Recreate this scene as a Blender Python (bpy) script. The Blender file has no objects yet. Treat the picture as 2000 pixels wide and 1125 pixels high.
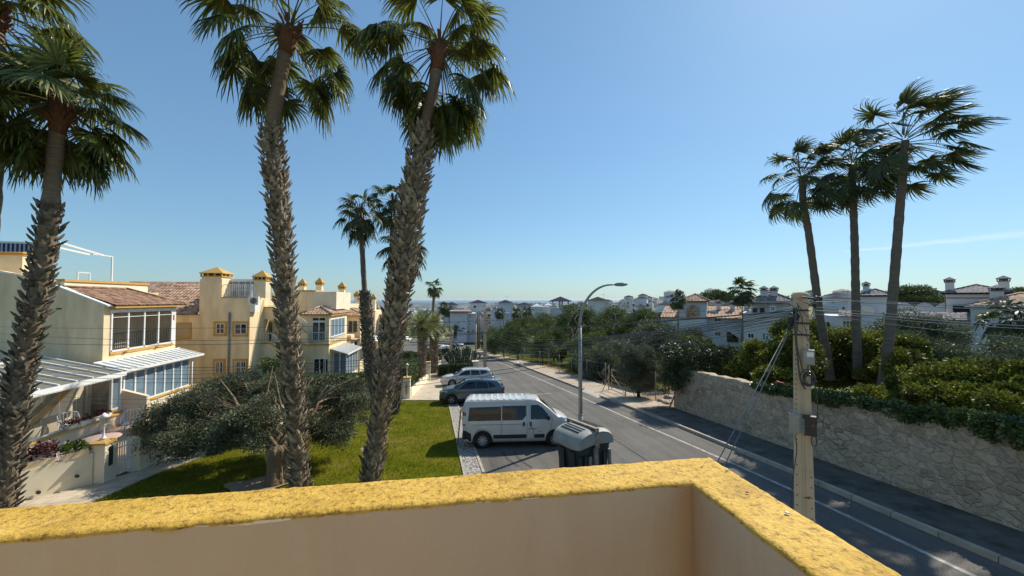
import bpy, math, random
import numpy as np
from mathutils import Vector, Matrix, Euler, noise
rnd = random.Random(7); HAZE = 4e-5
R_ = math.radians
sc = bpy.context.scene
COL = sc.collection
# ------------------------------------------------------------------ camera (world Y = along the street, camera at the origin)
F = 740.0; PITCH = R_(1.742); YAW = R_(9)
cd = bpy.data.cameras.new('camera'); cam = bpy.data.objects.new('camera', cd); COL.objects.link(cam)
cd.sensor_width = 36; cd.lens = F/2000*36; cd.clip_start = .05; cd.clip_end = 60000
cam.location = (0, 0, 0); cam.rotation_euler = (math.pi/2+PITCH, 0, -YAW)
sc.camera = cam
# ------------------------------------------------------------------ sky and sun
SUN_AZ = R_(55); SUN_EL = R_(42.5)          # azimuth clockwise from +Y
w = bpy.data.worlds.new('World'); sc.world = w; w.use_nodes = True
nt = w.node_tree; bg = nt.nodes['Background']
sky = nt.nodes.new('ShaderNodeTexSky'); sky.sky_type = 'NISHITA'; sky.sun_disc = False
sky.sun_elevation = SUN_EL; sky.sun_rotation = SUN_AZ
sky.air_density = 1.2; sky.dust_density = .3; sky.ozone_density = 4; sky.altitude = 0
gm = nt.nodes.new('ShaderNodeGamma'); gm.inputs[1].default_value = .65       # the phone's tone curve holds the glow round the sun back
tint = nt.nodes.new('ShaderNodeMix'); tint.data_type = 'RGBA'; tint.blend_type = 'MULTIPLY'; tint.inputs[0].default_value = 1; tint.inputs[7].default_value = (.83, 1.15, 1.37, 1)
nt.links.new(sky.outputs[0], gm.inputs[0]); nt.links.new(gm.outputs[0], tint.inputs[6]); nt.links.new(tint.outputs[2], bg.inputs[0]); bg.inputs[1].default_value = .15
sd = bpy.data.lights.new('sun', 'SUN'); sd.energy = 4.9; sd.angle = R_(.55); sd.color = (1, .92, .78)
sun = bpy.data.objects.new('sun', sd); COL.objects.link(sun)
sdir = Vector((math.sin(SUN_AZ)*math.cos(SUN_EL), math.cos(SUN_AZ)*math.cos(SUN_EL), math.sin(SUN_EL)))
sun.rotation_euler = sdir.to_track_quat('Z', 'Y').to_euler(); sun.location = (0, 0, 60)
vs = sc.view_settings; vs.view_transform = 'Standard'; vs.look = 'None'; vs.exposure = .18; vs.gamma = 1
cy = sc.cycles; cy.max_bounces = 8; cy.diffuse_bounces = 4; cy.glossy_bounces = 3; cy.transmission_bounces = 4
cy.transparent_max_bounces = 12; cy.caustics_reflective = False; cy.caustics_refractive = False
cy.use_denoising = True; cy.sample_clamp_indirect = 6
# ------------------------------------------------------------------ pixel -> point helpers (2000x1125 photo pixels)
def ray(px, py):
    x = (px-1000)/F; y = (562.5-py)/F
    f = math.cos(PITCH)-y*math.sin(PITCH); u = math.sin(PITCH)+y*math.cos(PITCH)
    x /= f; u /= f
    return Vector((x*math.cos(YAW)+math.sin(YAW), -x*math.sin(YAW)+math.cos(YAW), u))
def at(px, py, d): return ray(px, py)*d
def G(px, py):
    a = ray(px, py); return a*(5.1/(-a.z-.075*a.y))
def onX(px, py, X): a = ray(px, py); return a*(X/a.x)
def onY(px, py, Y): a = ray(px, py); return a*(Y/a.y)
def sstep(a, b, x):
    t = min(1, max(0, (x-a)/(b-a))); return t*t*(3-2*t)
def H(x, y):
    z = -5.1-.075*y if y < 170 else -17.85-.045*(y-170) if y < 420 else -29.1-.0075*(y-420)
    z = max(z, -59.2)
    rise = 15*sstep(45, 130, x)*sstep(60, 190, y)*(1-sstep(900, 2500, y))
    return z+rise
def PL(y): return -5.1-.075*y
# ------------------------------------------------------------------ objects
org = {}
def tag(o, label=None, cat=None, group=None, kind=None):
    if label: o['label'] = label
    if cat: o['category'] = cat
    if group: o['group'] = group
    if kind: o['kind'] = kind
    return o
def thing(name, label, cat, loc, group=None, frame=0, rot=None):
    o = bpy.data.objects.new(name, None); COL.objects.link(o); o.empty_display_size = .3
    l = Vector(loc)
    if frame: o.rotation_euler = (0, 0, -YAW); o.location = Matrix.Rotation(-YAW, 3, 'Z') @ l
    else: o.location = l
    org[o.name] = l
    return tag(o, label, cat, group)
class MB:
    def __init__(s): s.v = []; s.f = []; s.s = []
    def add(s, vs, fs, smooth=False):
        b = len(s.v); s.v += [tuple(p) for p in vs]; s.f += [tuple(i+b for i in f) for f in fs]; s.s += [smooth]*len(fs); return s
    def box(s, x0, x1, y0, y1, z0, z1):
        if x0 > x1: x0, x1 = x1, x0
        if y0 > y1: y0, y1 = y1, y0
        return s.add([(x0,y0,z0),(x1,y0,z0),(x1,y1,z0),(x0,y1,z0),(x0,y0,z1),(x1,y0,z1),(x1,y1,z1),(x0,y1,z1)],
            [(0,3,2,1),(4,5,6,7),(0,1,5,4),(1,2,6,5),(2,3,7,6),(3,0,4,7)])
    def gbox(s, x0, x1, y0, y1, h, dz=0, down=.6):      # box standing on the sloping ground
        return s.add([(x0,y0,PL(y0)-down),(x1,y0,PL(y0)-down),(x1,y1,PL(y1)-down),(x0,y1,PL(y1)-down),
            (x0,y0,PL(y0)+h),(x1,y0,PL(y0)+h),(x1,y1,PL(y1)+h),(x0,y1,PL(y1)+h)],
            [(0,3,2,1),(4,5,6,7),(0,1,5,4),(1,2,6,5),(2,3,7,6),(3,0,4,7)])
    def prism(s, poly, vec):                            # 3D polygon swept along vec
        n = len(poly); v = Vector(vec)
        a = [Vector(p) for p in poly]; nn = Vector((0,0,0))
        for i in range(n): nn += a[i].cross(a[(i+1) % n])
        if nn.dot(v) > 0: a = a[::-1]
        return s.add(a+[p+v for p in a], [tuple(range(n)), tuple(range(2*n-1, n-1, -1))]+[(i, i+n, (i+1) % n+n, (i+1) % n) for i in range(n)])
    def bar(s, a, b, w, h=None):                        # straight square bar
        a = Vector(a); b = Vector(b); d = (b-a).normalized(); h = h or w
        u = Vector((0,0,1)) if abs(d.z) < .95 else Vector((1,0,0))
        l = d.cross(u).normalized(); u = l.cross(d)
        c = [l*sx*w/2+u*sz*h/2 for sx, sz in ((-1,-1),(1,-1),(1,1),(-1,1))]
        return s.add([a+q for q in c]+[b+q for q in c], [(3,2,1,0),(4,5,6,7)]+[(i,(i+1)%4,(i+1)%4+4,i+4) for i in range(4)])
    def tube(s, pts, r, n=8, caps=True):
        pts = [Vector(p) for p in pts]; k = len(pts); rr = r if isinstance(r, (list, tuple)) else [r]*k
        vs = []; ref = None
        for i, p in enumerate(pts):
            d = (pts[min(i+1,k-1)]-pts[max(i-1,0)]).normalized()
            if ref is None: ref = Vector((1,0,0)) if abs(d.x) < .8 else Vector((0,1,0))
            a = d.cross(ref).normalized(); b = d.cross(a); ref = b.cross(d) if False else ref
            for j in range(n):
                t = 2*math.pi*j/n; vs.append(p+(a*math.cos(t)+b*math.sin(t))*rr[i])
        fs = [(i*n+j, i*n+(j+1)%n, (i+1)*n+(j+1)%n, (i+1)*n+j) for i in range(k-1) for j in range(n)]
        s.add(vs, fs, True)
        if caps:
            b = len(s.v)-k*n; s.f += [tuple(b+j for j in range(n))[::-1], tuple(b+(k-1)*n+j for j in range(n))]; s.s += [False, False]
        return s
    def lathe(s, prof, c, n=20):                        # prof (r,z) about the vertical through c
        c = Vector(c); vs = [c+Vector((r*math.cos(2*math.pi*j/n), r*math.sin(2*math.pi*j/n), z)) for r, z in prof for j in range(n)]
        k = len(prof)
        fs = [(i*n+j, i*n+(j+1)%n, (i+1)*n+(j+1)%n, (i+1)*n+j) for i in range(k-1) for j in range(n)]
        s.add(vs, fs, True); b = len(s.v)-k*n
        s.f += [tuple(b+j for j in range(n))[::-1], tuple(b+(k-1)*n+j for j in range(n))]; s.s += [False, False]
        return s
    def xf(s, m, start=0):
        s.v = s.v[:start]+[tuple(m @ Vector(p)) for p in s.v[start:]]; return s
def link(me, name, parent):
    o = bpy.data.objects.new(name, me); COL.objects.link(o)
    if parent: o.parent = parent; org[o.name] = org[parent.name]
    return o
def obj(name, mb, m, parent=None, loc=None, label=None):
    O = org[parent.name] if parent else Vector(loc if loc is not None else (0,0,0))
    me = bpy.data.meshes.new(name); me.from_pydata([(x-O.x, y-O.y, z-O.z) for x, y, z in mb.v], [], mb.f)
    me.polygons.foreach_set('use_smooth', mb.s); me.materials.append(m); me.update()
    o = link(me, name, parent)
    if not parent: o.location = O; org[o.name] = O
    if label: o['label'] = label
    return o
def quads(name, Q, m, parent=None, loc=None, smooth=False):       # Q (n,4,3) array
    O = org[parent.name] if parent else Vector(loc if loc is not None else (0,0,0))
    Q = np.asarray(Q, np.float32)-np.array(O, np.float32); n = len(Q)
    me = bpy.data.meshes.new(name); me.vertices.add(4*n); me.vertices.foreach_set('co', Q.ravel())
    me.loops.add(4*n); me.loops.foreach_set('vertex_index', np.arange(4*n, dtype=np.int32))
    me.polygons.add(n); me.polygons.foreach_set('loop_start', np.arange(0, 4*n, 4, dtype=np.int32))
    me.polygons.foreach_set('loop_total', np.full(n, 4, np.int32))
    me.materials.append(m); me.update(); me.validate()
    o = link(me, name, parent)
    if not parent: o.location = O; org[o.name] = O
    return o
def copy_tree(o, parent=None):
    c = o.copy(); COL.objects.link(c); c.parent = parent; org[c.name] = org[o.name]
    for ch in kids.get(o.name, []) or [x for x in o.children]: copy_tree(ch, c)
    return c
kids = {}
# ------------------------------------------------------------------ materials
def nodes(m):
    m.use_nodes = True; t = m.node_tree; return t, t.nodes['Principled BSDF'], t.links.new
def mat(name, c, rough=.8, var=.12, scale=6, bump=0, bscale=None, metal=0, spec=.5, c2=None, detail=5, island=0, trans=0, streak=None):
    m = bpy.data.materials.new(name); t, b, L = nodes(m); N = t.nodes.new
    b.inputs['Roughness'].default_value = rough; b.inputs['Metallic'].default_value = metal
    b.inputs['Specular IOR Level'].default_value = spec
    tc = N('ShaderNodeTexCoord')
    src = tc.outputs['Object']
    if streak:
        mp = N('ShaderNodeMapping'); mp.inputs['Scale'].default_value = streak; L(src, mp.inputs[0]); src2 = mp.outputs[0]
    else: src2 = src
    nz = N('ShaderNodeTexNoise'); nz.inputs['Scale'].default_value = scale; nz.inputs['Detail'].default_value = detail
    nz.inputs['Roughness'].default_value = .6; L(src2, nz.inputs['Vector'])
    r = N('ShaderNodeValToRGB'); e = r.color_ramp.elements
    lo = [max(0, x*(1-var)) for x in c]; hi = [min(1, x*(1+var)) for x in (c2 or c)]
    e[0].position = .32; e[1].position = .68; e[0].color = lo+[1]; e[1].color = hi+[1]; L(nz.outputs[0], r.inputs[0])
    out = r.outputs[0]
    if island:
        g = N('ShaderNodeNewGeometry'); hs = N('ShaderNodeHueSaturation'); mr = N('ShaderNodeMapRange')
        mr.inputs[3].default_value = 1-island; mr.inputs[4].default_value = 1+island
        L(g.outputs['Random Per Island'], mr.inputs[0]); L(mr.outputs[0], hs.inputs['Value']); L(out, hs.inputs['Color']); out = hs.outputs[0]
    L(out, b.inputs['Base Color'])
    if bump:
        bz = N('ShaderNodeTexNoise'); bz.inputs['Scale'].default_value = bscale or scale*6; bz.inputs['Detail'].default_value = 4; L(src, bz.inputs['Vector'])
        bp = N('ShaderNodeBump'); bp.inputs['Strength'].default_value = min(1, bump*10 if bump < .1 else 1); bp.inputs['Distance'].default_value = bump
        L(bz.outputs[0], bp.inputs['Height']); L(bp.outputs[0], b.inputs['Normal'])
    if trans:
        tr = N('ShaderNodeBsdfTranslucent'); mx = N('ShaderNodeMixShader'); mx.inputs[0].default_value = trans
        L(out, tr.inputs[0]); L(b.outputs[0], mx.inputs[1]); L(tr.outputs[0], mx.inputs[2])
        L(mx.outputs[0], t.nodes['Material Output'].inputs[0])
    return m
def glassy(name, tint, op=.35, rough=.03):
    m = bpy.data.materials.new(name); t, b, L = nodes(m); N = t.nodes.new
    b.inputs['Base Color'].default_value = (*tint, 1); b.inputs['Roughness'].default_value = rough
    tr = N('ShaderNodeBsdfTransparent'); mx = N('ShaderNodeMixShader'); fr = N('ShaderNodeLayerWeight'); fr.inputs[0].default_value = .25; ad = N('ShaderNodeMath'); ad.operation = 'MULTIPLY_ADD'
    ad.use_clamp = True; ad.inputs[1].default_value = .5; ad.inputs[2].default_value = op; L(fr.outputs['Facing'], ad.inputs[0]); L(ad.outputs[0], mx.inputs[0])
    L(tr.outputs[0], mx.inputs[1]); L(b.outputs[0], mx.inputs[2]); L(mx.outputs[0], t.nodes['Material Output'].inputs[0])
    return m
def tilemat(name, c, c2, pitch=.22, course=.38, axis='X'):
    m = bpy.data.materials.new(name); t, b, L = nodes(m); N = t.nodes.new
    b.inputs['Roughness'].default_value = .85
    g = N('ShaderNodeTexCoord'); sp = N('ShaderNodeSeparateXYZ'); L(g.outputs['Object'], sp.inputs[0])
    nz = N('ShaderNodeTexNoise'); nz.inputs['Scale'].default_value = 3.1; nz.inputs['Detail'].default_value = 6; L(g.outputs['Object'], nz.inputs[0])
    wn = N('ShaderNodeTexVoronoi'); wn.inputs['Scale'].default_value = 4.0; L(g.outputs['Object'], wn.inputs[0])
    r = N('ShaderNodeValToRGB'); e = r.color_ramp.elements; e[0].color = (*c, 1); e[1].color = (*c2, 1); e[0].position = .25; e[1].position = .75
    mx = N('ShaderNodeMix'); mx.inputs[0].default_value = .5; L(nz.outputs[0], mx.inputs[2]); s2 = N('ShaderNodeSeparateColor'); L(wn.outputs['Color'], s2.inputs[0]); L(s2.outputs[0], mx.inputs[3])
    L(mx.outputs[0], r.inputs[0]); L(r.outputs[0], b.inputs['Base Color'])
    return m
M = {}
def D(k, *a, **kw): M[k] = mat(k, *a, **kw)
D('cream', (.77,.65,.44), .9, .08, 1.2, bump=.012, bscale=45)
D('cream_pale', (.80,.72,.54), .9, .07, 1.2, bump=.01, bscale=45)
D('cream_dirty', (.86,.665,.41), .9, .2, .9, bump=.012, bscale=40, streak=(1.5,1.5,.35))
D('patio_wall', (.76,.60,.42), .9, .07, 1.5, bump=.01, bscale=40)
D('trim', (.56,.33,.09), .85, .12, 3, bump=.008, bscale=40)
D('white_wall', (.60,.61,.63), .9, .07, .7)
D('white_wall_warm', (.66,.63,.60), .9, .07, .7)
D('white', (.78,.78,.76), .45, .04, 3)
D('white_plastic', (.74,.74,.72), .4, .05, 5)
D('dark_metal', (.02,.022,.025), .5, .2, 8)
D('grey_metal', (.28,.29,.29), .55, .18, 9, metal=.4)
D('pane', (.012,.017,.022), .06, .25, 1.5, spec=.55)
D('pane_blue', (.16,.24,.31), .2, .2, 2.0, spec=.6)
D('shutter', (.50,.38,.24), .8, .06, 4)
D('dark_roof', (.028,.034,.055), .95, .3, 1.6, spec=.1)
D('pale_roof', (.36,.27,.22), .85, .25, 1.5)
D('paving', (.46,.38,.28), .9, .15, 2, bump=.01, bscale=30)
D('soil', (.24,.16,.09), .95, .3, 1.3, bump=.04, bscale=9, c2=(.30,.21,.13))
D('terracotta', (.30,.14,.07), .85, .2, 5)
D('concrete_pole', (.54,.43,.29), .9, .12, 2.5, bump=.012, bscale=40)
D('timber_pole', (.14,.11,.08), .9, .2, 5, bump=.01, bscale=30, streak=(3,3,.3))
D('wire', (.03,.031,.034), .3, .1, 10, spec=.8)
D('wire_light', (.16,.17,.18), .3, .1, 10, metal=.6)
D('black_rubber', (.012,.012,.013), .7, .2, 20, bump=.003)
D('rust', (.22,.09,.03), .85, .3, 12)
D('pink', (.50,.33,.26), .7, .1, 6)
D('red', (.45,.03,.03), .5, .1, 6)
M['tile'] = tilemat('clay_tile', (.17,.085,.05), (.42,.26,.17))
M['tile_pale'] = tilemat('clay_tile_pale', (.26,.14,.09), (.55,.38,.26))
M['tile_dark'] = tilemat('slate_tile', (.10,.10,.12), (.30,.26,.25))
M['glass'] = glassy('clear_glass', (.05,.06,.06), .08)
M['poly'] = glassy('polycarbonate', (.22,.21,.17), .55, .35)
M['poly_white'] = glassy('white_polycarbonate', (.62,.64,.64), .75, .4)
M['smoked'] = glassy('smoked_glass', (.012,.016,.018), .62, .03)
D('palm_leaf', (.085,.105,.022), .42, .4, 1.4, island=.5, trans=.36, c2=(.15,.17,.03), spec=.6)
D('palm_leaf_far', (.065,.085,.024), .5, .35, 1.2, island=.4, trans=.3, spec=.5)
D('petiole', (.16,.15,.05), .5, .2, 4)
D('boots', (.20,.15,.10), .92, .5, 5, bump=.02, bscale=35, island=.4, c2=(.30,.235,.16))
D('boots_dark', (.115,.09,.062), .92, .5, 5, bump=.02, bscale=35, island=.45, c2=(.17,.145,.11))
D('palm_bark', (.22,.155,.10), .9, .3, 4, bump=.03, bscale=6, streak=(1,1,8))
D('palm_bark_grey', (.15,.12,.09), .9, .3, 3, bump=.03, bscale=6, streak=(1,1,8))
D('fibre', (.17,.07,.035), .95, .4, 9, bump=.02, bscale=30, streak=(3,3,.6))
D('olive_leaf', (.085,.095,.050), .6, .4, 1.6, island=.5, trans=.12, c2=(.135,.15,.08), spec=.3)
D('shrub_leaf', (.045,.072,.010), .5, .5, 1.1, island=.6, trans=.3, c2=(.15,.165,.02), spec=.3)
D('ivy_leaf', (.05,.085,.018), .35, .4, 2, island=.45, trans=.12, c2=(.09,.13,.03), spec=.45)
D('carob_leaf', (.035,.052,.014), .45, .4, 2, island=.4, trans=.06, c2=(.06,.08,.02), spec=.5)
D('pine_leaf', (.06,.09,.02), .6, .45, .8, island=.4, trans=.1, c2=(.115,.155,.03), spec=.25)
D('park_leaf', (.068,.10,.024), .55, .4, .8, island=.4, trans=.15, c2=(.135,.17,.035), spec=.25)
D('grey_leaf', (.085,.108,.05), .55, .4, .9, island=.45, trans=.1, c2=(.155,.18,.085), spec=.25)
D('hedge_leaf', (.045,.075,.014), .5, .4, 1.2, island=.4, trans=.12, c2=(.08,.125,.02))
D('hedge_core', (.012,.02,.006), .9, .3, 3)
D('bark', (.05,.038,.028), .95, .35, 5, bump=.04, bscale=9, streak=(2,2,.5))
D('olive_bark', (.19,.135,.075), .95, .45, 2.2, bump=.08, bscale=6, streak=(2.4,2.4,.35))
D('cactus', (.05,.075,.03), .6, .25, 4)
D('aeonium', (.09,.015,.015), .5, .4, 8, island=.4)
D('succulent', (.12,.16,.03), .5, .3, 6, island=.3)
D('rock', (.42,.38,.32), .9, .25, 3, bump=.03, bscale=12)
D('grass_blade', (.10,.12,.008), .8, .4, 1.6, island=.4, trans=.25, c2=(.21,.195,.025), spec=.05)
# ------------------------------------------------------------------ special surface materials
def ramp(N, L, src, stops):
    r = N('ShaderNodeValToRGB'); e = r.color_ramp.elements
    while len(e) < len(stops): e.new(.5)
    for q, (p, c) in zip(e, stops): q.position = p; q.color = (*c, 1)
    L(src, r.inputs[0]); return r.outputs[0]
def mixc(N, L, f, a, b, mode='MIX'):
    m = N('ShaderNodeMix'); m.data_type = 'RGBA'; m.blend_type = mode
    if isinstance(f, (int, float)): m.inputs[0].default_value = f
    else: L(f, m.inputs[0])
    for i, q in ((6, a), (7, b)):
        if isinstance(q, tuple): m.inputs[i].default_value = (*q, 1)
        else: L(q, m.inputs[i])
    return m.outputs[2]
def noise_n(N, L, src, scale, detail=5, rough=.6, scl=None):
    if scl:
        mp = N('ShaderNodeMapping'); mp.inputs['Scale'].default_value = scl; L(src, mp.inputs[0]); src = mp.outputs[0]
    n = N('ShaderNodeTexNoise'); n.inputs['Scale'].default_value = scale; n.inputs['Detail'].default_value = detail; n.inputs['Roughness'].default_value = rough
    L(src, n.inputs['Vector']); return n.outputs[0]
def bump_n(N, L, b, h, dist, strength=1, prev=None):
    p = N('ShaderNodeBump'); p.inputs['Distance'].default_value = dist; p.inputs['Strength'].default_value = strength
    L(h, p.inputs['Height'])
    if prev: L(prev, p.inputs['Normal'])
    if b: L(p.outputs[0], b.inputs['Normal'])
    return p.outputs[0]
def start(name, rough):
    m = bpy.data.materials.new(name); t, b, L = nodes(m); N = t.nodes.new; b.inputs['Roughness'].default_value = rough
    return m, t, b, L, N, N('ShaderNodeTexCoord').outputs['Object']
def m_asphalt():
    m, t, b, L, N, S = start('asphalt', .88)
    big = ramp(N, L, noise_n(N, L, S, .35, 6), [(.3, (.095,.088,.078)), (.7, (.145,.135,.12))])
    st = ramp(N, L, noise_n(N, L, S, 1.0, 5, .6, (2.2, .12, 1)), [(.35, (.75,.75,.75)), (.6, (1.0,1.0,1.0)), (.75, (1.12,1.12,1.12))])
    sp = ramp(N, L, noise_n(N, L, S, 55, 2), [(.35, (.55,.55,.55)), (.5, (1,1,1)), (.68, (1.6,1.6,1.6))])
    c = mixc(N, L, 1.0, mixc(N, L, 1.0, big, st, 'MULTIPLY'), sp, 'MULTIPLY'); L(c, b.inputs['Base Color'])
    bump_n(N, L, b, noise_n(N, L, S, 60, 3), .012, .8); return m
def m_grass():
    m, t, b, L, N, S = start('lawn_turf', 1); b.inputs['Specular IOR Level'].default_value = .05
    a = ramp(N, L, noise_n(N, L, S, .7, 6, .65), [(.3, (.085,.115,.004)), (.46, (.14,.155,.007)), (.6, (.20,.185,.022)), (.72, (.29,.23,.08))])
    f = ramp(N, L, noise_n(N, L, S, 26, 4), [(.3, (.5,.5,.5)), (.7, (1.35,1.35,1.3))])
    L(mixc(N, L, 1.0, a, f, 'MULTIPLY'), b.inputs['Base Color']); bump_n(N, L, b, noise_n(N, L, S, 30, 4), .06, 1); return m
def m_stone():
    m, t, b, L, N, S = start('rubble_stone', .92)
    mp = N('ShaderNodeMapping'); mp.inputs['Scale'].default_value = (1, 1, 1.35); L(S, mp.inputs[0])
    nz = N('ShaderNodeTexNoise'); nz.inputs['Scale'].default_value = 1.7; nz.inputs['Detail'].default_value = 3; L(mp.outputs[0], nz.inputs[0])
    wv = N('ShaderNodeVectorMath'); wv.operation = 'MULTIPLY_ADD'; wv.inputs[1].default_value = (.62,.62,.62); L(nz.outputs['Color'], wv.inputs[0]); L(mp.outputs[0], wv.inputs[2])
    def vor(feat):
        v = N('ShaderNodeTexVoronoi'); v.feature = feat; v.inputs['Scale'].default_value = 3.3; v.inputs['Randomness'].default_value = 1; L(wv.outputs[0], v.inputs['Vector']); return v
    ve = vor('DISTANCE_TO_EDGE'); vc = vor('F1'); sc_ = N('ShaderNodeSeparateColor'); L(vc.outputs['Color'], sc_.inputs[0])
    stone = ramp(N, L, sc_.outputs[0], [(0, (.33,.26,.17)), (.35, (.48,.385,.26)), (.7, (.58,.47,.33)), (1, (.41,.34,.25))])
    fine = ramp(N, L, noise_n(N, L, S, 9, 6), [(.3, (.72,.72,.72)), (.7, (1.2,1.2,1.2))])
    stone = mixc(N, L, 1.0, stone, fine, 'MULTIPLY')
    thick = noise_n(N, L, S, .9, 3)
    ad = N('ShaderNodeMath'); ad.operation = 'MULTIPLY_ADD'; ad.inputs[1].default_value = -.05; L(thick, ad.inputs[0]); L(ve.outputs['Distance'], ad.inputs[2])
    edge = ramp(N, L, ad.outputs[0], [(.0, (.8,.8,.8)), (.028, (0,0,0))])
    patch = ramp(N, L, noise_n(N, L, S, .55, 4), [(.40, (.60,.50,.365)), (.56, (.50,.42,.30)), (.66, (.15,.12,.085))])
    c = stone
    smear = ramp(N, L, noise_n(N, L, S, 1.4, 6, .7), [(.46, (0,0,0)), (.74, (.7,.7,.7))])
    c = mixc(N, L, smear, c, (.47,.39,.285)); c = mixc(N, L, edge, c, patch); L(c, b.inputs['Base Color'])
    hh = ramp(N, L, ve.outputs['Distance'], [(0, (0,0,0)), (.12, (1,1,1))])
    p = bump_n(N, L, None, hh, .04, .8); bump_n(N, L, b, noise_n(N, L, S, 14, 5), .03, .7, p); return m
def m_coping():
    m, t, b, L, N, S = start('yellow_coping_paint', .8)
    a = ramp(N, L, noise_n(N, L, S, 3.2, 8, .75), [(.3, (.42,.24,.028)), (.48, (.62,.375,.055)), (.66, (.74,.48,.10))])
    g = ramp(N, L, noise_n(N, L, S, 38, 6, .7), [(.36, (.42,.36,.26)), (.47, (.95,.95,.9)), (.7, (1.15,1.15,1.15))])
    c = mixc(N, L, 1.0, a, g, 'MULTIPLY')
    dk = ramp(N, L, noise_n(N, L, S, 5.5, 8, .85), [(.54, (0,0,0)), (.72, (.8,.8,.8))])
    c = mixc(N, L, dk, c, (.24,.15,.045))
    cw = N('ShaderNodeTexVoronoi'); cw.feature = 'DISTANCE_TO_EDGE'; cw.inputs['Scale'].default_value = 2.6; nzc = N('ShaderNodeTexNoise'); nzc.inputs['Scale'].default_value = 9; nzc.inputs['Detail'].default_value = 6; L(S, nzc.inputs[0])
    wv = N('ShaderNodeVectorMath'); wv.operation = 'MULTIPLY_ADD'; wv.inputs[1].default_value = (.22,.22,.22); L(nzc.outputs['Color'], wv.inputs[0]); L(S, wv.inputs[2]); L(wv.outputs[0], cw.inputs[0])
    c = mixc(N, L, ramp(N, L, cw.outputs['Distance'], [(.0, (.55,.55,.55)), (.006, (0,0,0))]), c, (.16,.10,.04)); L(c, b.inputs['Base Color'])
    p = bump_n(N, L, None, noise_n(N, L, S, 42, 6, .65), .009, .8); bump_n(N, L, b, noise_n(N, L, S, 95, 3), .006, .7, p); return m
def m_render():
    m, t, b, L, N, S = start('terrace_render', .85)
    a = ramp(N, L, noise_n(N, L, S, 1.6, 5), [(.3, (.53,.43,.30)), (.7, (.58,.475,.34))])
    c = mixc(N, L, ramp(N, L, noise_n(N, L, S, 2.2, 4, .6, (2.5, 2.5, .35)), [(.5, (0,0,0)), (.8, (.35,.35,.35))]), a, (.47,.34,.20))
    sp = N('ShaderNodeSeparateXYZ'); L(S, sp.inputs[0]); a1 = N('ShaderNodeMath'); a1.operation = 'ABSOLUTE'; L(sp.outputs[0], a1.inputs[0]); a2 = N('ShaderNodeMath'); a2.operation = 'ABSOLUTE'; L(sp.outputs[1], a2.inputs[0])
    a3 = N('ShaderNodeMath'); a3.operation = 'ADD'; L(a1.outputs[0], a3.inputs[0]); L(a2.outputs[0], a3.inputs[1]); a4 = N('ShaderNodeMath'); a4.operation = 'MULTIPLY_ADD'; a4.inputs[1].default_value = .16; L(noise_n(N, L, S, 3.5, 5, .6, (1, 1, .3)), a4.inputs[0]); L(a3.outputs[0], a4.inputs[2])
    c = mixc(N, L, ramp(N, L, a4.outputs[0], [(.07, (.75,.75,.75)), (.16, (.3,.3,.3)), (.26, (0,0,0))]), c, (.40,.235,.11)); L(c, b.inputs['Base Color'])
    p = bump_n(N, L, None, noise_n(N, L, S, 9, 4, .5, (1, 1, .5)), .012, .8); bump_n(N, L, b, noise_n(N, L, S, 70, 4), .003, .7, p); return m
def m_tiles(name, c1, c2, mortar, w_, h_, bump=.01):
    m, t, b, L, N, S = start(name, .85)
    br = N('ShaderNodeTexBrick'); br.offset = .5; br.inputs['Scale'].default_value = 1; br.inputs['Brick Width'].default_value = w_; br.inputs['Row Height'].default_value = h_
    br.inputs['Mortar Size'].default_value = .012; br.inputs['Color1'].default_value = (*c1, 1); br.inputs['Color2'].default_value = (*c2, 1); br.inputs['Mortar'].default_value = (*mortar, 1)
    L(S, br.inputs['Vector'])
    f = ramp(N, L, noise_n(N, L, S, 1.3, 7, .7), [(.3, (.7,.7,.7)), (.7, (1.15,1.15,1.15))])
    L(mixc(N, L, 1.0, br.outputs[0], f, 'MULTIPLY'), b.inputs['Base Color']); bump_n(N, L, b, noise_n(N, L, S, 25, 4), bump, .6); return m
def m_gravel():
    m, t, b, L, N, S = start('white_gravel', .9)
    v = N('ShaderNodeTexVoronoi'); v.inputs['Scale'].default_value = 17; L(S, v.inputs[0]); s_ = N('ShaderNodeSeparateColor'); L(v.outputs['Color'], s_.inputs[0])
    c = ramp(N, L, s_.outputs[0], [(0, (.22,.20,.18)), (.3, (.45,.42,.38)), (1, (.68,.65,.60))])
    d = ramp(N, L, v.outputs['Distance'], [(.3, (1,1,1)), (.7, (.35,.33,.3))])
    L(mixc(N, L, 1.0, c, d, 'MULTIPLY'), b.inputs['Base Color']); bump_n(N, L, b, v.outputs['Distance'], -.04, 1); return m
def m_terrain():
    m, t, b, L, N, S = start('terrain', .95)
    a = ramp(N, L, noise_n(N, L, S, .12, 8, .7), [(.35, (.055,.065,.022)), (.5, (.12,.115,.045)), (.62, (.21,.17,.10))])
    far = ramp(N, L, noise_n(N, L, S, .012, 8, .75), [(.4, (.6,.7,.5)), (.6, (1.3,1.25,1.15))])
    L(mixc(N, L, 1.0, a, far, 'MULTIPLY'), b.inputs['Base Color']); bump_n(N, L, b, noise_n(N, L, S, 7, 4), .08, .7); return m
def m_parkgrass():
    m, t, b, L, N, S = start('park_grass', .95)
    a = ramp(N, L, noise_n(N, L, S, .35, 7, .7), [(.3, (.065,.10,.012)), (.5, (.12,.15,.02)), (.66, (.20,.165,.085))])
    f = ramp(N, L, noise_n(N, L, S, 12, 5), [(.3, (.6,.6,.6)), (.7, (1.3,1.3,1.3))])
    L(mixc(N, L, 1.0, a, f, 'MULTIPLY'), b.inputs['Base Color']); bump_n(N, L, b, noise_n(N, L, S, 14, 4), .1, 1); return m
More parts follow.
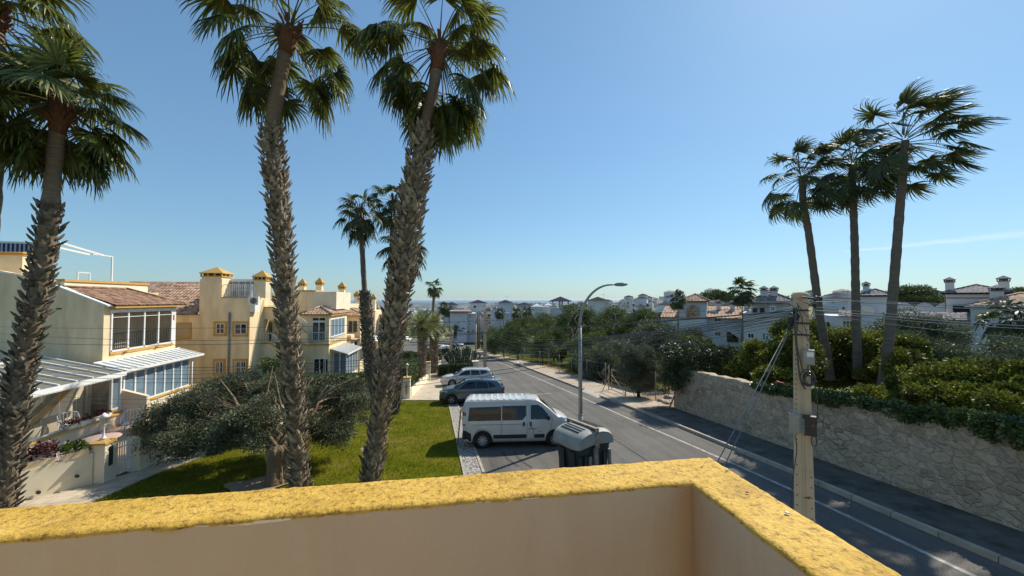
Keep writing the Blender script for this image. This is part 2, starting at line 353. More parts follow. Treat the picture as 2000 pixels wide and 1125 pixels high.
def m_sea():
    m, t, b, L, N, S = start('sea', .35)
    b.inputs['Base Color'].default_value = (.06,.15,.22, 1); b.inputs['Roughness'].default_value = .6; b.inputs['Specular IOR Level'].default_value = .15
    return m
def m_awning():
    m, t, b, L, N, S = start('blue_striped_canvas', .8)
    wv = N('ShaderNodeTexWave'); wv.bands_direction = 'X'; wv.inputs['Scale'].default_value = 1.6; L(S, wv.inputs[0])
    L(ramp(N, L, wv.outputs[0], [(.55, (.012,.018,.07)), (.62, (.35,.40,.5))]), b.inputs['Base Color']); return m
M.update(asphalt=m_asphalt(), lawn=m_grass(), stone=m_stone(), coping=m_coping(), render=m_render(), gravel=m_gravel(), terrain=m_terrain(), parkgrass=m_parkgrass(), sea=m_sea(), awning=m_awning(),
    walk=m_tiles('pavement_tiles', (.42,.335,.245), (.49,.395,.29), (.25,.195,.14), .4, .4), pavers=m_tiles('pale_pavers', (.60,.51,.38), (.52,.43,.31), (.33,.27,.2), .5, .5),
    patio=m_tiles('patio_tiles', (.52,.36,.24), (.46,.31,.2), (.3,.2,.13), .33, .33))
D('rock2', (.5,.48,.43), .9, .2, 20); D('tyre_mark', (.06,.056,.05), .9, .4, 8)
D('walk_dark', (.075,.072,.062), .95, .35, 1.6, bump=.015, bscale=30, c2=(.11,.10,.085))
D('kerb_stone', (.40,.35,.27), .9, .2, 2, bump=.012, bscale=20)
D('line_paint', (.36,.34,.30), .85, .4, 6, bump=.003)
D('crack', (.02,.018,.016), .95, .3, 9)
D('ramp', (.52,.48,.40), .9, .15, 3, bump=.01)

# ------------------------------------------------------------------ setting: terrain, road, pavements, sea
def struct(name, mb, m): return tag(obj(name, mb, m), kind='structure')
def sheet(name, poly, dz, m):
    mb = MB(); mb.add([(x, y, PL(y)+dz) for x, y in poly], [tuple(range(len(poly)))]); o = struct(name, mb, m)
    if o.data.polygons[0].normal.z < 0: o.data.flip_normals()
    return o
xs = [-14000,-7000,-3500,-1800,-900,-450,-260,-160,-100,-60,-30,0,30,45,55,65,75,85,95,105,115,130,160,200,260,400,700,1200,2400,5000,14000]
ys = [-60,0,60,90,110,130,150,170,200,240,300,420,600,800,1100,1500,2000,2600,3400,4400,5200,6200]
mb = MB(); nx = len(xs)
mb.add([(x, y, H(x, y) if y < 5000 else (-58.5 if y < 6000 else -64)) for y in ys for x in xs],
       [(j*nx+i, j*nx+i+1, (j+1)*nx+i+1, (j+1)*nx+i) for j in range(len(ys)-1) for i in range(nx-1)], True)
struct('ground', mb, M['terrain'])
mb = MB(); mb.add([(-60000,5500,-60),(60000,5500,-60),(60000,58000,-60),(-60000,58000,-60)], [(0,1,2,3)]); struct('sea', mb, M['sea'])
KERB = [(11.45,-8),(11.45,12),(11.22,18.8),(10.65,25.9),(9.7,40),(8.75,54),(7.2,64),(5.9,74),(4.6,88)]
OUT = [(13.45,-8),(13.45,12),(13.45,21.5),(13.35,26),(12.0,40),(10.9,54),(9.3,65),(8.1,75),(6.6,89)]
def lerp_path(P, y):
    for (x0,y0),(x1,y1) in zip(P, P[1:]):
        if y0 <= y <= y1: return x0+(x1-x0)*(y-y0)/(y1-y0)
    return P[-1][0]
def dense(P, step): 
    n = int((P[-1][1]-P[0][1])/step); return [(lerp_path(P, P[0][1]+step*i), P[0][1]+step*i) for i in range(n+1)]
LEFT = [(1.6,-8),(1.13,13.5),(.66,21.5),(.3,27.2),(-.9,41),(-1.4,52),(-2,62),(-4,80),(-11,88),(-17,110),(-16,160)]
sheet('road', LEFT+[(9,160),(6,120),(4.4,100),(4.6,88)]+KERB[::-1][1:], .008, M['asphalt'])
def strip(name, A, B, h, m, skirt=.3):
    mb = MB(); n = len(A)
    mb.add([(x, y, PL(y)+h) for x, y in A]+[(x, y, PL(y)+h) for x, y in B]+[(x, y, PL(y)+h-skirt) for x, y in A]+[(x, y, PL(y)+h-skirt) for x, y in B],
        [(i, n+i, n+i+1, i+1) for i in range(n-1)]+[(2*n+i, i, i+1, 2*n+i+1) for i in range(n-1)]+[(n+i, 3*n+i, 3*n+i+1, n+i+1) for i in range(n-1)])
    return struct(name, mb, m)
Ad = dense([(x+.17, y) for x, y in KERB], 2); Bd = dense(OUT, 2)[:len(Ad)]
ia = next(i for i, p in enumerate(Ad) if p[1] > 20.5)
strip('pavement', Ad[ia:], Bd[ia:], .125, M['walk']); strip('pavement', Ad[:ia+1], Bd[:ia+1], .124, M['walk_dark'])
mb = MB(); r2 = random.Random(3); y = -7.5
while y < 87:
    y2 = y+.98; x0 = lerp_path(KERB, y); x1 = lerp_path(KERB, min(y2, 87.9)); h = .135+r2.uniform(-.006, .006)
    if not 26.2 < y < 29.2:
        c = [(x0, y), (x0+.165, y), (x1+.165, y2), (x1, y2)]
        mb.add([(a, b_, PL(b_)-.3) for a, b_ in c]+[(a+(.02 if i in (0, 3) else 0), b_, PL(b_)+h) for i, (a, b_) in enumerate(c)],
               [(4,5,6,7),(0,1,5,4),(1,2,6,5),(2,3,7,6),(3,0,4,7)])
    y += 1.0
struct('kerb', mb, M['kerb_stone'])
mb = MB()                                                # lowered kerb in front of the gate
for a in (26.2, 28.2):
    x0 = lerp_path(KERB, a)
mb.add([(10.35,26.1,PL(26.1)+.012),(10.2,29.3,PL(29.3)+.012),(10.62,29.3,PL(29.3)+.14),(10.85,26.1,PL(26.1)+.14),(10.35,26.1,PL(26.1)-.2),(10.2,29.3,PL(29.3)-.2)], [(0,3,2,1),(4,0,1,5),(0,4,3)])
struct('driveway_ramp', mb, M['ramp'])
LINE = [(10.35,-8),(10.4,10.4),(10.1,15.1),(9.75,19),(9.2,28),(8.36,39),(7.2,52.5),(6.2,61),(5.0,72),(3.9,85)]
def ribbon(name, P, wd, dz, m, step=1.5, jit=0):
    D_ = dense(P, step); mb = MB(); n = len(D_); r3 = random.Random(5)
    a = [(x-wd/2+r3.uniform(-jit, jit), y) for x, y in D_]; b = [(x+wd/2+r3.uniform(-jit, jit), y) for x, y in D_]
    mb.add([(x, y, PL(y)+dz) for x, y in a]+[(x, y, PL(y)+dz) for x, y in b], [(i, n+i, n+i+1, i+1) for i in range(n-1)]); return struct(name, mb, m)
ribbon('edge_line', LINE, .13, .014, M['line_paint'], jit=.004)
ribbon('road_seam', [(7.5,-8),(7.38,12),(7.18,20.2),(6.95,30),(6.3,36),(4.66,44.9),(3.0,60)], .03, .013, M['crack'], .5, .012)
ribbon('parking_line', [(3.2,39),(3.0,52)], .10, .014, M['line_paint'])
mb = MB()
for (xa, ya, xb, yb) in ((8.1,36.0,9.9,36.5),(2.4,27.5,7.6,28.6)):
    mb.add([(xa,ya,PL(ya)+.0125),(xb,yb,PL(yb)+.0125),(xb,yb+.14,PL(yb+.14)+.0125),(xa,ya+.14,PL(ya+.14)+.0125)], [(0,1,2,3)])
struct('cross_line', mb, M['line_paint'])
LAWN = [(.9,3),(.43,13.6),(-.24,27.35),(-3.9,28.15),(-6,28.2),(-9.3,22),(-9.77,18.2),(-10.42,15.5),(-10.6,13.5),(-11.3,10.5),(-12.5,3)]
sheet('lawn', LAWN, .03, M['lawn'])
sheet('gravel_strip', [(.9,3),(1.55,3),(1.13,13.5),(.66,21.5),(.45,25.9),(.3,27.2),(-.24,27.35),(.43,13.6)], .035, M['gravel'])
sheet('paved_walk', [(-3.9,28.15),(-.24,27.35),(.3,27.2),(-.85,41),(-1.4,52),(-2,62),(-4,62),(-3.2,41),(-3.1,29.0),(-12,29.0),(-12,28.2),(-6,28.2)], .04, M['pavers'])
sheet('garden_path', [(-12.5,3),(-11.3,10.5),(-10.6,13.5),(-10.42,15.5),(-9.77,18.2),(-9.3,22),(-6,28.2),(-12,28.2),(-11.0,18),(-11.5,15.7),(-12,14.9),(-13.2,13.6),(-15,12.2),(-15,3)], .036, M['pavers'])
for n_, P_ in (('lawn_edging', [(.43+.47*.0, 13.6)]),):
    mb = MB()
    for (a, b_) in zip(LAWN[0:2]+[LAWN[2]], LAWN[1:3]+[LAWN[3]]):
        mb.bar((a[0], a[1], PL(a[1])+.045), (b_[0], b_[1], PL(b_[1])+.045), .06, .05)
    for (a, b_) in (((1.55,3),(1.13,13.5)), ((1.13,13.5),(.66,21.5)), ((.66,21.5),(.3,27.2))):
        mb.bar((a[0], a[1], PL(a[1])+.03), (b_[0], b_[1], PL(b_[1])+.03), .1, .06)
    for (a, b_) in zip(LAWN[5:8], LAWN[6:9]): mb.bar((a[0], a[1], PL(a[1])+.045), (b_[0], b_[1], PL(b_[1])+.045), .06, .05)
    struct('lawn_edging', mb, M['kerb_stone'])
sheet('park_lawn', [(13.6,22),(13.4,26),(12.1,40),(11.0,54),(9.4,65),(8.2,75),(7,89),(20,100),(48,90),(48,22)], .012, M['parkgrass'])
sheet('bare_verge', [(13.5,21.6),(13.4,26),(12.05,40),(10.95,54),(12.6,54),(14,40),(16.5,30),(22,27.5),(22,26.6),(17,26),(16,22)], .02, M['soil'])
sheet('verge_grass', [(-3.5,52),(-2.2,62),(-4.3,80),(-11.5,88),(-16,86),(-14,52)], .02, M['parkgrass'])
# short grass blades of the near lawn
def inpoly(x, y, P):
    c = np.zeros(x.shape, bool); j = len(P)-1
    for i in range(len(P)):
        xi, yi = P[i]; xj, yj = P[j]
        c ^= ((yi > y) != (yj > y)) & (x < (xj-xi)*(y-yi)/(yj-yi+1e-9)+xi); j = i
    return c
g = np.random.default_rng(4)
def blades(name, P, n, x0, x1, y0, y1, h, wd, m, label):
    x = g.uniform(x0, x1, n); y = y0+(y1-y0)*g.random(n)**1.25; k = inpoly(x, y, P); x = x[k]; y = y[k]; n = len(x)
    z = -5.1-.075*y+.025; a = g.uniform(0, 6.28, n); hh = h*g.uniform(.5, 1.4, n); lx = g.normal(0, .5, n)*hh; ly = g.normal(0, .5, n)*hh
    dx = np.cos(a)*wd/2; dy = np.sin(a)*wd/2; Q = np.zeros((n, 4, 3))
    Q[:,0] = np.c_[x-dx, y-dy, z]; Q[:,1] = np.c_[x+dx, y+dy, z]; Q[:,2] = np.c_[x+dx*.2+lx, y+dy*.2+ly, z+hh]; Q[:,3] = np.c_[x-dx*.2+lx, y-dy*.2+ly, z+hh]
    return tag(quads(name, Q, m), label, 'grass', kind='stuff')
blades('grass', LAWN, 90000, -12, .6, 10, 28.2, .055, .016, M['grass_blade'], 'short sunlit green grass of the lawn under the palms')
PK = [(14.5,27.5),(13,40),(11.8,54),(10.3,65),(30,90),(40,60),(30,27.5)]
blades('park_grass', PK, 50000, 10, 34, 27, 75, .16, .05, M['grass_blade'], 'tufty green grass under the park trees behind the wire fence')
# ------------------------------------------------------------------ terrace parapet the photo is taken over
t = thing('terrace_parapet', 'thick terrace parapet with rough yellow painted top and grey brown plaster inside', 'parapet', (.97, 1.44, -1.8))
def coping():
    # an L of two runs; surface gridded and roughened, edges rounded
    rr = np.random.default_rng(8); out = []
    def rowpts(s, inner, outer, fx, z0=-.748):
        pts = []
        N_ = 16
        for k in range(N_+1):
            u = k/N_; p = inner+(outer-inner)*u
            e = min(u, 1-u); zz = -.006*max(0, 1-e/.08)**2
            zz += .0025*noise.noise(Vector((s*7, p*9, 1.5)))+.0022*noise.noise(Vector((s*30, p*30, 4.5)))+.0022*noise.noise(Vector((s*70, p*60, 7)))
            ej = .0035*noise.noise(Vector((s*14, 3.3 if u < .5 else 8.8, 0)))+.003*noise.noise(Vector((s*55, 1.3 if u < .5 else 5.8, 0)))
            if u < .5 and -.85 < s < -.72 and fx: ej -= .012*math.sin((s+.85)/.13*math.pi)
            if e < .01: zz -= .003
            pts.append((s, p+(ej if e < .08 else 0), z0+zz))
        return pts
    mb = MB()
    # left run along X at Y 1.44..1.665, mitred at the corner
    ns = 300; rows = []
    for i in range(ns+1):
        f = i/ns; r_ = []
        pts = rowpts(-3.2+f*(3.2+1.22), 1.44, 1.665, True)
        for k, (s, p, z) in enumerate(pts):
            u = k/16; xe = .97+.25*u; x = -3.2+f*(xe+3.2); r_.append((x, p, z))
        low = (r_[0][0], r_[0][1]+.002, r_[0][2]-.006); rows.append([low]+r_+[(r_[-1][0], r_[-1][1]-.002, r_[-1][2]-.14)])
    n = len(rows[0]); mb.add([p for r_ in rows for p in r_], [(i*n+k, (i+1)*n+k, (i+1)*n+k+1, i*n+k+1) for i in range(ns) for k in range(n-1)], True)
    ns = 200; rows = []
    for i in range(ns+1):
        f = i/ns; r_ = []
        pts = rowpts(5+f*2.6, .97, 1.22, False)
        for k, (s, p, z) in enumerate(pts):
            u = k/16; ye = 1.44+.225*u; yy = -1.2+f*(ye+1.2)
            r_.append((p, yy, z))
        low = (r_[0][0]+.002, r_[0][1], r_[0][2]-.006); rows.append([low]+r_+[(r_[-1][0]-.002, r_[-1][1], r_[-1][2]-.14)])
    mb.add([p for r_ in rows for p in r_], [(i*n+k, i*n+k+1, (i+1)*n+k+1, (i+1)*n+k) for i in range(ns) for k in range(n-1)], True)
    return mb
obj('coping', coping(), M['coping'], t)
mb = MB(); mb.box(-3.2, .975, 1.443, 1.655, -2.0, -.760); mb.box(.973, 1.21, -1.2, 1.655, -2.0, -.760); obj('wall', mb, M['render'], t)
mb = MB(); rr = random.Random(2); vs = []                 # bare pale plaster lip under the torn paint edge
for i in range(241):
    x = -2.6+3.56*i/240; k = max(-.1, noise.noise(Vector((x*2.3, 3, 0)))-.08)*.022*(1+.6*noise.noise(Vector((x*40, 1, 0)))); vs += [(x, 1.4418, -.7575), (x, 1.4418, -.7595-k)]
mb.add(vs, [(2*i, 2*i+1, 2*i+3, 2*i+2) for i in range(240)]); n = len(mb.v); vs = []
for i in range(201):
    y = -.2+1.64*i/200; k = max(-.1, noise.noise(Vector((y*2.9, 7, 0)))-.02)*.024*(1+.6*noise.noise(Vector((y*45, 5, 0)))); vs += [(.9718, y, -.7575), (.9718, y, -.7595-k)]
mb.add(vs, [(2*i, 2*i+1, 2*i+3, 2*i+2) for i in range(200)])
obj('bare_edge', mb, M['cream_pale'], t)
mb = MB(); mb.box(-3.2,.97,-1.6,1.44,-1.9,-1.78); obj('terrace_floor', mb, M['patio'], t)
mb = MB(); mb.box(-3.6,1.21,-1.85,-1.6,-2.0,1.3); obj('rear_wall', mb, M['cream'], t)
mb = MB(); mb.box(-3.2,1.20,-7.5,1.645,-6.3,-2.01); obj('lower_wall', mb, M['cream'], t)
for (px, py, m, s_) in ((1459,962,'rust',.006),(1537,1002,'white',.009),(1420,917,'white',.006),(1330,960,'rust',.004),(1180,930,'rust',.004)):
    a = ray(px, py); p = a*(-.742/a.z); mb = MB(); mb.lathe([(.001,.0),(s_,.001),(s_*.7,s_*.5),(.001,s_*.6)], p, 7); obj('paint_chip', mb, M[m], t)
mb = MB(); rr = random.Random(14)
for i in range(26):
    px = 1190+75*rr.random(); py = 856+(px-1190)*.42+rr.uniform(-4,4); p = G(px, py); mb.lathe([(.001,0),(rr.uniform(.012,.035),.006),(.01,.02),(.001,.022)], p+Vector((0,0,.008)), 6)
tag(obj('gravel', mb, M['rock2']), 'scattered pale grit and chips on the road right of the waste container', 'gravel', kind='stuff')
mb = MB()
for (x0, y0, x1, y1) in ((2.1,13.9,2.45,15.6),(2.55,13.7,2.9,15.5)):
    n = 10; vs = []
    for i in range(n+1):
        f = i/n; x = x0+(x1-x0)*f*f; y = y1+(y0-y1)*f; vs += [(x-.06,y,PL(y)+.0125),(x+.06,y,PL(y)+.0125)]
    mb.add(vs, [(2*i,2*i+1,2*i+3,2*i+2) for i in range(n)])
struct('tyre_mark', mb, M['tyre_mark'])
# ------------------------------------------------------------------ palms
def nrm(a): return a/(np.linalg.norm(a, axis=-1, keepdims=True)+1e-9)
DOWN = np.array([0,0,-1.])
def frond(rg, base, az, el, pet, bl, wind, droop=.75, n=40):
    out = []; wm = 1 if n > 30 else 1.35 if n > 20 else 2.6; d = np.array([math.cos(el)*math.cos(az), math.cos(el)*math.sin(az), math.sin(el)])
    d = nrm(d+wind*.35); p = np.array(base, float); pts = [p.copy()]
    for k in range(5):
        d = nrm(d+DOWN*(.055+.02*rg.random())*(1+max(0, 1-abs(el)))+wind*.05); p = p+d*pet/5; pts.append(p.copy())
    side0 = nrm(np.cross(d, [0,0,1.])+1e-6); nrm0 = np.cross(side0, d)
    for a, b, r0, r1 in [(pts[i], pts[i+1], .028-.0035*i, .028-.0035*(i+1)) for i in range(5)]:
        for u, v in ((side0, nrm0), (nrm0, -side0), (-side0*.6-nrm0*.6, side0*.6)):
            out.append([a+u*r0, a+v*r0, b+v*r1, b+u*r1])
    pet_q = np.array(out)
    tilt = rg.uniform(.2, .55); T = nrm(d*math.cos(tilt)+DOWN*math.sin(tilt)*.8+wind*.25); B = nrm(np.cross(T, [0,0,1.])); B = nrm(B+rg.normal(0,.18,3)); N = np.cross(B, T)
    span = rg.uniform(1.9, 2.25); a = np.linspace(-span, span, n)+rg.normal(0,.012,n)
    L = bl*(.74+.28*np.cos(a*.8))*rg.uniform(.88, 1.06, n)
    cup = .28
    dv = nrm(np.cos(a)[:,None]*T+np.sin(a)[:,None]*B-cup*np.abs(np.sin(a))[:,None]*N)
    tv = nrm(-np.sin(a)[:,None]*T+np.cos(a)[:,None]*B)
    nv = np.cross(tv, dv); alt = np.where(np.arange(n) % 2, 1, -1)[:,None]
    wv = nrm(tv*1.0+nv*alt*.5)
    fr = [0,.22,.42,.58,.74,.88,1.0]; hw = [.004,.027,.031,.022,.016,.010,.001]
    dr = [0,.04,.14,.38,.8,1.4,2.2]
    P = [np.tile(pts[-1], (n,1))]; cur = dv
    dk = droop*rg.uniform(.8, 1.25, n)[:,None]
    for k in range(1, 7):
        cur = nrm(dv+DOWN*dr[k]*dk+wind*dr[k]*1.2+rg.normal(0,.03,(n,3))*k)
        P.append(P[-1]+cur*(L*(fr[k]-fr[k-1]))[:,None])
    Q = []
    for k in range(6):
        a0 = wv*(hw[k]*bl*wm); a1 = wv*(hw[k+1]*bl*wm)
        Q.append(np.stack([P[k]-a0, P[k]+a0, P[k+1]+a1, P[k+1]-a1], 1))
    return pet_q, np.concatenate(Q)
def palm_crown(seed, base, pet=1.05, bl=1.0, nf=34, wind=(0,0,0), droop=.75, lo=-62, hi=80, n=40, prefer=None):
    rg = np.random.default_rng(seed); pq, lq = [], []; wind = np.array(wind, float)
    for i in range(nf):
        f = (i+.5)/nf; az = i*2.39996+rg.normal(0,.2); el = R_(hi+(lo-hi)*f**.85+rg.normal(0,6))
        if n > 40 and el < R_(15):
            bz = math.atan2(-base[1], -base[0]); dz = (az-bz+math.pi)%(2*math.pi)-math.pi
            if abs(dz) < 1.0: az += math.copysign(1.1, dz)
        b = np.array(base)+np.array([math.cos(az)*.1, math.sin(az)*.1, .35-.75*f])
        a, l = frond(rg, b, az, el, pet*rg.uniform(.8,1.15)*(.7+.4*min(1, f*2.5)), bl*rg.uniform(.85,1.08), wind, droop, n)
        pq.append(a); lq.append(l)
    return np.concatenate(pq), np.concatenate(lq)
def path3(pix, d): return [at(x, y, d) for x, y in pix]
def samp(P, n):
    P = [Vector(p) for p in P]; out = []; m = len(P)
    for i in range(n+1):
        u = i/n*(m-1); k = min(int(u), m-2); f = u-k
        a = P[max(k-1,0)]; b = P[k]; c = P[k+1]; e = P[min(k+2,m-1)]
        out.append(.5*((2*b)+(c-a)*f+(2*a-5*b+4*c-e)*f*f+(3*b-a-3*c+e)*f**3))
    return out
def boots(mb, P, rad, seed, ring=.115, size=.26, out=.55, taper=None, flare_top=True):
    rg = random.Random(seed); L = sum((b-a).length for a, b in zip(P, P[1:])); acc = 0; k = 0
    cum = [0]
    for a, b in zip(P, P[1:]): cum.append(cum[-1]+(b-a).length)
    s = 0.0; row = 0
    while s < L:
        while k < len(P)-2 and cum[k+1] < s: k += 1
        f = (s-cum[k])/(cum[k+1]-cum[k]+1e-6); c = P[k].lerp(P[k+1], f); ax = (P[k+1]-P[k]).normalized(); r = rad(s/L)
        cnt = max(6, int(2*math.pi*r/.20)); u = ax.cross(Vector((0,1,0))).normalized(); v = ax.cross(u)
        top = s > L-.5
        for j in range(cnt):
            th = 2*math.pi*(j+.5*(row % 2)+rg.uniform(-.25,.25))/cnt; rd = u*math.cos(th)+v*math.sin(th); tg = ax.cross(rd)
            sz = size*rg.uniform(.5, 1.4); lean = out*rg.uniform(.25, 1.6)*(1.35 if top else 1); tw = rg.uniform(-.9,.9)
            d = (ax+rd*lean+tg*tw*.6).normalized(); b0 = c+rd*r*.90+ax*rg.uniform(-.04,.04); w0 = sz*rg.uniform(.30,.42)
            nn = tg.cross(d).normalized()
            if nn.dot(rd) < 0: nn = -nn
            secs = [(0, w0, .035), (.45, w0*.72, .045), (.8, w0*.42, .03), (1.0, w0*rg.uniform(.12,.4), .012)]
            vs = []
            for q, wq, hq in secs:
                p = b0+d*sz*q+nn*(.03*q if not top else -.02*q)
                vs += [p-tg*wq, p+nn*hq, p+tg*wq, p-nn*hq*.5]
            fs = [(i*4+m_, i*4+(m_+1)%4, i*4+4+(m_+1)%4, i*4+4+m_) for i in range(3) for m_ in range(4)]+[(12,13,14,15)]
            mb.add(vs, fs)
        s += ring*rg.uniform(.85,1.15); row += 1
def palm(label, pix, d, boots_to, r_boot, r_top, crown, group, seed, boot_mat='boots', bark='palm_bark', name='palm_tree', fib=True, boot_rad=None, size=.26, basez=None, leaf='palm_leaf', crownpart=True, **kw):
    P = samp(path3(pix, d), 60)
    base = P[0]; t = thing(name, label, 'palm tree', base, group)
    L = len(P); kb = int(boots_to*(L-1)) if boots_to else 0
    mb = MB(); n = 14
    rs = []
    for i in range(L):
        f = i/(L-1); r = (r_boot*.82 if i <= kb and kb else r_top*(1.12-.2*f) if kb else r_top*(1.25-.35*f)+(.05*max(0, 1-f/.05) if not kb else 0))
        if not (i <= kb and kb): r *= 1+.05*math.sin(i*2.1)+.03*math.sin(i*5.3)
        rs.append(r)
    mb.tube(P, rs, n); obj('trunk', mb, M[bark], t)
    if kb:
        mb = MB(); br = boot_rad or (lambda f: r_boot*(1.0+.08*math.sin(f*5)))
        boots(mb, P[:kb+1], br, seed, size=size); obj('leaf_base', mb, M[boot_mat], t)
    top = P[-1]
    if fib:
        mb = MB(); pp = [top+(P[-2]-top).normalized()*q for q in (.85, .6, .35, .1, -.2)]
        mb.tube(pp, [r_top*.92, r_top*1.05, r_top*1.28, r_top*1.2, r_top*.6], 14)
        rr = random.Random(seed)
        for i in range(40):
            a = rr.uniform(0, 6.28); q = rr.uniform(-.25, .6); c = top+(P[-2]-top).normalized()*q; o_ = Vector((math.cos(a), math.sin(a), 0))
            mb.bar(c+o_*r_top*.9, c+o_*(r_top*1.0+.16)+Vector((0,0,rr.uniform(.15,.4))), rr.uniform(.04,.08), .03)
        obj('crown_shaft', mb, M['fibre'], t)
    pq, lq = palm_crown(seed, top, **crown)
    c = quads('crown', lq, M[leaf], t); quads('leaf_stalk', pq, M['petiole'], c) if crownpart else None
    return t
BIG = 'tall palms on the lawn in front of the terrace'
palm('tall palm leaning at far left with its trunk before the glazed porch', [(-4,1060),(10,960),(24,840),(46,700),(68,600),(82,520),(96,430),(104,340),(118,205)], 10.4, .80, .235, .175,
     dict(pet=1.0, bl=1.15, nf=42, droop=.7, lo=-66, n=46), BIG, 11, 'boots_dark', boot_rad=lambda f: .235-.015*f, size=.22)
palm('palm at the top left corner with only crown edge and a trunk strip showing', [(-75,1000),(-55,800),(-38,600),(-22,400),(-10,240),(-6,120),(-20,20)], 10.2, 0, .3, .2,
     dict(pet=1.15, bl=1.2, nf=36, droop=.7, n=46), BIG, 12, fib=True)
palm('straight palm with a thick jacket of old leaf bases rising beside the olive tree', [(586,965),(580,860),(574,760),(562,640),(550,480),(537,330),(531,250),(548,150),(566,60)], 12.4, .75, .26, .225,
     dict(pet=1.7, bl=1.35, nf=32, droop=.8, lo=-58, n=48), BIG, 13, boot_rad=lambda f: .235+.075*f, size=.25)
palm('thickest palm leaning right with chunky leaf bases and a red peeled neck', [(720,958),(736,860),(752,740),(768,640),(790,500),(812,360),(828,255),(846,175),(858,95)], 12.7, .76, .30, .20,
     dict(pet=1.7, bl=1.35, nf=46, droop=.8, lo=-86, n=48), BIG, 14, boot_rad=lambda f: .25+.12*max(0, math.sin(f*2.9-.5)), size=.29)
# fringe of fronds low on the thick palm (its older leaves hang beside the trunk)
MID = 'slender palms standing behind the near palms'
palm('slim palm with small round crown left of the thick leaning palm', [(733,793),(727,740),(722,690),(716,620),(711,550),(707,480),(703,415)], 25, .62, .34, .17,
     dict(pet=.95, bl=1.0, nf=26, droop=.8, n=26), MID, 21, 'boots_dark', 'palm_bark_grey', leaf='palm_leaf_far')
palm('palm whose high crown shows just behind the thick leaning palm', [(742,800),(748,700),(756,600),(764,500),(768,395)], 27, 0, .3, .17,
     dict(pet=1.1, bl=1.1, nf=26, droop=.8, n=26), MID, 22, 'boots_dark', 'palm_bark_grey', leaf='palm_leaf_far')
palm('palm with a dark lower trunk at the lawn edge, crown behind the thick palm', [(768,808),(772,740),(776,660),(782,580),(790,485)], 23, .5, .30, .17,
     dict(pet=.95, bl=1.0, nf=28, droop=.8, n=26), MID, 23, 'boots_dark', 'palm_bark_grey', leaf='palm_leaf_far')
palm('thin palm with a small open crown standing against the sea', [(841,700),(843,640),(846,600),(848,560)], 62, 0, .3, .22,
     dict(pet=.9, bl=.95, nf=22, droop=.7, n=16), MID, 24, fib=False, bark='palm_bark_grey', leaf='palm_leaf_far')
WIND = (.48, -.2, .14)
RT = 'tall windblown palms behind the stone wall'
palm('leftmost windblown palm behind the stone wall with a curved trunk', [(1622,742),(1614,690),(1603,630),(1592,550),(1580,460),(1570,400),(1566,345)], 21, 0, .3, .175,
     dict(pet=1.5, bl=1.12, nf=36, wind=WIND, droop=.45, lo=-48, n=36), RT, 31, bark='palm_bark_grey', fib=False, leaf='palm_leaf_far')
palm('middle windblown palm with the straightest trunk behind the stone wall', [(1676,740),(1673,650),(1671,560),(1669,470),(1666,385),(1664,322)], 20, 0, .3, .165,
     dict(pet=1.4, bl=1.1, nf=34, wind=WIND, droop=.45, lo=-50, n=36), RT, 32, bark='palm_bark_grey', fib=False, leaf='palm_leaf_far')
palm('rightmost windblown palm with the widest crown and a cable up its trunk', [(1722,765),(1733,690),(1741,610),(1750,500),(1758,400),(1764,335),(1768,275)], 17.5, 0, .3, .165,
     dict(pet=1.7, bl=1.2, nf=38, wind=(.6,-.24,.2), droop=.4, lo=-42, n=38), RT, 33, bark='palm_bark_grey', fib=False, leaf='palm_leaf_far')
# feather palms (thick, short) beyond the hedge
def feather_palm(label, px, pyb, pyt, d, seed, R=2.3, r=.42):
    base = at(px, pyb, d); top = at(px+2, pyt, d); P = samp([base, (base+top)/2+Vector((.1,0,0)), top], 30)
    t = thing('palm_tree', label, 'palm tree', base, 'thick short palms beyond the hedge')
    mb = MB(); mb.tube(P, [r*.85]*31, 12); obj('trunk', mb, M['palm_bark'], t)
    mb = MB(); boots(mb, P, lambda f: r*(1+.15*f), seed, ring=.17, size=.26, out=.4); obj('leaf_base', mb, M['boots'], t)
    rg = np.random.default_rng(seed); Q = []
    for i in range(46):
        f = (i+.5)/46; az = i*2.39996; el = R_(78-105*f+rg.normal(0,5)); d_ = np.array([math.cos(el)*math.cos(az), math.cos(el)*math.sin(az), math.sin(el)])
        p = np.array(top)+d_*.1; L = R*rg.uniform(.85,1.1); ps = [p]; ds = []
        for k in range(12): 
            d_ = nrm(d_+DOWN*.075); p = p+d_*L/12; ps.append(p); ds.append(d_)
        for k in range(1, 12):
            for h in range(3):
                for sg in (-1, 1):
                    a = ps[k]+(ps[k+1]-ps[k])*h/3; D2 = ds[k]; S = nrm(np.cross(D2, [0,0,1.]))*sg; le = .52*math.sin(math.pi*min(1, (k+2)/13.5))*rg.uniform(.85,1.1)
                    e = nrm(S+D2*.6+np.array([0,0,.25])+rg.normal(0,.12,3)); m_ = a+e*le*.5; tp = a+nrm(e+DOWN*.3)*le; wv = D2*.02
                    Q.append([a-wv, a+wv, m_+wv, m_-wv]); Q.append([m_-wv, m_+wv, tp+wv*.1, tp-wv*.1])
    quads('crown', np.array(Q), M['palm_leaf'], t); return t
feather_palm('left of two thick short palms with bushy drooping crowns beyond the clipped hedge', 822, 742, 638, 40, 41)
feather_palm('right of two thick short palms with bushy drooping crowns beyond the clipped hedge', 845, 735, 640, 44, 42)

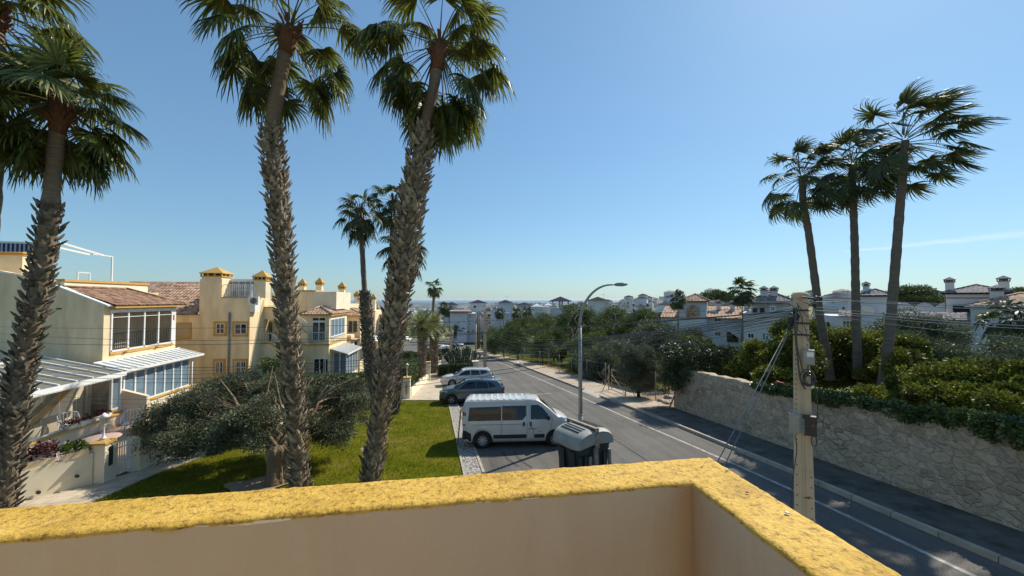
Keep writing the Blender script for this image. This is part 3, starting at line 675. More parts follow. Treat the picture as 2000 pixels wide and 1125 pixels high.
# ------------------------------------------------------------------ leaf clouds and broadleaf trees
def leaves(rg, clumps, n, ln, wd, sub=22, subr=.38, up=.25, shell=.75):
    """clumps: (centre, (rx,ry,rz)); returns quads of diamond leaves gathered in uneven sub-clumps"""
    C = []; W = []
    for c, r in clumps:
        r = np.array(r, float); c = np.array(c, float); k = max(4, int(sub*rg.uniform(.8,1.2)))
        u = nrm(rg.normal(0,1,(k,3))); q = c+u*r*rg.uniform(.45,.95,(k,1)); C.append(np.c_[q, np.tile(r*subr, (k,1))*rg.uniform(.6,1.3,(k,1))]); W += [r[0]*r[2]]*k
    C = np.concatenate(C); W = np.array(W)*C[:,3]; W /= W.sum()
    idx = rg.choice(len(C), n, p=W); u = nrm(rg.normal(0,1,(n,3))); rr = rg.random((n,1))**(1-shell*.75)
    p = C[idx,:3]+u*rr*C[idx,3:6]
    d = nrm(u+rg.normal(0,.7,(n,3))+np.array([0,0,up])); s = nrm(np.cross(d, rg.normal(0,1,(n,3)))); l = ln*rg.uniform(.6,1.3,(n,1)); w_ = wd*rg.uniform(.7,1.2,(n,1))/2
    return np.stack([p, p+d*l*.45+s*w_, p+d*l, p+d*l*.45-s*w_], 1)
def pixclump(cx, cy, rx, ry, d, depth=None):
    c = at(cx, cy, d); return (c, (rx/F*d, (depth or (rx+ry)/2)/F*d if depth is None else depth, ry/F*d))
def limb(mb, a, b, r0, r1, seed, sag=.12, n=7):
    rg = random.Random(seed); a = Vector(a); b = Vector(b); L = (b-a).length; pts = []
    for i in range(n+1):
        f = i/n; p = a.lerp(b, f)+Vector((0,0,L*sag*math.sin(math.pi*f)))
        if 0 < i < n: p += Vector((rg.uniform(-1,1), rg.uniform(-1,1), rg.uniform(-1,1)))*L*.045
        pts.append(p)
    mb.tube(pts, [r0+(r1-r0)*(i/n)**.8 for i in range(n+1)], 7); return pts
def tree(name, label, cat, base, clumps, nl, ln, wd, leafm, seed, group=None, trunk_r=.14, bark='bark', sub=22, subr=.38, stems=1, fork=.35, shell=.75, tw=True, kind=None):
    rg = np.random.default_rng(seed); t = thing(name, label, cat, base, group)
    if kind: t['kind'] = kind
    if trunk_r:
        mb = MB(); cc = sum((Vector(c[0]) for c in clumps), Vector())/len(clumps); base = Vector(base)
        for s_ in range(stems):
            off = Vector((rg.uniform(-.25,.25), rg.uniform(-.25,.25), 0))*(1 if stems > 1 else 0)
            b0 = base+off-Vector((0,0,.15)); fk = b0.lerp(cc, fork)+Vector(rg.uniform(-.2,.2,3)); fk.x = b0.x*.7+fk.x*.3; fk.y = b0.y*.7+fk.y*.3
            limb(mb, b0, fk, trunk_r*1.15, trunk_r*.8, seed+s_, 0)
            for i, (c, r) in enumerate(clumps):
                if i % stems == s_:
                    e = limb(mb, fk, Vector(c), trunk_r*.5, trunk_r*.12, seed+i*7+s_)
                    for k in range(2):
                        e2 = Vector(c)+Vector([rg.uniform(-.5,.5)*q for q in r]); limb(mb, e[-3], e2, trunk_r*.25, trunk_r*.06, seed+i*11+k, .05, 4)
        obj('trunk', mb, M[bark], t)
    nl = int(nl*3.0)
    quads('crown', leaves(rg, clumps, nl, ln, wd*1.1, sub, subr, shell=shell), M[leafm], t)
    return t
PC = pixclump
# ------------------------------------------------------------------ building helpers
def V(*a): return Vector(a)
FR = {'S': (V(1,0,0), V(0,-1,0)), 'E': (V(0,1,0), V(1,0,0)), 'W': (V(0,-1,0), V(-1,0,0)), 'N': (V(-1,0,0), V(0,1,0))}
def facebox(mb, face, o, u0, u1, z0, z1, n0, n1):
    """box on a wall: o = point of the wall plane; u along the wall, n outwards"""
    U, Nn = FR[face]; o = Vector(o); Z = V(0,0,1)
    a = o+U*u0+Nn*n0; b = o+U*u1+Nn*n1
    return mb.box(a.x, b.x, a.y, b.y, o.z+z0, o.z+z1)
def window(par, face, o, w_, h, trim='trim', tw=.11, sash='white', pane='pane', mull=1, rails=1, grille=False, sill=True, rail=False, name='window', frame_w=.05):
    mb = MB()
    if trim:
        facebox(mb, face, o, -tw, 0, -tw, h+tw, -.02, .045); facebox(mb, face, o, w_, w_+tw, -tw, h+tw, -.02, .045)
        facebox(mb, face, o, 0, w_, h, h+tw, -.02, .045); facebox(mb, face, o, 0, w_, -tw, 0, -.02, .07 if sill else .045)
        f = obj(name, mb, M[trim], par)
        mb = MB()
    else: f = None
    fw = frame_w
    facebox(mb, face, o, 0, fw, 0, h, .004, .032); facebox(mb, face, o, w_-fw, w_, 0, h, .004, .032)
    facebox(mb, face, o, fw, w_-fw, h-fw, h, .004, .032); facebox(mb, face, o, fw, w_-fw, 0, fw, .004, .032)
    for i in range(mull): x = w_*(i+1)/(mull+1); facebox(mb, face, o, x-fw*.5, x+fw*.5, fw, h-fw, .005, .033)
    for i in range(rails-1): z = h*(i+1)/rails; facebox(mb, face, o, fw, w_-fw, z-.012, z+.012, .005, .028)
    s = obj('sash' if f else name, mb, M[sash], f or par); top = f or s
    mb = MB(); facebox(mb, face, o, .01, w_-.01, .01, h-.01, .001, .012); obj('pane', mb, M[pane], top)
    if grille:
        mb = MB(); nb = max(3, int(w_/.14))
        for i in range(nb+1): x = w_*i/nb; facebox(mb, face, o, x-.009, x+.009, -.02, h+.02, .085, .103)
        for q in (.12, .5, .88): facebox(mb, face, o, -.03, w_+.03, h*q-.008, h*q+.008, .078, .086)
        obj('grille', mb, M['dark_metal' if grille is True else grille], top)
    return top
def railing(par, a, b, h=.9, m='white', step=.12, name='railing', w_=.022):
    a = Vector(a); b = Vector(b); mb = MB(); up = V(0,0,1); n = max(2, int((b-a).length/step))
    mb.bar(a+up*h, b+up*h, .045); mb.bar(a+up*.1, b+up*.1, .03)
    for i in range(n+1): p = a.lerp(b, i/n); mb.bar(p+up*.1, p+up*h, w_)
    return obj(name, mb, M[m], par)
def tiled(mb, o, e, s, Lx, Ls, inside, pitch=.21, amp=.035, course=.36, lift=.02):
    """corrugated clay tiling on a slope: o eave corner, e unit along the eave, s unit up the slope"""
    e = Vector(e).normalized(); s = Vector(s).normalized(); n = e.cross(s).normalized(); n = n if n.z > 0 else -n
    sx = 6; nxx = int(Lx/pitch*sx); nc = max(1, int(Ls/course)); rows = []
    for c in range(nc):
        for q in (0, 1):
            rows.append((c, min(Ls, (c+q)*course), lift if q == 0 else 0))
    o = Vector(o); vs = []
    for (c, t_, l) in rows:
        for i in range(nxx+1):
            x = i*pitch/sx; jit = .006*math.sin(c*7.1+int(i/sx)*3.7); hgt = amp*abs(math.cos(math.pi*i/sx))+l+jit
            vs.append(o+e*x+s*t_+n*(hgt+.01))
    w1 = nxx+1; fs = []
    for j in range(len(rows)-1):
        for i in range(nxx):
            x = (i+.5)*pitch/sx; t_ = (rows[j][1]+rows[j+1][1])/2
            if inside(x, t_): fs.append((j*w1+i, j*w1+i+1, (j+1)*w1+i+1, (j+1)*w1+i))
    mb.add(vs, fs)
def hip_roof(par, x0, x1, y0, y1, z, h, m='tile', over=.3, detail=True, ridge=None, sides='SEWN', trim='trim', name='roof', pitch=.21):
    x0 -= over; x1 += over; y0 -= over; y1 += over; W = x1-x0; Dp = y1-y0; k = min(W, Dp)/2 if ridge is None else ridge
    mb = MB()
    if W >= Dp: A, B = V(x0+k, (y0+y1)/2, z+h), V(x1-k, (y0+y1)/2, z+h)
    else: A, B = V((x0+x1)/2, y0+k, z+h), V((x0+x1)/2, y1-k, z+h)
    c = [V(x0,y0,z), V(x1,y0,z), V(x1,y1,z), V(x0,y1,z)]
    mb.add(c+[A, B], [(0,3,2,1)]+([(0,1,5,4),(1,2,5),(2,3,4,5),(3,0,4)] if W >= Dp else [(0,1,4),(1,2,5,4),(2,3,5),(3,0,4,5)]))
    r = obj(name, mb, M[m], par)
    if detail:
        mb = MB(); polys = {'S': [c[0], c[1]]+([B, A] if W >= Dp else [A]), 'E': [c[1], c[2]]+([B] if W >= Dp else [B, A]),
                            'N': [c[2], c[3]]+([A, B] if W >= Dp else [B]), 'W': [c[3], c[0]]+([A] if W >= Dp else [A, B])}
        for f in sides:
            P = polys[f]; o = P[0]; e = (P[1]-P[0]).normalized(); L = (P[1]-P[0]).length; tmp = P[2]-P[0]; n = e.cross(tmp).normalized(); s = n.cross(e).normalized(); s = s if s.z > 0 else -s
            q = [((p-o).dot(e), (p-o).dot(s)) for p in P]; Ls = max(b for a, b in q); lt = min(a for a, b in q if b > Ls-.01); rt = max(a for a, b in q if b > Ls-.01)
            tiled(mb, o, e, s, L, Ls+.02, lambda x, t_, lt=lt, rt=rt, Ls=Ls, L=L: lt*t_/Ls-.05 <= x <= L-(L-rt)*t_/Ls+.05, pitch=pitch)
        obj('roof_tiles', mb, M[m], r)
        mb = MB(); up = V(0,0,.05)
        for a, b in ((c[0], A), (c[3], A if W >= Dp else B), (c[1], B if W >= Dp else A), (c[2], B), (A, B)):
            if (b-a).length > .1: mb.tube([a+up, b+up], .085, 7)
        obj('ridge', mb, M[m], r)
    if trim:
        mb = MB(); mb.box(x0+.06, x1-.06, y0+.06, y1-.06, z-.14, z-.003); obj('eave', mb, M[trim], r)
    return r
def chimney(par, cx, cy, z0, z1, w_=.55, wallm='cream', capm='trim', h=.5, vents=True, name='chimney', dy=None):
    mb = MB(); d = dy or w_; mb.box(cx-w_/2, cx+w_/2, cy-d/2, cy+d/2, z0, z1); c = obj(name, mb, M[wallm], par)
    mb = MB(); o = .07; q = w_/2+o; r = d/2+o; mb.box(cx-q, cx+q, cy-r, cy+r, z1, z1+.09)
    if vents:
        for i in range(4):
            x = cx-q+.04+(2*q-.08)*i/3
            for yy in (cy-r+.05, cy+r-.05): mb.box(x-.045, x+.045, yy-.045, yy+.045, z1+.09, z1+.27)
        for i in (1, 2):
            y = cy-r+.05+(2*r-.1)*i/3
            for xx in (cx-q+.04, cx+q-.04): mb.box(xx-.045, xx+.045, y-.045, y+.045, z1+.09, z1+.27)
    zc = z1+(.27 if vents else .09); q += .06; r += .06
    mb.box(cx-q, cx+q, cy-r, cy+r, zc, zc+.05)
    mb.add([(cx-q,cy-r,zc+.05),(cx+q,cy-r,zc+.05),(cx+q,cy+r,zc+.05),(cx-q,cy+r,zc+.05),(cx,cy,zc+.05+h)], [(0,1,4),(1,2,4),(2,3,4),(3,0,4)])
    obj('chimney_cap', mb, M[capm], c)
    if vents: mb = MB(); mb.box(cx-w_/2+.06, cx+w_/2-.06, cy-d/2+.06, cy+d/2-.06, z1+.09, z1+.26); obj('flue', mb, M['dark_metal'], c)
    return c
# ------------------------------------------------------------------ near left house with the glazed porch
h1 = thing('house', 'nearest cream house with a brown tiled roof, white glazed upper balcony and glass porch', 'house', (-18.1, 23.1, -6.9))
mb = MB()
mb.prism([V(-18.1,23.1,-7.4),V(-18.1,23.1,-.30),V(-20.4,23.1,.72),V(-20.4,23.1,.98),V(-22.7,23.1,1.46),V(-26,23.1,1.9),V(-26,23.1,-7.4)], (0,.25,0))
mb.box(-18.35,-18.1,23.35,28.4,-7.4,-2.9); mb.box(-18.35,-18.1,23.35,28.4,-.58,-.32); mb.box(-19.9,-18.12,28.15,28.4,-2.9,-.32)
mb.box(-19.9,-19.65,23.35,28.15,-7.4,.3); mb.box(-26,-19.9,23.36,29.5,-7.4,.45); mb.box(-18.35,-18.1,28.0,28.4,-2.9,-.58); mb.box(-18.35,-18.1,23.35,23.55,-2.9,-.58)
obj('wall', mb, M['cream_dirty'], h1)
mb = MB(); mb.box(-20.42,-20.15,23.36,28.9,.45,.95); obj('parapet', mb, M['cream_pale'], h1)
mb = MB(); mb.box(-20.5,-20.08,23.3,28.98,.95,1.08); obj('parapet_cap', mb, M['trim'], h1)
mb = MB(); mb.box(-18.1,-18.04,23.5,28.1,-2.98,-2.82); obj('trim_band', mb, M['trim'], h1)
mb = MB()                                               # white verge along the gable
mb.bar((-17.9,23.22,-.34),(-20.35,23.22,.74),.34,.07); mb.bar((-20.5,23.22,1.0),(-26,23.22,1.93),.34,.06); obj('verge', mb, M['white'], h1)
mb = MB(); P = [V(-17.72,23.3,-.34),V(-17.72,28.75,-.34),V(-20.15,27.2,.62),V(-20.15,23.3,.62)]
mb.add(P+[V(-17.72,28.75,-.36),V(-20.15,28.75,-.36)], [(0,1,2,3),(4,5,2)]); rf = obj('roof', mb, M['tile'], h1)
mb = MB(); e = V(0,1,0); s = (P[3]-P[0]).normalized(); Ls = (P[3]-P[0]).length
tiled(mb, P[0], e, s, 5.45, Ls, lambda x, t_: x < 5.45-1.55*t_/Ls, pitch=.2)
e2 = V(-1,0,0); s2 = V(0,-1.55,.96).normalized(); tiled(mb, P[1], e2, s2, 2.4, V(0,1.55,.96).length, lambda x, t_: x > 2.4*t_/V(0,1.55,.96).length, pitch=.2)
mb.tube([P[1]+V(0,0,.05), P[2]+V(0,0,.06)], .09, 8); mb.tube([P[2]+V(0,0,.06), P[3]+V(0,0,.06)], .07, 8); obj('roof_tiles', mb, M['tile'], rf)
mb = MB(); mb.box(-17.76,-18.09,23.36,28.7,-.46,-.36); obj('eave', mb, M['trim'], rf)
mb = MB(); mb.box(-19.9,-18.36,23.36,28.14,-2.98,-2.86); obj('balcony_floor', mb, M['pavers'], h1)
mb = MB(); mb.box(-19.64,-19.60,24.3,25.5,-2.86,-.75); obj('door', mb, M['pane'], h1)
# white glazed balcony frame
mb = MB(); X = -18.1
ys = [23.55, 24.62, 25.75, 26.85, 27.98]
for y in ys: mb.box(X-.03, X+.05, y-.045, y+.045, -2.8, -.6)
mb.box(X-.03, X+.05, 23.5, 28.03, -2.82, -2.74); mb.box(X-.03, X+.06, 23.45, 28.1, -.72, -.55); mb.box(X-.03, X+.045, 23.5, 28.03, -.98, -.95)
fr = obj('balcony_glazing', mb, M['white'], h1)
mb = MB(); mb.box(X+.0, X+.012, 23.6, 27.93, -2.74, -.72); obj('pane', mb, M['glass'], fr)
railing(h1, (-18.25,23.6,-2.82), (-18.25,27.95,-2.82), .95, 'dark_metal', .13)
mb = MB(); mb.box(-18.098,-18.075,27.98,28.36,-2.9,-.6); obj('corner_panel', mb, M['white'], h1)
mb = MB(); mb.box(-18.072,-18.06,28.1,28.2,-1.35,-1.0); obj('alarm_sign', mb, M['red'], h1)
mb = MB(); mb.box(-20.25,-20.0,23.085,23.1,-.52,-.44); obj('air_vent', mb, M['rust'], h1)
chimney(h1, -24.2, 25.6, 1.0, 2.45, 1.5, 'cream', 'trim', .35, vents=False)
# terrace frame and striped awning on its roof
pg = thing('roof_pergola', 'white tube pergola with blue striped awning on the roof of the nearest house', 'pergola', (-20.6, 24.5, 1.0))
mb = MB(); mb.bar((-20.5,26.6,1.0),(-20.5,26.6,2.62),.07); mb.bar((-20.5,26.6,2.62),(-20.5,25.3,2.62),.06)
mb.bar((-20.5,26.0,2.62),(-20.5,23.4,3.02),.08,.1); mb.bar((-20.9,25.6,2.62),(-20.9,23.2,2.85),.07,.1); mb.bar((-20.5,23.5,2.95),(-25,23.5,3.0),.08,.1)
obj('frame', mb, M['white'], pg)
mb = MB(); mb.add([(-20.9,23.45,2.9),(-25,23.45,2.95),(-25,23.45,2.45),(-20.9,23.45,2.5),(-20.9,23.5,2.9),(-25,23.5,2.95),(-25,23.5,2.45),(-20.9,23.5,2.5)], [(0,1,2,3),(7,6,5,4),(0,4,5,1),(3,2,6,7)]); obj('awning', mb, M['awning'], pg)
mb = MB()
for a, b in (((-20.35,24.3,1.08),(-20.35,24.3,1.5)),((-20.35,25.0,1.08),(-20.35,25.0,1.5)),((-20.35,24.3,1.5),(-20.35,25.0,1.5))): mb.bar(a, b, .05)
tag(obj('hatch_frame', mb, M['white'], loc=(-20.35,24.3,1.08)), 'small white metal frame standing on the orange parapet cap of the nearest house', 'frame')
# ground floor conservatory
cv = thing('conservatory', 'white slatted lean-to with tall white framed windows along the nearest house', 'conservatory', (-17, 25, -6.9))
mb = MB(); mb.box(-17.15,-16.93,22.2,28.0,-7.4,-5.72); mb.box(-18.1,-17.15,27.78,28.0,-7.4,-5.72); obj('base_wall', mb, M['cream_pale'], cv)
mb = MB(); mb.box(-17.16,-16.87,22.15,28.06,-5.72,-5.60); obj('sill', mb, M['trim'], cv)
mb = MB(); n = 8
for i in range(n+1): y = 22.25+5.7*i/n; mb.box(-17.06,-16.96,y-.045,y+.045,-5.6,-3.84)
mb.box(-17.08,-16.94,22.2,28.0,-3.92,-3.80); mb.box(-17.07,-16.95,22.2,28.0,-5.6,-5.54)
f = obj('window_frame', mb, M['white'], cv); mb = MB(); mb.box(-17.03,-17.01,22.3,27.9,-5.54,-3.92); obj('pane', mb, M['pane_blue'], f)
mb = MB(); mb.add([(-18.09,22.6,-3.28),(-16.62,22.6,-3.70),(-16.62,28.7,-3.70),(-18.09,28.7,-3.28),(-18.09,22.6,-3.31),(-16.62,22.6,-3.73),(-16.62,28.7,-3.73),(-18.09,28.7,-3.31)], [(0,1,2,3),(7,6,5,4),(0,4,5,1),(1,5,6,2),(2,6,7,3)])
r = obj('lean_to_roof', mb, M['poly_white'], cv)
mb = MB()
for i in range(15): y = 22.62+6.06*i/14; mb.bar((-18.09,y,-3.25),(-16.6,y,-3.675),.07,.05)
mb.bar((-16.6,22.55,-3.70),(-16.6,28.75,-3.70),.08,.13); mb.bar((-18.06,22.55,-3.25),(-18.06,28.75,-3.25),.06,.08); obj('roof_bar', mb, M['white'], r)
mb = MB(); mb.tube([(-16.86,28.05,-3.75),(-16.86,28.05,-7.1)], .04, 8); obj('downpipe', mb, M['white'], cv)
for y in (24.4,26.7): mb = MB(); mb.box(-18.08,-18.0,y-.1,y+.1,-3.0,-2.9); obj('wall_lamp', mb, M['rust'], h1)
# low partition wall beside the porch
mb = MB(); mb.prism([V(-16.55,22.15,-7.3),V(-16.55,22.15,-4.55),V(-15.35,22.15,-4.92),V(-15.35,22.15,-7.3)], (0,.2,0))
pw = tag(obj('partition_wall', mb, M['patio_wall'], loc=(-15.9,22.2,-6.8)), 'orange cream partition wall with a sloping top right of the glass porch', 'wall')
# glass porch
po = thing('glass_porch', 'frameless glass porch under a white pergola with grey translucent roof panels', 'porch', (-16.5, 19, -6.6))
X = -16.5; y0, y1 = 17.6, 22.1; zt = -3.78
mb = MB(); mb.bar((X,y0-.1,zt),(X,y1+.3,zt),.10,.20)
for y in (y0, y1): mb.bar((X,y,zt-.05),(X,y,-5.6 if y > 20 else -6.9),.09)
for i in range(7): y = 17.5+(y1+.1-17.5)*i/6; mb.bar((X,y,zt+.13),(-19.9,y,zt+.94),.06,.07)
mb.bar((-19.9,17.4,zt+.92),(-19.9,22.2,zt+.92),.07,.08)
for i in range(4): mb.bar((-18.6,13+1.3*i,zt+.3),(-22,13+1.3*i,zt+.9),.06,.08)
obj('frame', mb, M['white'], po)
mb = MB(); a = [(X,17.45,zt+.09),(X,y1+.2,zt+.09),(-19.9,y1+.2,zt+.90),(-19.9,17.45,zt+.90)]; mb.add(a+[(p[0],p[1],p[2]-.02) for p in a], [(0,1,2,3),(7,6,5,4)]); obj('roof_panel', mb, M['poly'], po)
n = 6
for i in range(n):
    ya = y0+.07+(y1-y0-.1)*i/n; yb = y0+.02+(y1-y0-.1)*(i+1)/n; mb = MB(); mb.box(X-.005,X+.005,ya,yb,-5.56,zt-.1); obj('glass_pane', mb, M['glass'], po)
mb = MB(); mb.box(X-.03,X+.03,y0,y1,-5.62,-5.56); mb.box(X-.03,X+.03,y0,y1,zt-.14,zt-.10); obj('rail', mb, M['white'], po)
mb = MB(); mb.box(-19.9,-16.2,12.6,22.1,-7.4,-6.15); obj('floor', mb, M['patio'], po)
mb = MB(); mb.box(-16.62,-16.25,17.2,22.1,-6.15,-5.68); obj('base_wall', mb, M['patio_wall'], po)
mb = MB(); mb.box(-16.66,-16.18,17.0,22.1,-5.68,-5.622); mb.box(-17.6,-16.18,16.8,17.0,-6.1,-5.9); obj('coping', mb, M['trim'], po)
mb = MB(); mb.prism([V(-18.0,19.0,-6.15),V(-18.0,22.0,-6.15),V(-18.0,22.0,-4.1),V(-18.0,21.6,-4.1)], (-.25,0,0)); mb.box(-19.8,-17.9,22.1,22.3,-6.15,-3.6); obj('stair_wall', mb, M['cream_pale'], po)
mb = MB(); mb.bar((-18.12,18.9,-6.1),(-18.12,21.7,-4.05),.32,.08); obj('stair_coping', mb, M['trim'], po)
def wicker_chair(name, label, x, y, z, rz, m='white_plastic', cat='chair', group=None, sc_=1.0):
    t = thing(name, label, cat, (0,0,0), group)
    for sx in (-1, 1):
        for sy in (-1, 1):
            mb = MB(); mb.tube([(sx*.24,sy*.22,.40),(sx*.28,sy*.27,0)], .022, 6); obj('leg', mb, M[m], t)
    mb = MB(); mb.box(-.26,.26,-.25,.25,.38,.43); obj('seat', mb, M[m], t)
    mb = MB()
    for i in range(9):
        a = math.pi*(i/8); x_ = .29*math.cos(a); y_ = .26+.06*math.sin(a); mb.bar((x_,y_-.02,.42),(x_*1.1,y_+.10,.86+.07*math.sin(a)),.045,.016)
    mb.tube([(.32*math.cos(math.pi*i/12),.36+.06*math.sin(math.pi*i/12),.86+.08*math.sin(math.pi*i/12)) for i in range(13)], .025, 6); obj('backrest', mb, M[m], t)
    mb = MB()
    for sx in (-1, 1): mb.tube([(sx*.32,.36,.84),(sx*.33,.1,.66),(sx*.31,-.2,.64),(sx*.28,-.25,.42)], .024, 6)
    obj('armrest', mb, M[m], t)
    t.scale = (sc_,)*3; t.location = (x, y, z); t.rotation_euler = (0, 0, rz); return t
wicker_chair('garden_chair', 'white plastic garden armchair standing by the partition wall', -14.9, 20.6, -6.2, .4)
wicker_chair('garden_chair', 'pale armchair inside the glass porch at the foot of the stair wall', -17.2, 20.4, -6.15, .9)
def wire_chair(label, x, y, z, rz):
    t = thing('bistro_chair', label, 'chair', (0,0,0), 'white wire chairs round the patio table')
    for sx in (-1, 1):
        for sy in (-1, 1):
            mb = MB(); mb.tube([(sx*.15,sy*.15,.45),(sx*.2,sy*.2,0)], .012, 5); obj('leg', mb, M['white'], t)
    mb = MB(); mb.lathe([(.2,.44),(.21,.455),(.2,.47),(0.01,.47)], (0,0,0), 16); obj('seat', mb, M['white'], t)
    mb = MB(); mb.tube([(.2*math.cos(a),.2+.04,.68+.24*math.sin(a)) for a in [i*2*math.pi/20 for i in range(21)]], .012, 5)
    for k in (-.1,0,.1): mb.tube([(k,.24,.46),(k,.24,.68+math.sqrt(.058-k*k))], .007, 5)
    obj('backrest', mb, M['white'], t); t.location = (x, y, z); t.rotation_euler = (0,0,rz)
zf = -6.28
wire_chair('white wire chair left of the round patio table', -13.9, 16.5, zf, 2.6)
wire_chair('white wire chair behind the round patio table', -14.6, 18.9, zf, .5)
t = thing('patio_table', 'round pink topped table with a white wire base on the patio', 'table', (-13.9, 17.8, zf))
mb = MB(); mb.lathe([(.01,.70),(.58,.70),(.60,.72),(.58,.74),(.01,.74)], (-13.9,17.8,zf), 28); obj('table_top', mb, M['pink'], t)
for k in range(4):
    a = k*math.pi/2+.4; mb = MB(); mb.tube([(-13.9+.45*math.cos(a),17.8+.45*math.sin(a),zf+.7),(-13.9+.15*math.cos(a),17.8+.15*math.sin(a),zf+.35),(-13.9+.4*math.cos(a),17.8+.4*math.sin(a),zf)], .018, 6); obj('leg', mb, M['white'], t)
mb = MB(); mb.add([(x,y,PL(15)-.03+(.0)) for x, y in ((-16.2,12.6),(-13.2,13.75),(-12.0,15.05),(-11.75,16),(-11.3,18),(-10.4,24),(-16.9,24),(-16.9,22.2),(-16.2,22.1))], [tuple(range(9))])
struct('patio', mb, M['patio'])
# garden wall with gate piers
GW = [(-15.6,12.0),(-14.3,12.75),(-13.05,13.75),(-12.2,14.75),(-11.95,15.0)]
def wall_run(mb, P, h, th, base=PL, down=.5, hh=None):
    n = len(P)
    for i in range(n-1):
        a = Vector((*P[i],0)); b = Vector((*P[i+1],0)); d = (b-a).normalized(); l = V(-d.y,d.x,0)*th/2
        def nr(k):
            if k <= 0 or k >= n-1: return l
            d2 = ((Vector((*P[k+1],0))-Vector((*P[k],0))).normalized()+(Vector((*P[k],0))-Vector((*P[k-1],0))).normalized()).normalized(); return V(-d2.y,d2.x,0)*th/2
        la, lb = nr(i), nr(i+1); ha = hh[i] if hh else h; hb = hh[i+1] if hh else h
        q = [a+la, a-la, b-lb, b+lb]; hs = [ha, ha, hb, hb]
        mb.add([(p.x,p.y,base(p.y)-down) for p in q]+[(p.x,p.y,base(p.y)+hq) for p, hq in zip(q, hs)], [(0,3,2,1),(4,5,6,7),(0,1,5,4),(1,2,6,5),(2,3,7,6),(3,0,4,7)])
gw = thing('garden_wall', 'curved low cream garden wall left of the gate with plant troughs on top', 'wall', (-13.05,13.75,-6.1))
mb = MB(); wall_run(mb, GW, 1.0, .2, hh=[.85,.85,.9,1.02,1.08]); obj('wall', mb, M['cream_pale'], gw)
mb = MB()
for (x, y, z) in ((-12.62,14.05,-5.95),(-12.08,14.62,-5.75)): mb.tube([(x,y,z),(x+.08,y-.06,z)], .05, 10)
obj('drain_hole', mb, M['dark_metal'], gw)
gw2 = thing('garden_wall', 'low cream garden wall right of the gate running behind the olive tree', 'wall', (-11.3,17.5,-6.4))
mb = MB(); wall_run(mb, [(-11.62,16.1),(-11.25,17.6),(-10.9,20),(-10.4,24)], 1.0, .2, hh=[1.15,1.0,.95,.95]); obj('wall', mb, M['cream_pale'], gw2)
mb = MB(); mb.tube([(-11.3,16.95,-6.1),(-11.2,16.93,-6.1)], .05, 10); obj('drain_hole', mb, M['dark_metal'], gw2)
def pier(label, x, y, w_, h, cap, rot=0, grille=True):
    t = thing('gate_pier', label, 'gate pier', (x, y, PL(y)))
    mb = MB(); mb.box(x-w_/2, x+w_/2, y-w_/2, y+w_/2, PL(y)-.4, PL(y)+h); obj('shaft', mb, M['cream_pale'], t)
    if cap:
        mb = MB(); q = w_/2+.05; z = PL(y)+h; mb.box(x-q, x+q, y-q, y+q, z, z+.07)
        mb.add([(x-q,y-q,z+.07),(x+q,y-q,z+.07),(x+q,y+q,z+.07),(x-q,y+q,z+.07),(x,y,z+.15)], [(0,1,4),(1,2,4),(2,3,4),(3,0,4)]); obj('cap', mb, M['trim'], t)
    if grille: mb = MB(); mb.box(x+w_/2, x+w_/2+.012, y-.08, y+.08, PL(y)+.55, PL(y)+1.2); obj('vent_grille', mb, M['dark_metal'], t)
    return t
pier('cream gate pier with an orange cap carrying the white lantern', -11.8, 15.2, .46, 1.32, True)
t = pier('uncapped cream gate pier with two blue house number tiles', -11.5, 16.28, .42, 1.3, False, grille=False)
for i, (dy, txt) in enumerate(((0, '413'),)):
    mb = MB(); x = -11.29; y = 16.28; z = PL(y)+.93; mb.box(x, x+.015, y-.15, y+.15, z-.11, z+.13); nb = obj('number_tile', mb, M['white'], t)
    mb = MB(); mb.box(x+.015, x+.018, y-.13, y+.13, z-.10, z-.0); obj('tile_border', mb, M['awning'], nb)
    for k in (-.08, 0, .08): mb = MB(); mb.box(x+.018, x+.0195, y+k-.02, y+k+.02, z+.03, z+.1); obj('digit', mb, M['dark_metal'], nb)
gt = thing('garden_gate', 'white wrought iron garden gate between the two cream piers', 'gate', (-11.65,15.5,-6.3))
mb = MB(); z0 = -6.28
for i in range(9): y = 15.46+.6*i/8; x = -11.72+.14*i/8; mb.bar((x,y,z0+.06),(x,y,z0+1.12+.1*math.sin(math.pi*i/8)), .022)
for z in (.1, .55, 1.02): mb.bar((-11.72,15.44,z0+z),(-11.58,16.08,z0+z),.03)
obj('gate_leaf', mb, M['white'], gt)
def lantern(label, x, y, z, h=.62, s=1.0):
    t = thing('post_lantern', label, 'lantern', (x, y, z)); mb = MB(); mb.lathe([(.09,0),(.09,.03),(.045,.06),(.03,.12),(.028,h-.06),(.05,h-.03),(.07,h)], (x,y,z), 10); obj('post', mb, M['white'], t)
    mb = MB(); mb.lathe([(.07,h),(.13,h+.22),(.15,h+.23)], (x,y,z), 6); obj('glass', mb, M['poly_white'], t)
    mb = MB(); mb.lathe([(.16,h+.23),(.07,h+.33),(.02,h+.38)], (x,y,z), 6); obj('cap', mb, M['white'], t)
lantern('white lantern on the orange capped gate pier', -11.8, 15.2, PL(15.2)+1.46, .5)
def trough(label, a, b, m='terracotta', w_=.22, h=.2, plants='aeonium', seed=1, n=160, ph=.22, group='plant troughs on the walls'):
    a = Vector(a); b = Vector(b); t = thing('planter', label, 'planter', a, group)
    mb = MB(); mb.bar(a+V(0,0,h/2), b+V(0,0,h/2), w_, h); obj('trough', mb, M[m], t)
    rg = np.random.default_rng(seed); k = max(1, int((b-a).length/.2)); cl = [(a.lerp(b, (i+.5)/k)+V(0,0,h+ph*.4), (.14, .14, ph*.6)) for i in range(k)]
    Q = leaves(rg, cl, n, .12, .05, sub=7, subr=.5, up=.8); quads('plant', Q, M[plants], t); return t
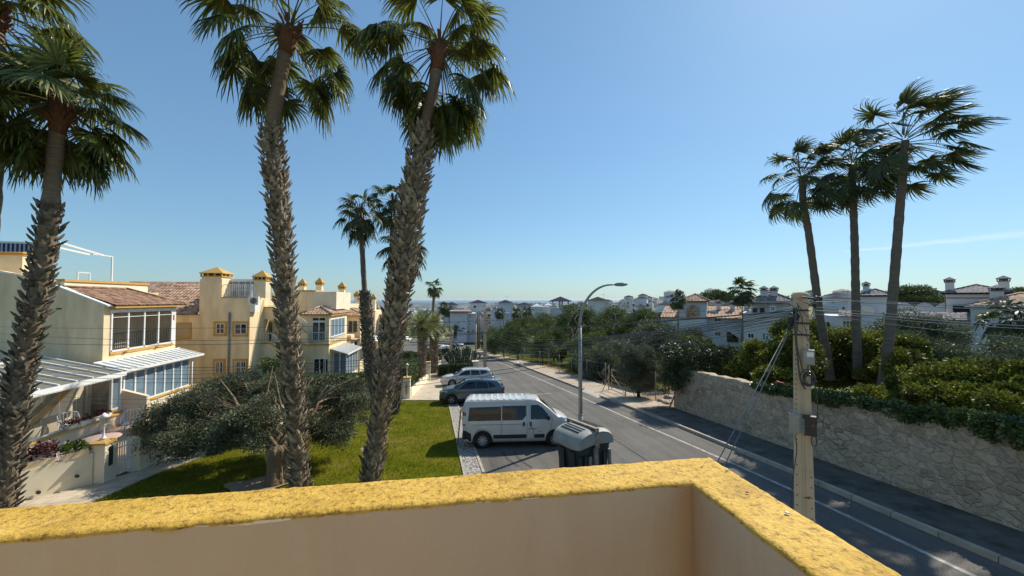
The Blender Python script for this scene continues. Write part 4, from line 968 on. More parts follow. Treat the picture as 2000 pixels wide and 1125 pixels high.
trough('brown trough of dark red rosette plants on the curved garden wall', (-13.9,13.05,PL(13.05)+.88), (-12.5,14.4,PL(14.4)+.97), n=1300, ph=.5, m='cream_dirty', seed=3)
trough('trough of green succulents on the garden wall beside the gate pier', (-12.42,14.5,PL(14.5)+.98), (-12.02,14.92,PL(14.9)+1.05), plants='succulent', n=500, ph=.28, m='cream_dirty', seed=4)
trough('long planter of dark plants on the left end of the porch coping', (-16.35,19.3,-5.622), (-16.35,20.3,-5.622), m='cream_pale', w_=.2, h=.16, seed=5, n=260)
trough('planter of dark plants on the right end of the porch coping', (-16.35,20.5,-5.622), (-16.35,21.3,-5.622), m='cream_pale', w_=.2, h=.16, seed=6, n=240)
trough('square pot of green plants on the gate pier with number tiles', (-11.65,16.28,PL(16.28)+1.3), (-11.35,16.28,PL(16.28)+1.3), m='terracotta', w_=.26, h=.16, plants='succulent', seed=7, n=180, ph=.35)
# small tiled hip roof wing at the far left
sw = thing('outbuilding', 'small outbuilding with an orange clay tile hip roof at the left edge', 'outbuilding', (-21,21,-6.9))
mb = MB(); mb.box(-25,-19.0,19.9,22.6,-7.4,-3.65); obj('wall', mb, M['cream_pale'], sw)
hip_roof(sw, -25, -19.0, 19.9, 22.6, -3.65, .62, 'tile', .25, sides='SE')
# ------------------------------------------------------------------ middle yellow house
def block_house(): pass
h2 = thing('house', 'yellow cream house with orange window surrounds, outside stairs and white rooftop glazing', 'house', (-16,33,-7.4))
mb = MB()
mb.box(-26,-18.85,32.0,42,-8.2,-1.15)                                        # left wing under the tiled roof
mb.box(-18.85,-17.35,32.0,33.5,-8.2,1.55)                                    # tall chimney block
mb.box(-17.35,-15.35,32.0,42,-8.2,.12); mb.box(-18.85,-17.35,33.5,42,-8.2,.12)
mb.box(-15.35,-12.6,37.0,44,-8.2,.72); mb.box(-18.85,-15.35,42,46,-8.2,.72)
mb.box(-12.6,-10.5,35.0,40.6,-8.2,-1.28)                                     # bay
mb.box(-15.35,-14.6,33.6,37.0,-8.2,-6.8)
obj('wall', mb, M['cream_dirty'], h2)
mb = MB(); P = [V(-26.4,31.75,-1.12),V(-18.86,31.75,-1.12),V(-18.86,36,1.5),V(-26.4,36,1.5)]
mb.add(P, [(0,1,2,3)]); rf = obj('roof', mb, M['tile_pale'], h2)
mb = MB(); Ls = (P[3]-P[0]).length; tiled(mb, P[0], V(1,0,0), (P[3]-P[0]).normalized(), 7.5, Ls, lambda x, t_: x > 3.9*(t_/Ls)**1, pitch=.25, amp=.055, course=.42); obj('roof_tiles', mb, M['tile_pale'], rf)
mb = MB(); mb.prism([V(-23.2,31.9,-1.12),V(-19.0,36.2,1.62),V(-18.9,36.2,1.62),V(-18.9,36.2,1.2),V(-23.2,31.9,-1.3)], (-.01,.3,0)); obj('verge', mb, M['cream'], rf)
mb = MB(); mb.box(-17.35,-15.3,31.95,32.3,.12,.20); obj('trim_band', mb, M['trim'], h2); mb = MB(); mb.box(-15.34,-12.55,36.95,37.3,.72,.86); mb.box(-12.6,-12.3,37,44,.72,.84); obj('trim_band', mb, M['trim'], h2); mb = MB()
mb.box(-12.65,-10.44,34.93,35.0,-3.95,-3.82); mb.box(-10.5,-10.44,35.0,40.6,-3.95,-3.82); obj('trim_band', mb, M['trim'], h2)
mb = MB(); mb.box(-13.0,-10.52,37.02,42,-.9,.72); obj('upper_wall', mb, M['cream_pale'], h2)
chimney(h2, -18.1, 32.75, 1.55, 1.72, 1.35, 'cream', 'trim', .5)
chimney(h2, -15.05, 33.2, .12, 1.5, .85, 'cream', 'trim', .55)
hip_roof(h2, -12.6, -10.5, 35.0, 40.6, -1.28, .62, 'tile_pale', .28, sides='SE', pitch=.25)
for (px0, px1, py0, py1, g_) in ((422,439,632,652,False),(458.5,482.5,632,653,False),(421,436,705,730,True),(459,481,705,730,True)):
    a = onY(px0, py1, 32.0); b = onY(px1, py0, 32.0); window(h2, 'S', a, b.x-a.x, b.z-a.z, grille='white' if g_ else False, mull=1, rails=2, tw=.17, pane='pane')
a = onY(343, 660, 32.0); b = onY(371, 633, 32.0); window(h2, 'S', a, b.x-a.x, b.z-a.z, tw=.12, mull=0, pane='shutter', sash='shutter', name='shuttered_window')
mb = MB(); p = onY(449, 610, 32.0); mb.tube([(p.x,31.93,p.z),(p.x,31.93,-7.6)], .06, 8); obj('downpipe', mb, M['grey_metal'], h2)
railing(h2, (-17.3,32.1,.16), (-15.3,32.1,.16), .98, 'white', .13)
railing(h2, (-15.32,32.1,.16), (-15.32,33.2,.16), .98, 'white', .13)
# rooftop glazed room
t = thing('roof_sunroom', 'white framed glazed sunroom on the flat roof of the yellow house', 'sunroom', (-16.4,34,.12))
mb = MB(); xs_ = [-17.2,-16.6,-16.0,-15.98,-15.45]
for x in (-17.2,-16.75,-16.3,-15.9): mb.bar((x,33.2,.12),(x,33.2,1.55),.06)
for y in (33.2,34.4,35.6): mb.bar((-15.6,y,.12),(-15.6,y,1.45),.06)
mb.box(-17.25,-15.5,33.1,36.5,1.5,1.6); mb.box(-17.3,-15.45,33.05,33.16,1.42,1.62); mb.bar((-17.2,33.2,.75),(-15.6,33.2,.75),.04); obj('frame', mb, M['white'], t)
mb = MB(); mb.box(-17.18,-15.62,33.19,33.21,.14,1.5); mb.box(-15.61,-15.59,33.25,36,.14,1.45); obj('pane', mb, M['pane_blue'], t)
mb = MB(); mb.box(-18.6,-17.25,34.2,36.5,.12,1.42); mb.box(-18.6,-17.2,34.1,36.6,1.42,1.5); obj('white_cabin', mb, M['white'], t)
# stairs: two flights rising to the left, seen from the side
def stair(label, x0, z0, x1, z1, y, band=.85, th=.9):
    t = thing('outside_stair', label, 'stairs', (x0,y,z0), 'outside stairs of the yellow house')
    mb = MB(); mb.prism([V(x0-.9,y,z0),V(x0,y,z0),V(x1,y,z1),V(x1,y,z1-band),V(x0,y,z0-band),V(x0-.9,y,z0-band)], (0,th,0)); obj('flight', mb, M['cream'], t)
    mb = MB(); mb.bar((x0-.9,y-.03,z0+.01),(x0,y-.03,z0+.01),.08,.1); mb.bar((x0,y-.03,z0+.01),(x1,y-.03,z1+.01),.08,.1); obj('stair_trim', mb, M['trim'], t)
    railing(t, (x0-.9,y+.05,z0+.03), (x0,y+.05,z0+.03), .78); railing(t, (x0,y+.05,z0+.03), (x1,y+.05,z1+.03), .78)
    return t
a = onY(534, 600, 34.2); b = onY(600, 650, 34.2); stair('upper flight with white railing descending from the flat roof', a.x, a.z, b.x, b.z, 34.2, 1.0)
a = onY(530, 670, 33.8); b = onY(585, 708, 33.8); stair('lower flight with white railing below the grilled door', a.x-.1, a.z, b.x, b.z, 33.8, 1.2)
mb = MB(); mb.box(-15.34,-12.61,35.2,37.0,-8.2,-1.6); obj('stair_wall', mb, M['cream'], h2)
a = onY(514, 668, 35.2); b = onY(534, 628, 35.2); window(h2, 'S', (a.x,35.2,a.z), b.x-a.x, b.z-a.z, trim=None, mull=1, rails=1, grille='white', pane='pane', name='door')
mb = MB(); mb.prism([V(-13.2,35.1,-5.2),V(-12.62,35.1,-5.9),V(-12.62,35.1,-7.6),V(-13.2,35.1,-7.6)], (0,.08,0)); obj('low_wall', mb, M['cream'], h2)
# bay windows
a = onY(609, 667, 35.0); b = onY(637, 620, 35.0); window(h2, 'S', a, b.x-a.x, b.z-a.z-.35, trim=None, mull=1, rails=1, name='balcony_door', frame_w=.08)
window(h2, 'S', (a.x,35,b.z-.32), b.x-a.x, .34, trim=None, mull=1, rails=1, name='top_light', frame_w=.06)
railing(h2, (a.x,34.9,a.z-.06), (b.x,34.9,a.z-.06), .85)
window(h2, 'E', (-10.5,35.35,-3.35), 4.4, 1.65, trim=None, mull=3, rails=1, name='bay_window', frame_w=.09, pane='pane_blue')
railing(h2, (-10.42,35.3,-3.8), (-10.42,39.9,-3.8), .5, step=.2)
a = onY(612, 729, 35.0); window(h2, 'S', (a.x,35.0,-7.0), 1.0, 1.95, trim=None, mull=1, rails=1, name='glass_door', frame_w=.07)
cv2 = thing('conservatory', 'small white slatted awning conservatory under the bay of the yellow house', 'conservatory', (-10,37,-7.4))
mb = MB(); mb.box(-10.49,-9.2,35.9,39.8,-8.3,-6.9); obj('base_wall', mb, M['cream_pale'], cv2)
mb = MB()
for y in (35.95,36.9,37.85,38.8,39.75): mb.bar((-9.3,y,-6.9),(-9.3,y,-4.85),.1)
for x in (-10.4,-9.85): mb.bar((x,35.95,-6.9),(x,35.95,-4.6),.1)
mb.bar((-9.3,35.9,-4.87),(-9.3,39.8,-4.87),.1,.14); f = obj('window_frame', mb, M['white'], cv2)
mb = MB(); mb.box(-9.33,-9.31,36,39.7,-6.9,-4.9); mb.box(-10.45,-9.35,35.98,36,-6.9,-4.8); obj('pane', mb, M['pane_blue'], f)
mb = MB(); mb.add([(-10.48,35.3,-4.32),(-9.0,35.3,-4.82),(-9.0,40.2,-4.82),(-10.48,40.2,-4.32),(-10.48,35.3,-4.35),(-9.0,35.3,-4.85),(-9.0,40.2,-4.85),(-10.48,40.2,-4.35)], [(0,1,2,3),(7,6,5,4),(0,4,5,1)]); r = obj('lean_to_roof', mb, M['poly_white'], cv2)
mb = MB()
for i in range(12): y = 35.3+4.9*i/11; mb.bar((-10.48,y,-4.29),(-8.98,y,-4.79),.07,.05)
mb.bar((-8.98,35.2,-4.82),(-8.98,40.3,-4.82),.08,.12); obj('roof_bar', mb, M['white'], r)
window(h2, 'S', (-10.9,34.9999,-7.0), .38, 1.9, trim=None, mull=0, name='side_door')
# air conditioner and aerial
t = thing('air_conditioner', 'white air conditioning unit with round fan grille on the yellow house corner', 'air conditioner', (-15.1,32.3,-.5))
mb = MB(); mb.box(-15.33,-15.0,31.98,32.75,-.95,-.3); mb.box(-15.35,-14.65,31.7,31.97,-.42,.22); obj('casing', mb, M['white'], t)
mb = MB(); c = (-14.98,31.69,-.1); mb.tube([(c[0],31.70,c[2]),(c[0],31.68,c[2])], .24, 18); fg = obj('fan', mb, M['dark_metal'], t)
mb = MB()
for r_ in (.07,.13,.19,.24): mb.tube([(c[0]+r_*math.cos(a),31.675,c[2]+r_*math.sin(a)) for a in [i*2*math.pi/20 for i in range(21)]], .008, 5)
obj('fan_guard', mb, M['white'], fg)
def aerial(label, x, y, z, h=1.5, s=1.0, par=None):
    mb = MB(); mb.tube([(x,y,z),(x,y,z+h)], .022, 6); mb.bar((x-.75*s,y,z+h*.86),(x+.3*s,y,z+h*.86),.025)
    for i in range(6): q = x-.7*s+i*.17*s; mb.bar((q,y-.22,z+h*.86),(q,y+.22,z+h*.86),.014); mb.bar((q,y,z+h*.86-.12),(q,y,z+h*.86+.12),.014)
    mb.bar((x,y,z+h*.72),(x+.28*s,y,z+h),.02); return tag(obj('tv_aerial', mb, M['grey_metal'], loc=(x,y,z)), label, 'aerial')
aerial('tv aerial on the flat roof of the yellow house between its chimneys', -15.3, 33.8, .2, 2.1)
# ------------------------------------------------------------------ more row houses of the same terrace, further down
def row_house(label, Y, X, zr, seed, dx=0):
    t = thing('house', label, 'house', (X-3,Y,PL(Y)), 'cream terrace houses further down the street')
    g0 = PL(Y)-.8; mb = MB()
    mb.box(X-9,X-3.2,Y,Y+9,g0,zr); mb.box(X-3.2,X-1.6,Y+1.5,Y+9,g0,zr-.9); mb.box(X-1.6,X,Y+3,Y+8,g0,zr-2.3); mb.box(X-3.2,X-.3,Y,Y+1.5,g0,zr-4.4)
    obj('wall', mb, M['cream'], t)
    mb = MB(); mb.box(X-9.05,X-3.12,Y-.05,Y+.2,zr,zr+.12); mb.box(X-3.25,X-1.55,Y+1.45,Y+1.7,zr-.9,zr-.78); obj('trim_band', mb, M['trim'], t)
    hip_roof(t, X-3.2, X+.2, Y+3, Y+8, zr-2.3, .8, 'tile_pale', .3, detail=True, sides='SE', pitch=.3)
    mb = MB(); P = [V(X-3.3,Y-.1,zr-4.3),V(X+.1,Y-.1,zr-5.0),V(X+.1,Y+3,zr-5.0),V(X-3.3,Y+3,zr-4.3)]; mb.add(P, [(0,1,2,3)]); mb.bar(P[0],P[1],.12,.2); r = obj('porch_roof', mb, M['tile_pale'], t)
    chimney(t, X-4.1, Y+1.2, zr, zr+1.3, .6, 'cream_pale', 'trim', .6); chimney(t, X-2.2, Y+3.2, zr-.9, zr+.9, .6, 'cream_pale', 'trim', .6); chimney(t, X-6.3, Y+2.2, zr, zr+1.2, .6, 'cream_pale', 'trim', .6)
    window(t, 'S', (X-5.5,Y,zr-2.2), 1.0, 1.1, mull=1, rails=1); window(t, 'S', (X-1.4,Y+3,zr-4.4), 1.1, 1.5, mull=1, rails=1, trim=None); window(t, 'E', (X,Y+3.6,zr-4.3), 3.2, 1.4, trim=None, mull=3, rails=1, pane='pane_blue')
    window(t, 'S', (X-1.4,Y+3,zr-7.3), 1.1, 1.9, mull=1, rails=1, trim=None)
    mb = MB(); mb.add([(X,Y+3.5,zr-4.9),(X+2.0,Y+3.5,zr-5.5),(X+2.0,Y+7.5,zr-5.5),(X,Y+7.5,zr-4.9),(X,Y+3.5,zr-4.97),(X+2.0,Y+3.5,zr-5.57),(X+2.0,Y+7.5,zr-5.57),(X,Y+7.5,zr-4.97)], [(0,1,2,3),(7,6,5,4),(0,4,5,1),(1,5,6,2)]); obj('awning', mb, M['white'], t)
    return t
row_house('cream terrace house with three capped chimneys right behind the yellow house', 45.5, -11.0, .35, 1)
row_house('cream terrace house second beyond the yellow house with a white awning', 57, -9.6, -.9, 2)
row_house('third cream terrace house beyond the yellow house half hidden by thick palms', 69, -9.5, -2.0, 3)
row_house('farthest cream terrace house down the street beside the grassy verge', 81, -13.5, -3.0, 4)
t = thing('satellite_dish', 'pale satellite dish between chimneys of the terrace houses', 'satellite dish', at(672,590,46))
c = at(672,592,46); mb = MB(); mb.lathe([(.02,.10),(.35,.05),(.6,-.08),(.62,-.1),(.3,.0)], (0,0,0), 18); mb.xf(Matrix.Translation(c)@Matrix.Rotation(R_(70),4,'X')@Matrix.Rotation(R_(25),4,'Y')); obj('dish', mb, M['cream_pale'], t)
mb = MB(); mb.bar(c-V(0,0,1.0),c,.06); obj('mast', mb, M['grey_metal'], t)
# ------------------------------------------------------------------ second garden wall, piers and paved drive
def stepwall(label, P, h, th=.2, step=2.0):
    t = thing('garden_wall', label, 'wall', (P[0][0],P[0][1],PL(P[0][1]))); mb = MB()
    (x0,y0),(x1,y1) = P; L = math.hypot(x1-x0,y1-y0); n = max(1,int(L/step))
    for i in range(n):
        a = V(x0+(x1-x0)*i/n,y0+(y1-y0)*i/n,0); b = V(x0+(x1-x0)*(i+1)/n,y0+(y1-y0)*(i+1)/n,0)
        z = PL((a.y+b.y)/2)+h; d = (b-a).normalized(); l = V(-d.y,d.x,0)*th/2
        k = 6; pa = []
        for j in range(k+1):
            q = a.lerp(b, j/k); pa.append((q, z+.22*(1-j/k)**2 if n > 1 else z))
        vs = []; 
        for q, zz in pa: vs += [(q+l).x,(q+l).y,PL(q.y)-.4],; vs += [((q-l).x,(q-l).y,PL(q.y)-.4)]; vs += [((q-l).x,(q-l).y,zz)]; vs += [((q+l).x,(q+l).y,zz)]
        fs = [(0,3,2,1),(4*k,4*k+1,4*k+2,4*k+3)]+[(4*j+m_,4*j+(m_+1)%4,4*j+4+(m_+1)%4,4*j+4+m_) for j in range(k) for m_ in range(4)]
        mb.add(vs, fs)
    obj('wall', mb, M['cream_pale'], t); return t
stepwall('stepped cream garden wall running away beside the paved walk', [(-3.05,29.3),(-2.35,38.5)], .55, step=1.8)
mb = MB(); n = 20; x0, x1 = -12.5, -3.5; vs = []
for i in range(n+1):
    x = x0+(x1-x0)*i/n; z = PL(28.9)+.95+.4*max(0, (x+4.4)/.9)**2; vs += [(x,28.8,PL(28.9)-.4),(x,29.0,PL(28.9)-.4),(x,29.0,z),(x,28.8,z)]
mb.add(vs, [(0,3,2,1),(4*n,4*n+1,4*n+2,4*n+3)]+[(4*j+m_,4*j+(m_+1)%4,4*j+4+(m_+1)%4,4*j+4+m_) for j in range(n) for m_ in range(4)])
tag(obj('garden_wall', mb, M['cream'], loc=(-8,28.9,PL(28.9))), 'cream wall with an upswept end joining the lantern pier beyond the lawn', 'wall')
def pier2(label, x, y, h, w_=.5, slot=True):
    t = thing('gate_pier', label, 'gate pier', (x,y,PL(y))); mb = MB(); mb.box(x-w_/2,x+w_/2,y-w_/2,y+w_/2,PL(y)-.4,PL(y)+h); obj('shaft', mb, M['cream_pale'], t)
    mb = MB(); q = w_/2+.04; mb.box(x-q,x+q,y-q,y+q,PL(y)+h,PL(y)+h+.08); obj('cap', mb, M['trim'], t)
    if slot: mb = MB(); mb.box(x-.06,x+.06,y-w_/2-.012,y-w_/2,PL(y)+.35,PL(y)+1.15); obj('vent_grille', mb, M['grey_metal'], t)
pier2('cream pier carrying a white lantern at the corner of the paved walk', -3.25, 28.95, 1.5)
lantern('white lantern on the corner pier beyond the lawn', -3.25, 28.95, PL(28.95)+1.58, .62)
pier2('slim cream gate pier at the far end of the stepped wall', -2.3, 38.8, 1.75, .4, False)
pier2('cream pier with a small lantern before the cactus', -1.75, 45, 1.7, .5, False)
lantern('small white lantern on the pier before the cactus', -1.75, 45, PL(45)+1.78, .5)
stepwall('far stepped cream garden wall leading up to the cactus bed', [(-1.7,45.4),(-1.5,52)], .8, step=1.5)
for lb, y in (('open dark garden gate leaf at the slim pier', 38.3), ('dark garden gate leaf beside the small lantern pier', 44.6)):
    t = thing('garden_gate', lb, 'gate', (-1.9,y,PL(y))); mb = MB(); x = -2.0 if y < 40 else -1.4
    for i in range(7): mb.bar((x+.7*i/6,y,PL(y)+.05),(x+.7*i/6,y,PL(y)+1.35),.02)
    for z in (.08,.7,1.3): mb.bar((x,y,PL(y)+z),(x+.7,y,PL(y)+z),.03)
    obj('gate_leaf', mb, M['dark_metal'], t)
# ------------------------------------------------------------------ vehicles
def paint(k, c, metal=.3, rough=.28):
    m = bpy.data.materials.new(k); t, b, L = nodes(m); N = t.nodes.new; b.inputs['Metallic'].default_value = metal
    b.inputs['Roughness'].default_value = rough; b.inputs['Coat Weight'].default_value = .6; b.inputs['Coat Roughness'].default_value = .06
    S = N('ShaderNodeTexCoord').outputs['Object']
    L(ramp(N, L, noise_n(N, L, S, 2.2, 6, .7), [(.3, tuple(x*.82 for x in c)), (.7, c)]), b.inputs['Base Color']); M[k] = m
paint('silver_paint', (.62,.60,.55), .1, .4); paint('white_paint', (.72,.72,.70), .0, .3); paint('slate_paint', (.10,.145,.185), .35, .26); paint('grey_paint', (.25,.26,.26), .5, .35)
D('car_black', (.015,.016,.017), .55, .15, 12); D('chrome', (.5,.5,.5), .25, .05, 8, metal=1); D('tail_red', (.35,.012,.01), .2, .1, 8, spec=.8); D('lamp_clear', (.55,.57,.58), .12, .1, 30, spec=1)
D('rim', (.34,.35,.36), .4, .1, 12, metal=.6); D('hub_cap', (.42,.42,.41), .5, .1, 10)
def wheel(par, x, y, r, wd, rim='rim', spokes=10, name='wheel'):
    sg = 1 if y > 0 else -1
    mb = MB(); pr = [(r*.62,-wd/2),(r*.93,-wd/2),(r,-wd*.32),(r,wd*.32),(r*.93,wd/2),(r*.62,wd/2),(r*.6,wd*.3)]
    n = 28; vs = [(x+q*math.cos(2*math.pi*j/n), y+sg*h, r+q*math.sin(2*math.pi*j/n)) for q, h in pr for j in range(n)]
    mb.add(vs, [(i*n+j, i*n+(j+1)%n, (i+1)*n+(j+1)%n, (i+1)*n+j) for i in range(len(pr)-1) for j in range(n)], True)
    t = obj(name, mb, M['black_rubber'], par)
    mb = MB(); yo = y+sg*wd*.40
    for q0, q1, ya, yb in ((r*.66,r*.60,.0,.0),):
        vs = []
        for q, h in ((r*.66,.0),(r*.58,-.01),(r*.55,-.03)): vs += [(x+q*math.cos(2*math.pi*j/n), yo+sg*h, r+q*math.sin(2*math.pi*j/n)) for j in range(n)]
        mb.add(vs, [(i*n+j, i*n+(j+1)%n, (i+1)*n+(j+1)%n, (i+1)*n+j) for i in range(2) for j in range(n)], True)
    for k in range(spokes):
        a = 2*math.pi*k/spokes; mb.bar((x+r*.14*math.cos(a),yo,r+r*.14*math.sin(a)),(x+r*.59*math.cos(a),yo-sg*.015,r+r*.59*math.sin(a)), .03, .045)
    mb.tube([(x,yo-sg*.02,r),(x,yo+sg*.012,r)], r*.2, 12); obj('rim', mb, M[rim], t)
    mb = MB(); mb.tube([(x,yo-sg*.06,r),(x,yo-sg*.05,r)], r*.6, 20); obj('brake_disc', mb, M['car_black'], t)
def pinterp(P, x): return float(np.interp(x, [p[0] for p in P], [p[1] for p in P]))
def car(name, label, cat, loc, rz, S, group=None, cols=130, detail=True):
    t = thing(name, label, cat, (0,0,0), group); L = S['L']; top = sorted(S['top']); Wd = S['W']/2; belt = S['belt']; zb0 = S.get('zb', .28); rs = S['r']
    roofz = max(z for x, z in top); tum = S['tumble']
    def half(x, z):
        e = .0
        wx = Wd*(1-S['fr']*max(0, (x-L/2+.75)/.75)**2.6-S['rr']*max(0, (-x-L/2+.45)/.45)**2.6)
        if z > belt: wx -= tum*((z-belt)/(roofz-belt))**1.15*1.0
        if z < .45: wx -= .05*((.45-z)/.25)**2*.6
        wx += .012*math.sin(math.pi*min(1, max(0, (z-.45)/(belt-.45))))
        return wx
    xs = np.linspace(-L/2, L/2, cols); k = 10; vs = []; n = 2*(k+1)+2*4-1
    def zbot(x):
        z = zb0+.06*max(0, abs(x)-L/2+.25)/.25
        for xc, R in S['arch']:
            if abs(x-xc) < R: z = max(z, rs+math.sqrt(R*R-(x-xc)**2)*.98)
        return z
    for x in xs:
        zt = pinterp(top, x); zb = min(zbot(x), zt-.16); r_ = min(.11, (zt-zb)*.3); zs = zt-r_; side = []
        for i in range(k+1): z = zb+(zs-zb)*i/k; side.append((half(x, z), z))
        w0 = side[-1][0]
        for a in (30, 60, 90): side.append((w0-r_*1.15*(1-math.cos(R_(a))), zs+r_*math.sin(R_(a))))
        vs += [(x, y, z) for y, z in side]+[(x, 0, zt+.015)]+[(x, -y, z) for y, z in side[::-1]]
    m_ = len(vs)//cols; fs = [(i*m_+j, (i+1)*m_+j, (i+1)*m_+j+1, i*m_+j+1) for i in range(cols-1) for j in range(m_-1)]
    fs += [(i*m_+m_-1, (i+1)*m_+m_-1, (i+1)*m_, i*m_) for i in range(cols-1)]
    mb = MB(); mb.add(vs, fs, True); b = obj('body', mb, M[S['paint']], t)
    e1 = [vs[j] for j in range(m_)]; e2 = [vs[(cols-1)*m_+j] for j in range(m_)]
    mb = MB(); mb.add(e1, [tuple(range(m_))]); mb.add(e2, [tuple(range(m_-1,-1,-1))]); obj('end_panel', mb, M[S['paint']], b)
    mb = MB()                                            # dark wheel housings
    for xc, R in S['arch']: mb.box(xc-R+.01, xc+R-.01, -Wd+.10, Wd-.10, .2, rs+R-.02)
    mb.box(-L/2+.2, L/2-.2, -Wd+.12, Wd-.12, .2, .4); obj('underbody', mb, M['car_black'], t)
    def panel(nm, P, m, side=None, proud=.006, par=None):
        out = None
        for sg in ((1,-1) if side is None else (side,)):
            Q = []                                       # subdivide the outline so it hugs the body
            for (x0,z0),(x1,z1) in zip(P, P[1:]+P[:1]):
                c = max(1, int(math.hypot(x1-x0,z1-z0)/.25))
                for i in range(c): Q.append((x0+(x1-x0)*i/c, z0+(z1-z0)*i/c))
            cx = sum(p[0] for p in Q)/len(Q); cz = sum(p[1] for p in Q)/len(Q)
            mb = MB(); o = [(x, sg*(half(x, z)+proud), z) for x, z in Q]; i_ = [(x, sg*(half(x, z)-.02), z) for x, z in Q]; nq = len(Q)
            mid = [(cx+(x-cx)*.5, z_) for x, z_ in [(q[0], cz+(q[1]-cz)*.5) for q in Q]]; mo = [(x, sg*(half(x, z)+proud), z) for x, z in mid]
            vsx = o+i_+mo+[(cx, sg*(half(cx, cz)+proud), cz)]
            fs = []
            for i in range(nq):
                j = (i+1) % nq; fs += [(i, j, nq+j, nq+i), (i, 2*nq+i, 2*nq+j, j), (2*nq+i, 3*nq, 2*nq+j)]
            mb.add(vsx, fs); out = obj(nm, mb, M[m], par or t)
        return out
    for nm, P, m in S['panels']: panel(nm, P, m)
    def strip_top(nm, xa, xb, m, ins=.10, proud=.007, zoff=0):
        mb = MB(); q = 8; vs = []
        for i in range(q+1):
            x = xa+(xb-xa)*i/q; z = pinterp(top, x); zs = z-.1; w0 = half(x, zs)-ins
            vs += [(x, w0*f, z+proud+.015*(1-abs(f))*1.0) for f in (-1,-.5,0,.5,1)]
        mb.add(vs, [(i*5+j, (i+1)*5+j, (i+1)*5+j+1, i*5+j+1) for i in range(q) for j in range(4)], True)
        dx = xb-xa; return obj(nm, mb, M[m], t)
    for nm, xa, xb, m, ins in S['tops']: strip_top(nm, xa, xb, m, ins)
    for x, _ in S['arch']:
        for sg in (1, -1): wheel(t, x, sg*(Wd-.12), rs, .21, S.get('rim', 'rim'), S.get('spokes', 10))
    if detail:
        for sg in (1, -1):
            xm, zm = S['mirror']; mb = MB(); y = sg*(half(xm, zm)+.02)
            mb.add([(xm-.05,y,zm-.07),(xm+.07,y,zm-.06),(xm+.05,y,zm+.10),(xm-.05,y,zm+.11),(xm-.04,y+sg*.2,zm-.06),(xm+.05,y+sg*.18,zm-.05),(xm+.03,y+sg*.18,zm+.1),(xm-.04,y+sg*.2,zm+.11)],
                   [(0,3,2,1),(4,5,6,7),(0,1,5,4),(1,2,6,5),(2,3,7,6),(3,0,4,7)]); obj('mirror', mb, M[S.get('mirror_m', S['paint'])], t)
        for x in S['handles']:
            for sg in (1, -1):
                z = S['hz']; y = sg*(half(x, z)); mb = MB(); hv = S.get('hv'); mb.box(x-(.035 if hv else .09), x+(.035 if hv else .09), y-.005, y+sg*.03, z-(.09 if hv else .02), z+(.09 if hv else .02)); obj('door_handle', mb, M[S.get('handle_m', S['paint'])], t)
        for P in S['seams']:
            for sg in (1, -1):
                mb = MB(); Q = []
                for (x0,z0),(x1,z1) in zip(P, P[1:]):
                    for i in range(5): Q.append((x0+(x1-x0)*i/5, z0+(z1-z0)*i/5))
                Q.append(P[-1]); mb.tube([(x, sg*(half(x, z)+.001), z) for x, z in Q], .007, 5); obj('door_seam', mb, M['car_black'], t)
    for f in S.get('extra', []): f(t, half, top)
    Rm = Matrix.Rotation(-math.atan(.075), 3, 'X') @ Matrix.Rotation(rz, 3, 'Z')
    if detail != 'flat': t.rotation_euler = Rm.to_euler()
    else: t.rotation_euler = (0, 0, rz)
    t.location = loc; return t
def lamps(t, half, top, L, zh, zt, hw=.28, tail=None):
    for sg in (1, -1):
        x = L/2-.20; y = sg*(half(x, zh)-.06)
        mb = MB(); pts = []
        for i in range(6):
            xx = L/2-.55+.48*i/5; pts.append((xx, sg*(half(xx, zh)+.006), zh+.06+.03*(5-i)/5)); 
        for i in range(5, -1, -1):
            xx = L/2-.55+.48*i/5; pts.append((xx, sg*(half(xx, zh)+.006), zh-.07+.05*(5-i)/5))
        mb.add(pts+[(p[0], p[1]-sg*.05, p[2]) for p in pts], [tuple(range(12)) if sg < 0 else tuple(range(11,-1,-1))]+[(i, (i+1)%12, 12+(i+1)%12, 12+i) for i in range(12)]); obj('headlight', mb, M['lamp_clear'], t)
        P = tail; mb = MB(); q = [(x, sg*(half(x, z)+.008), z) for x, z in P]; n = len(q)
        back = [(-L/2-.012, sg*(half(-L/2, z)-.28), z) for x, z in P[:0]]
        mb.add(q+[(p[0], p[1]-sg*.04, p[2]) for p in q], [tuple(range(n)), tuple(range(2*n-1, n-1, -1))]+[(i, (i+1)%n, n+(i+1)%n, n+i) for i in range(n)])
        mb.box(-L/2-.015, -L/2+.03, sg*(half(-L/2, zt)-.01), sg*(half(-L/2, zt)-.16), min(z for x, z in P), max(z for x, z in P)); obj('tail_light', mb, M['tail_red'], t)
def endbox(nm, m, x, y0, y1, z0, z1, t):
    mb = MB(); mb.box(x-.012, x+.012, y0, y1, z0, z1); obj(nm, mb, M[m], t)
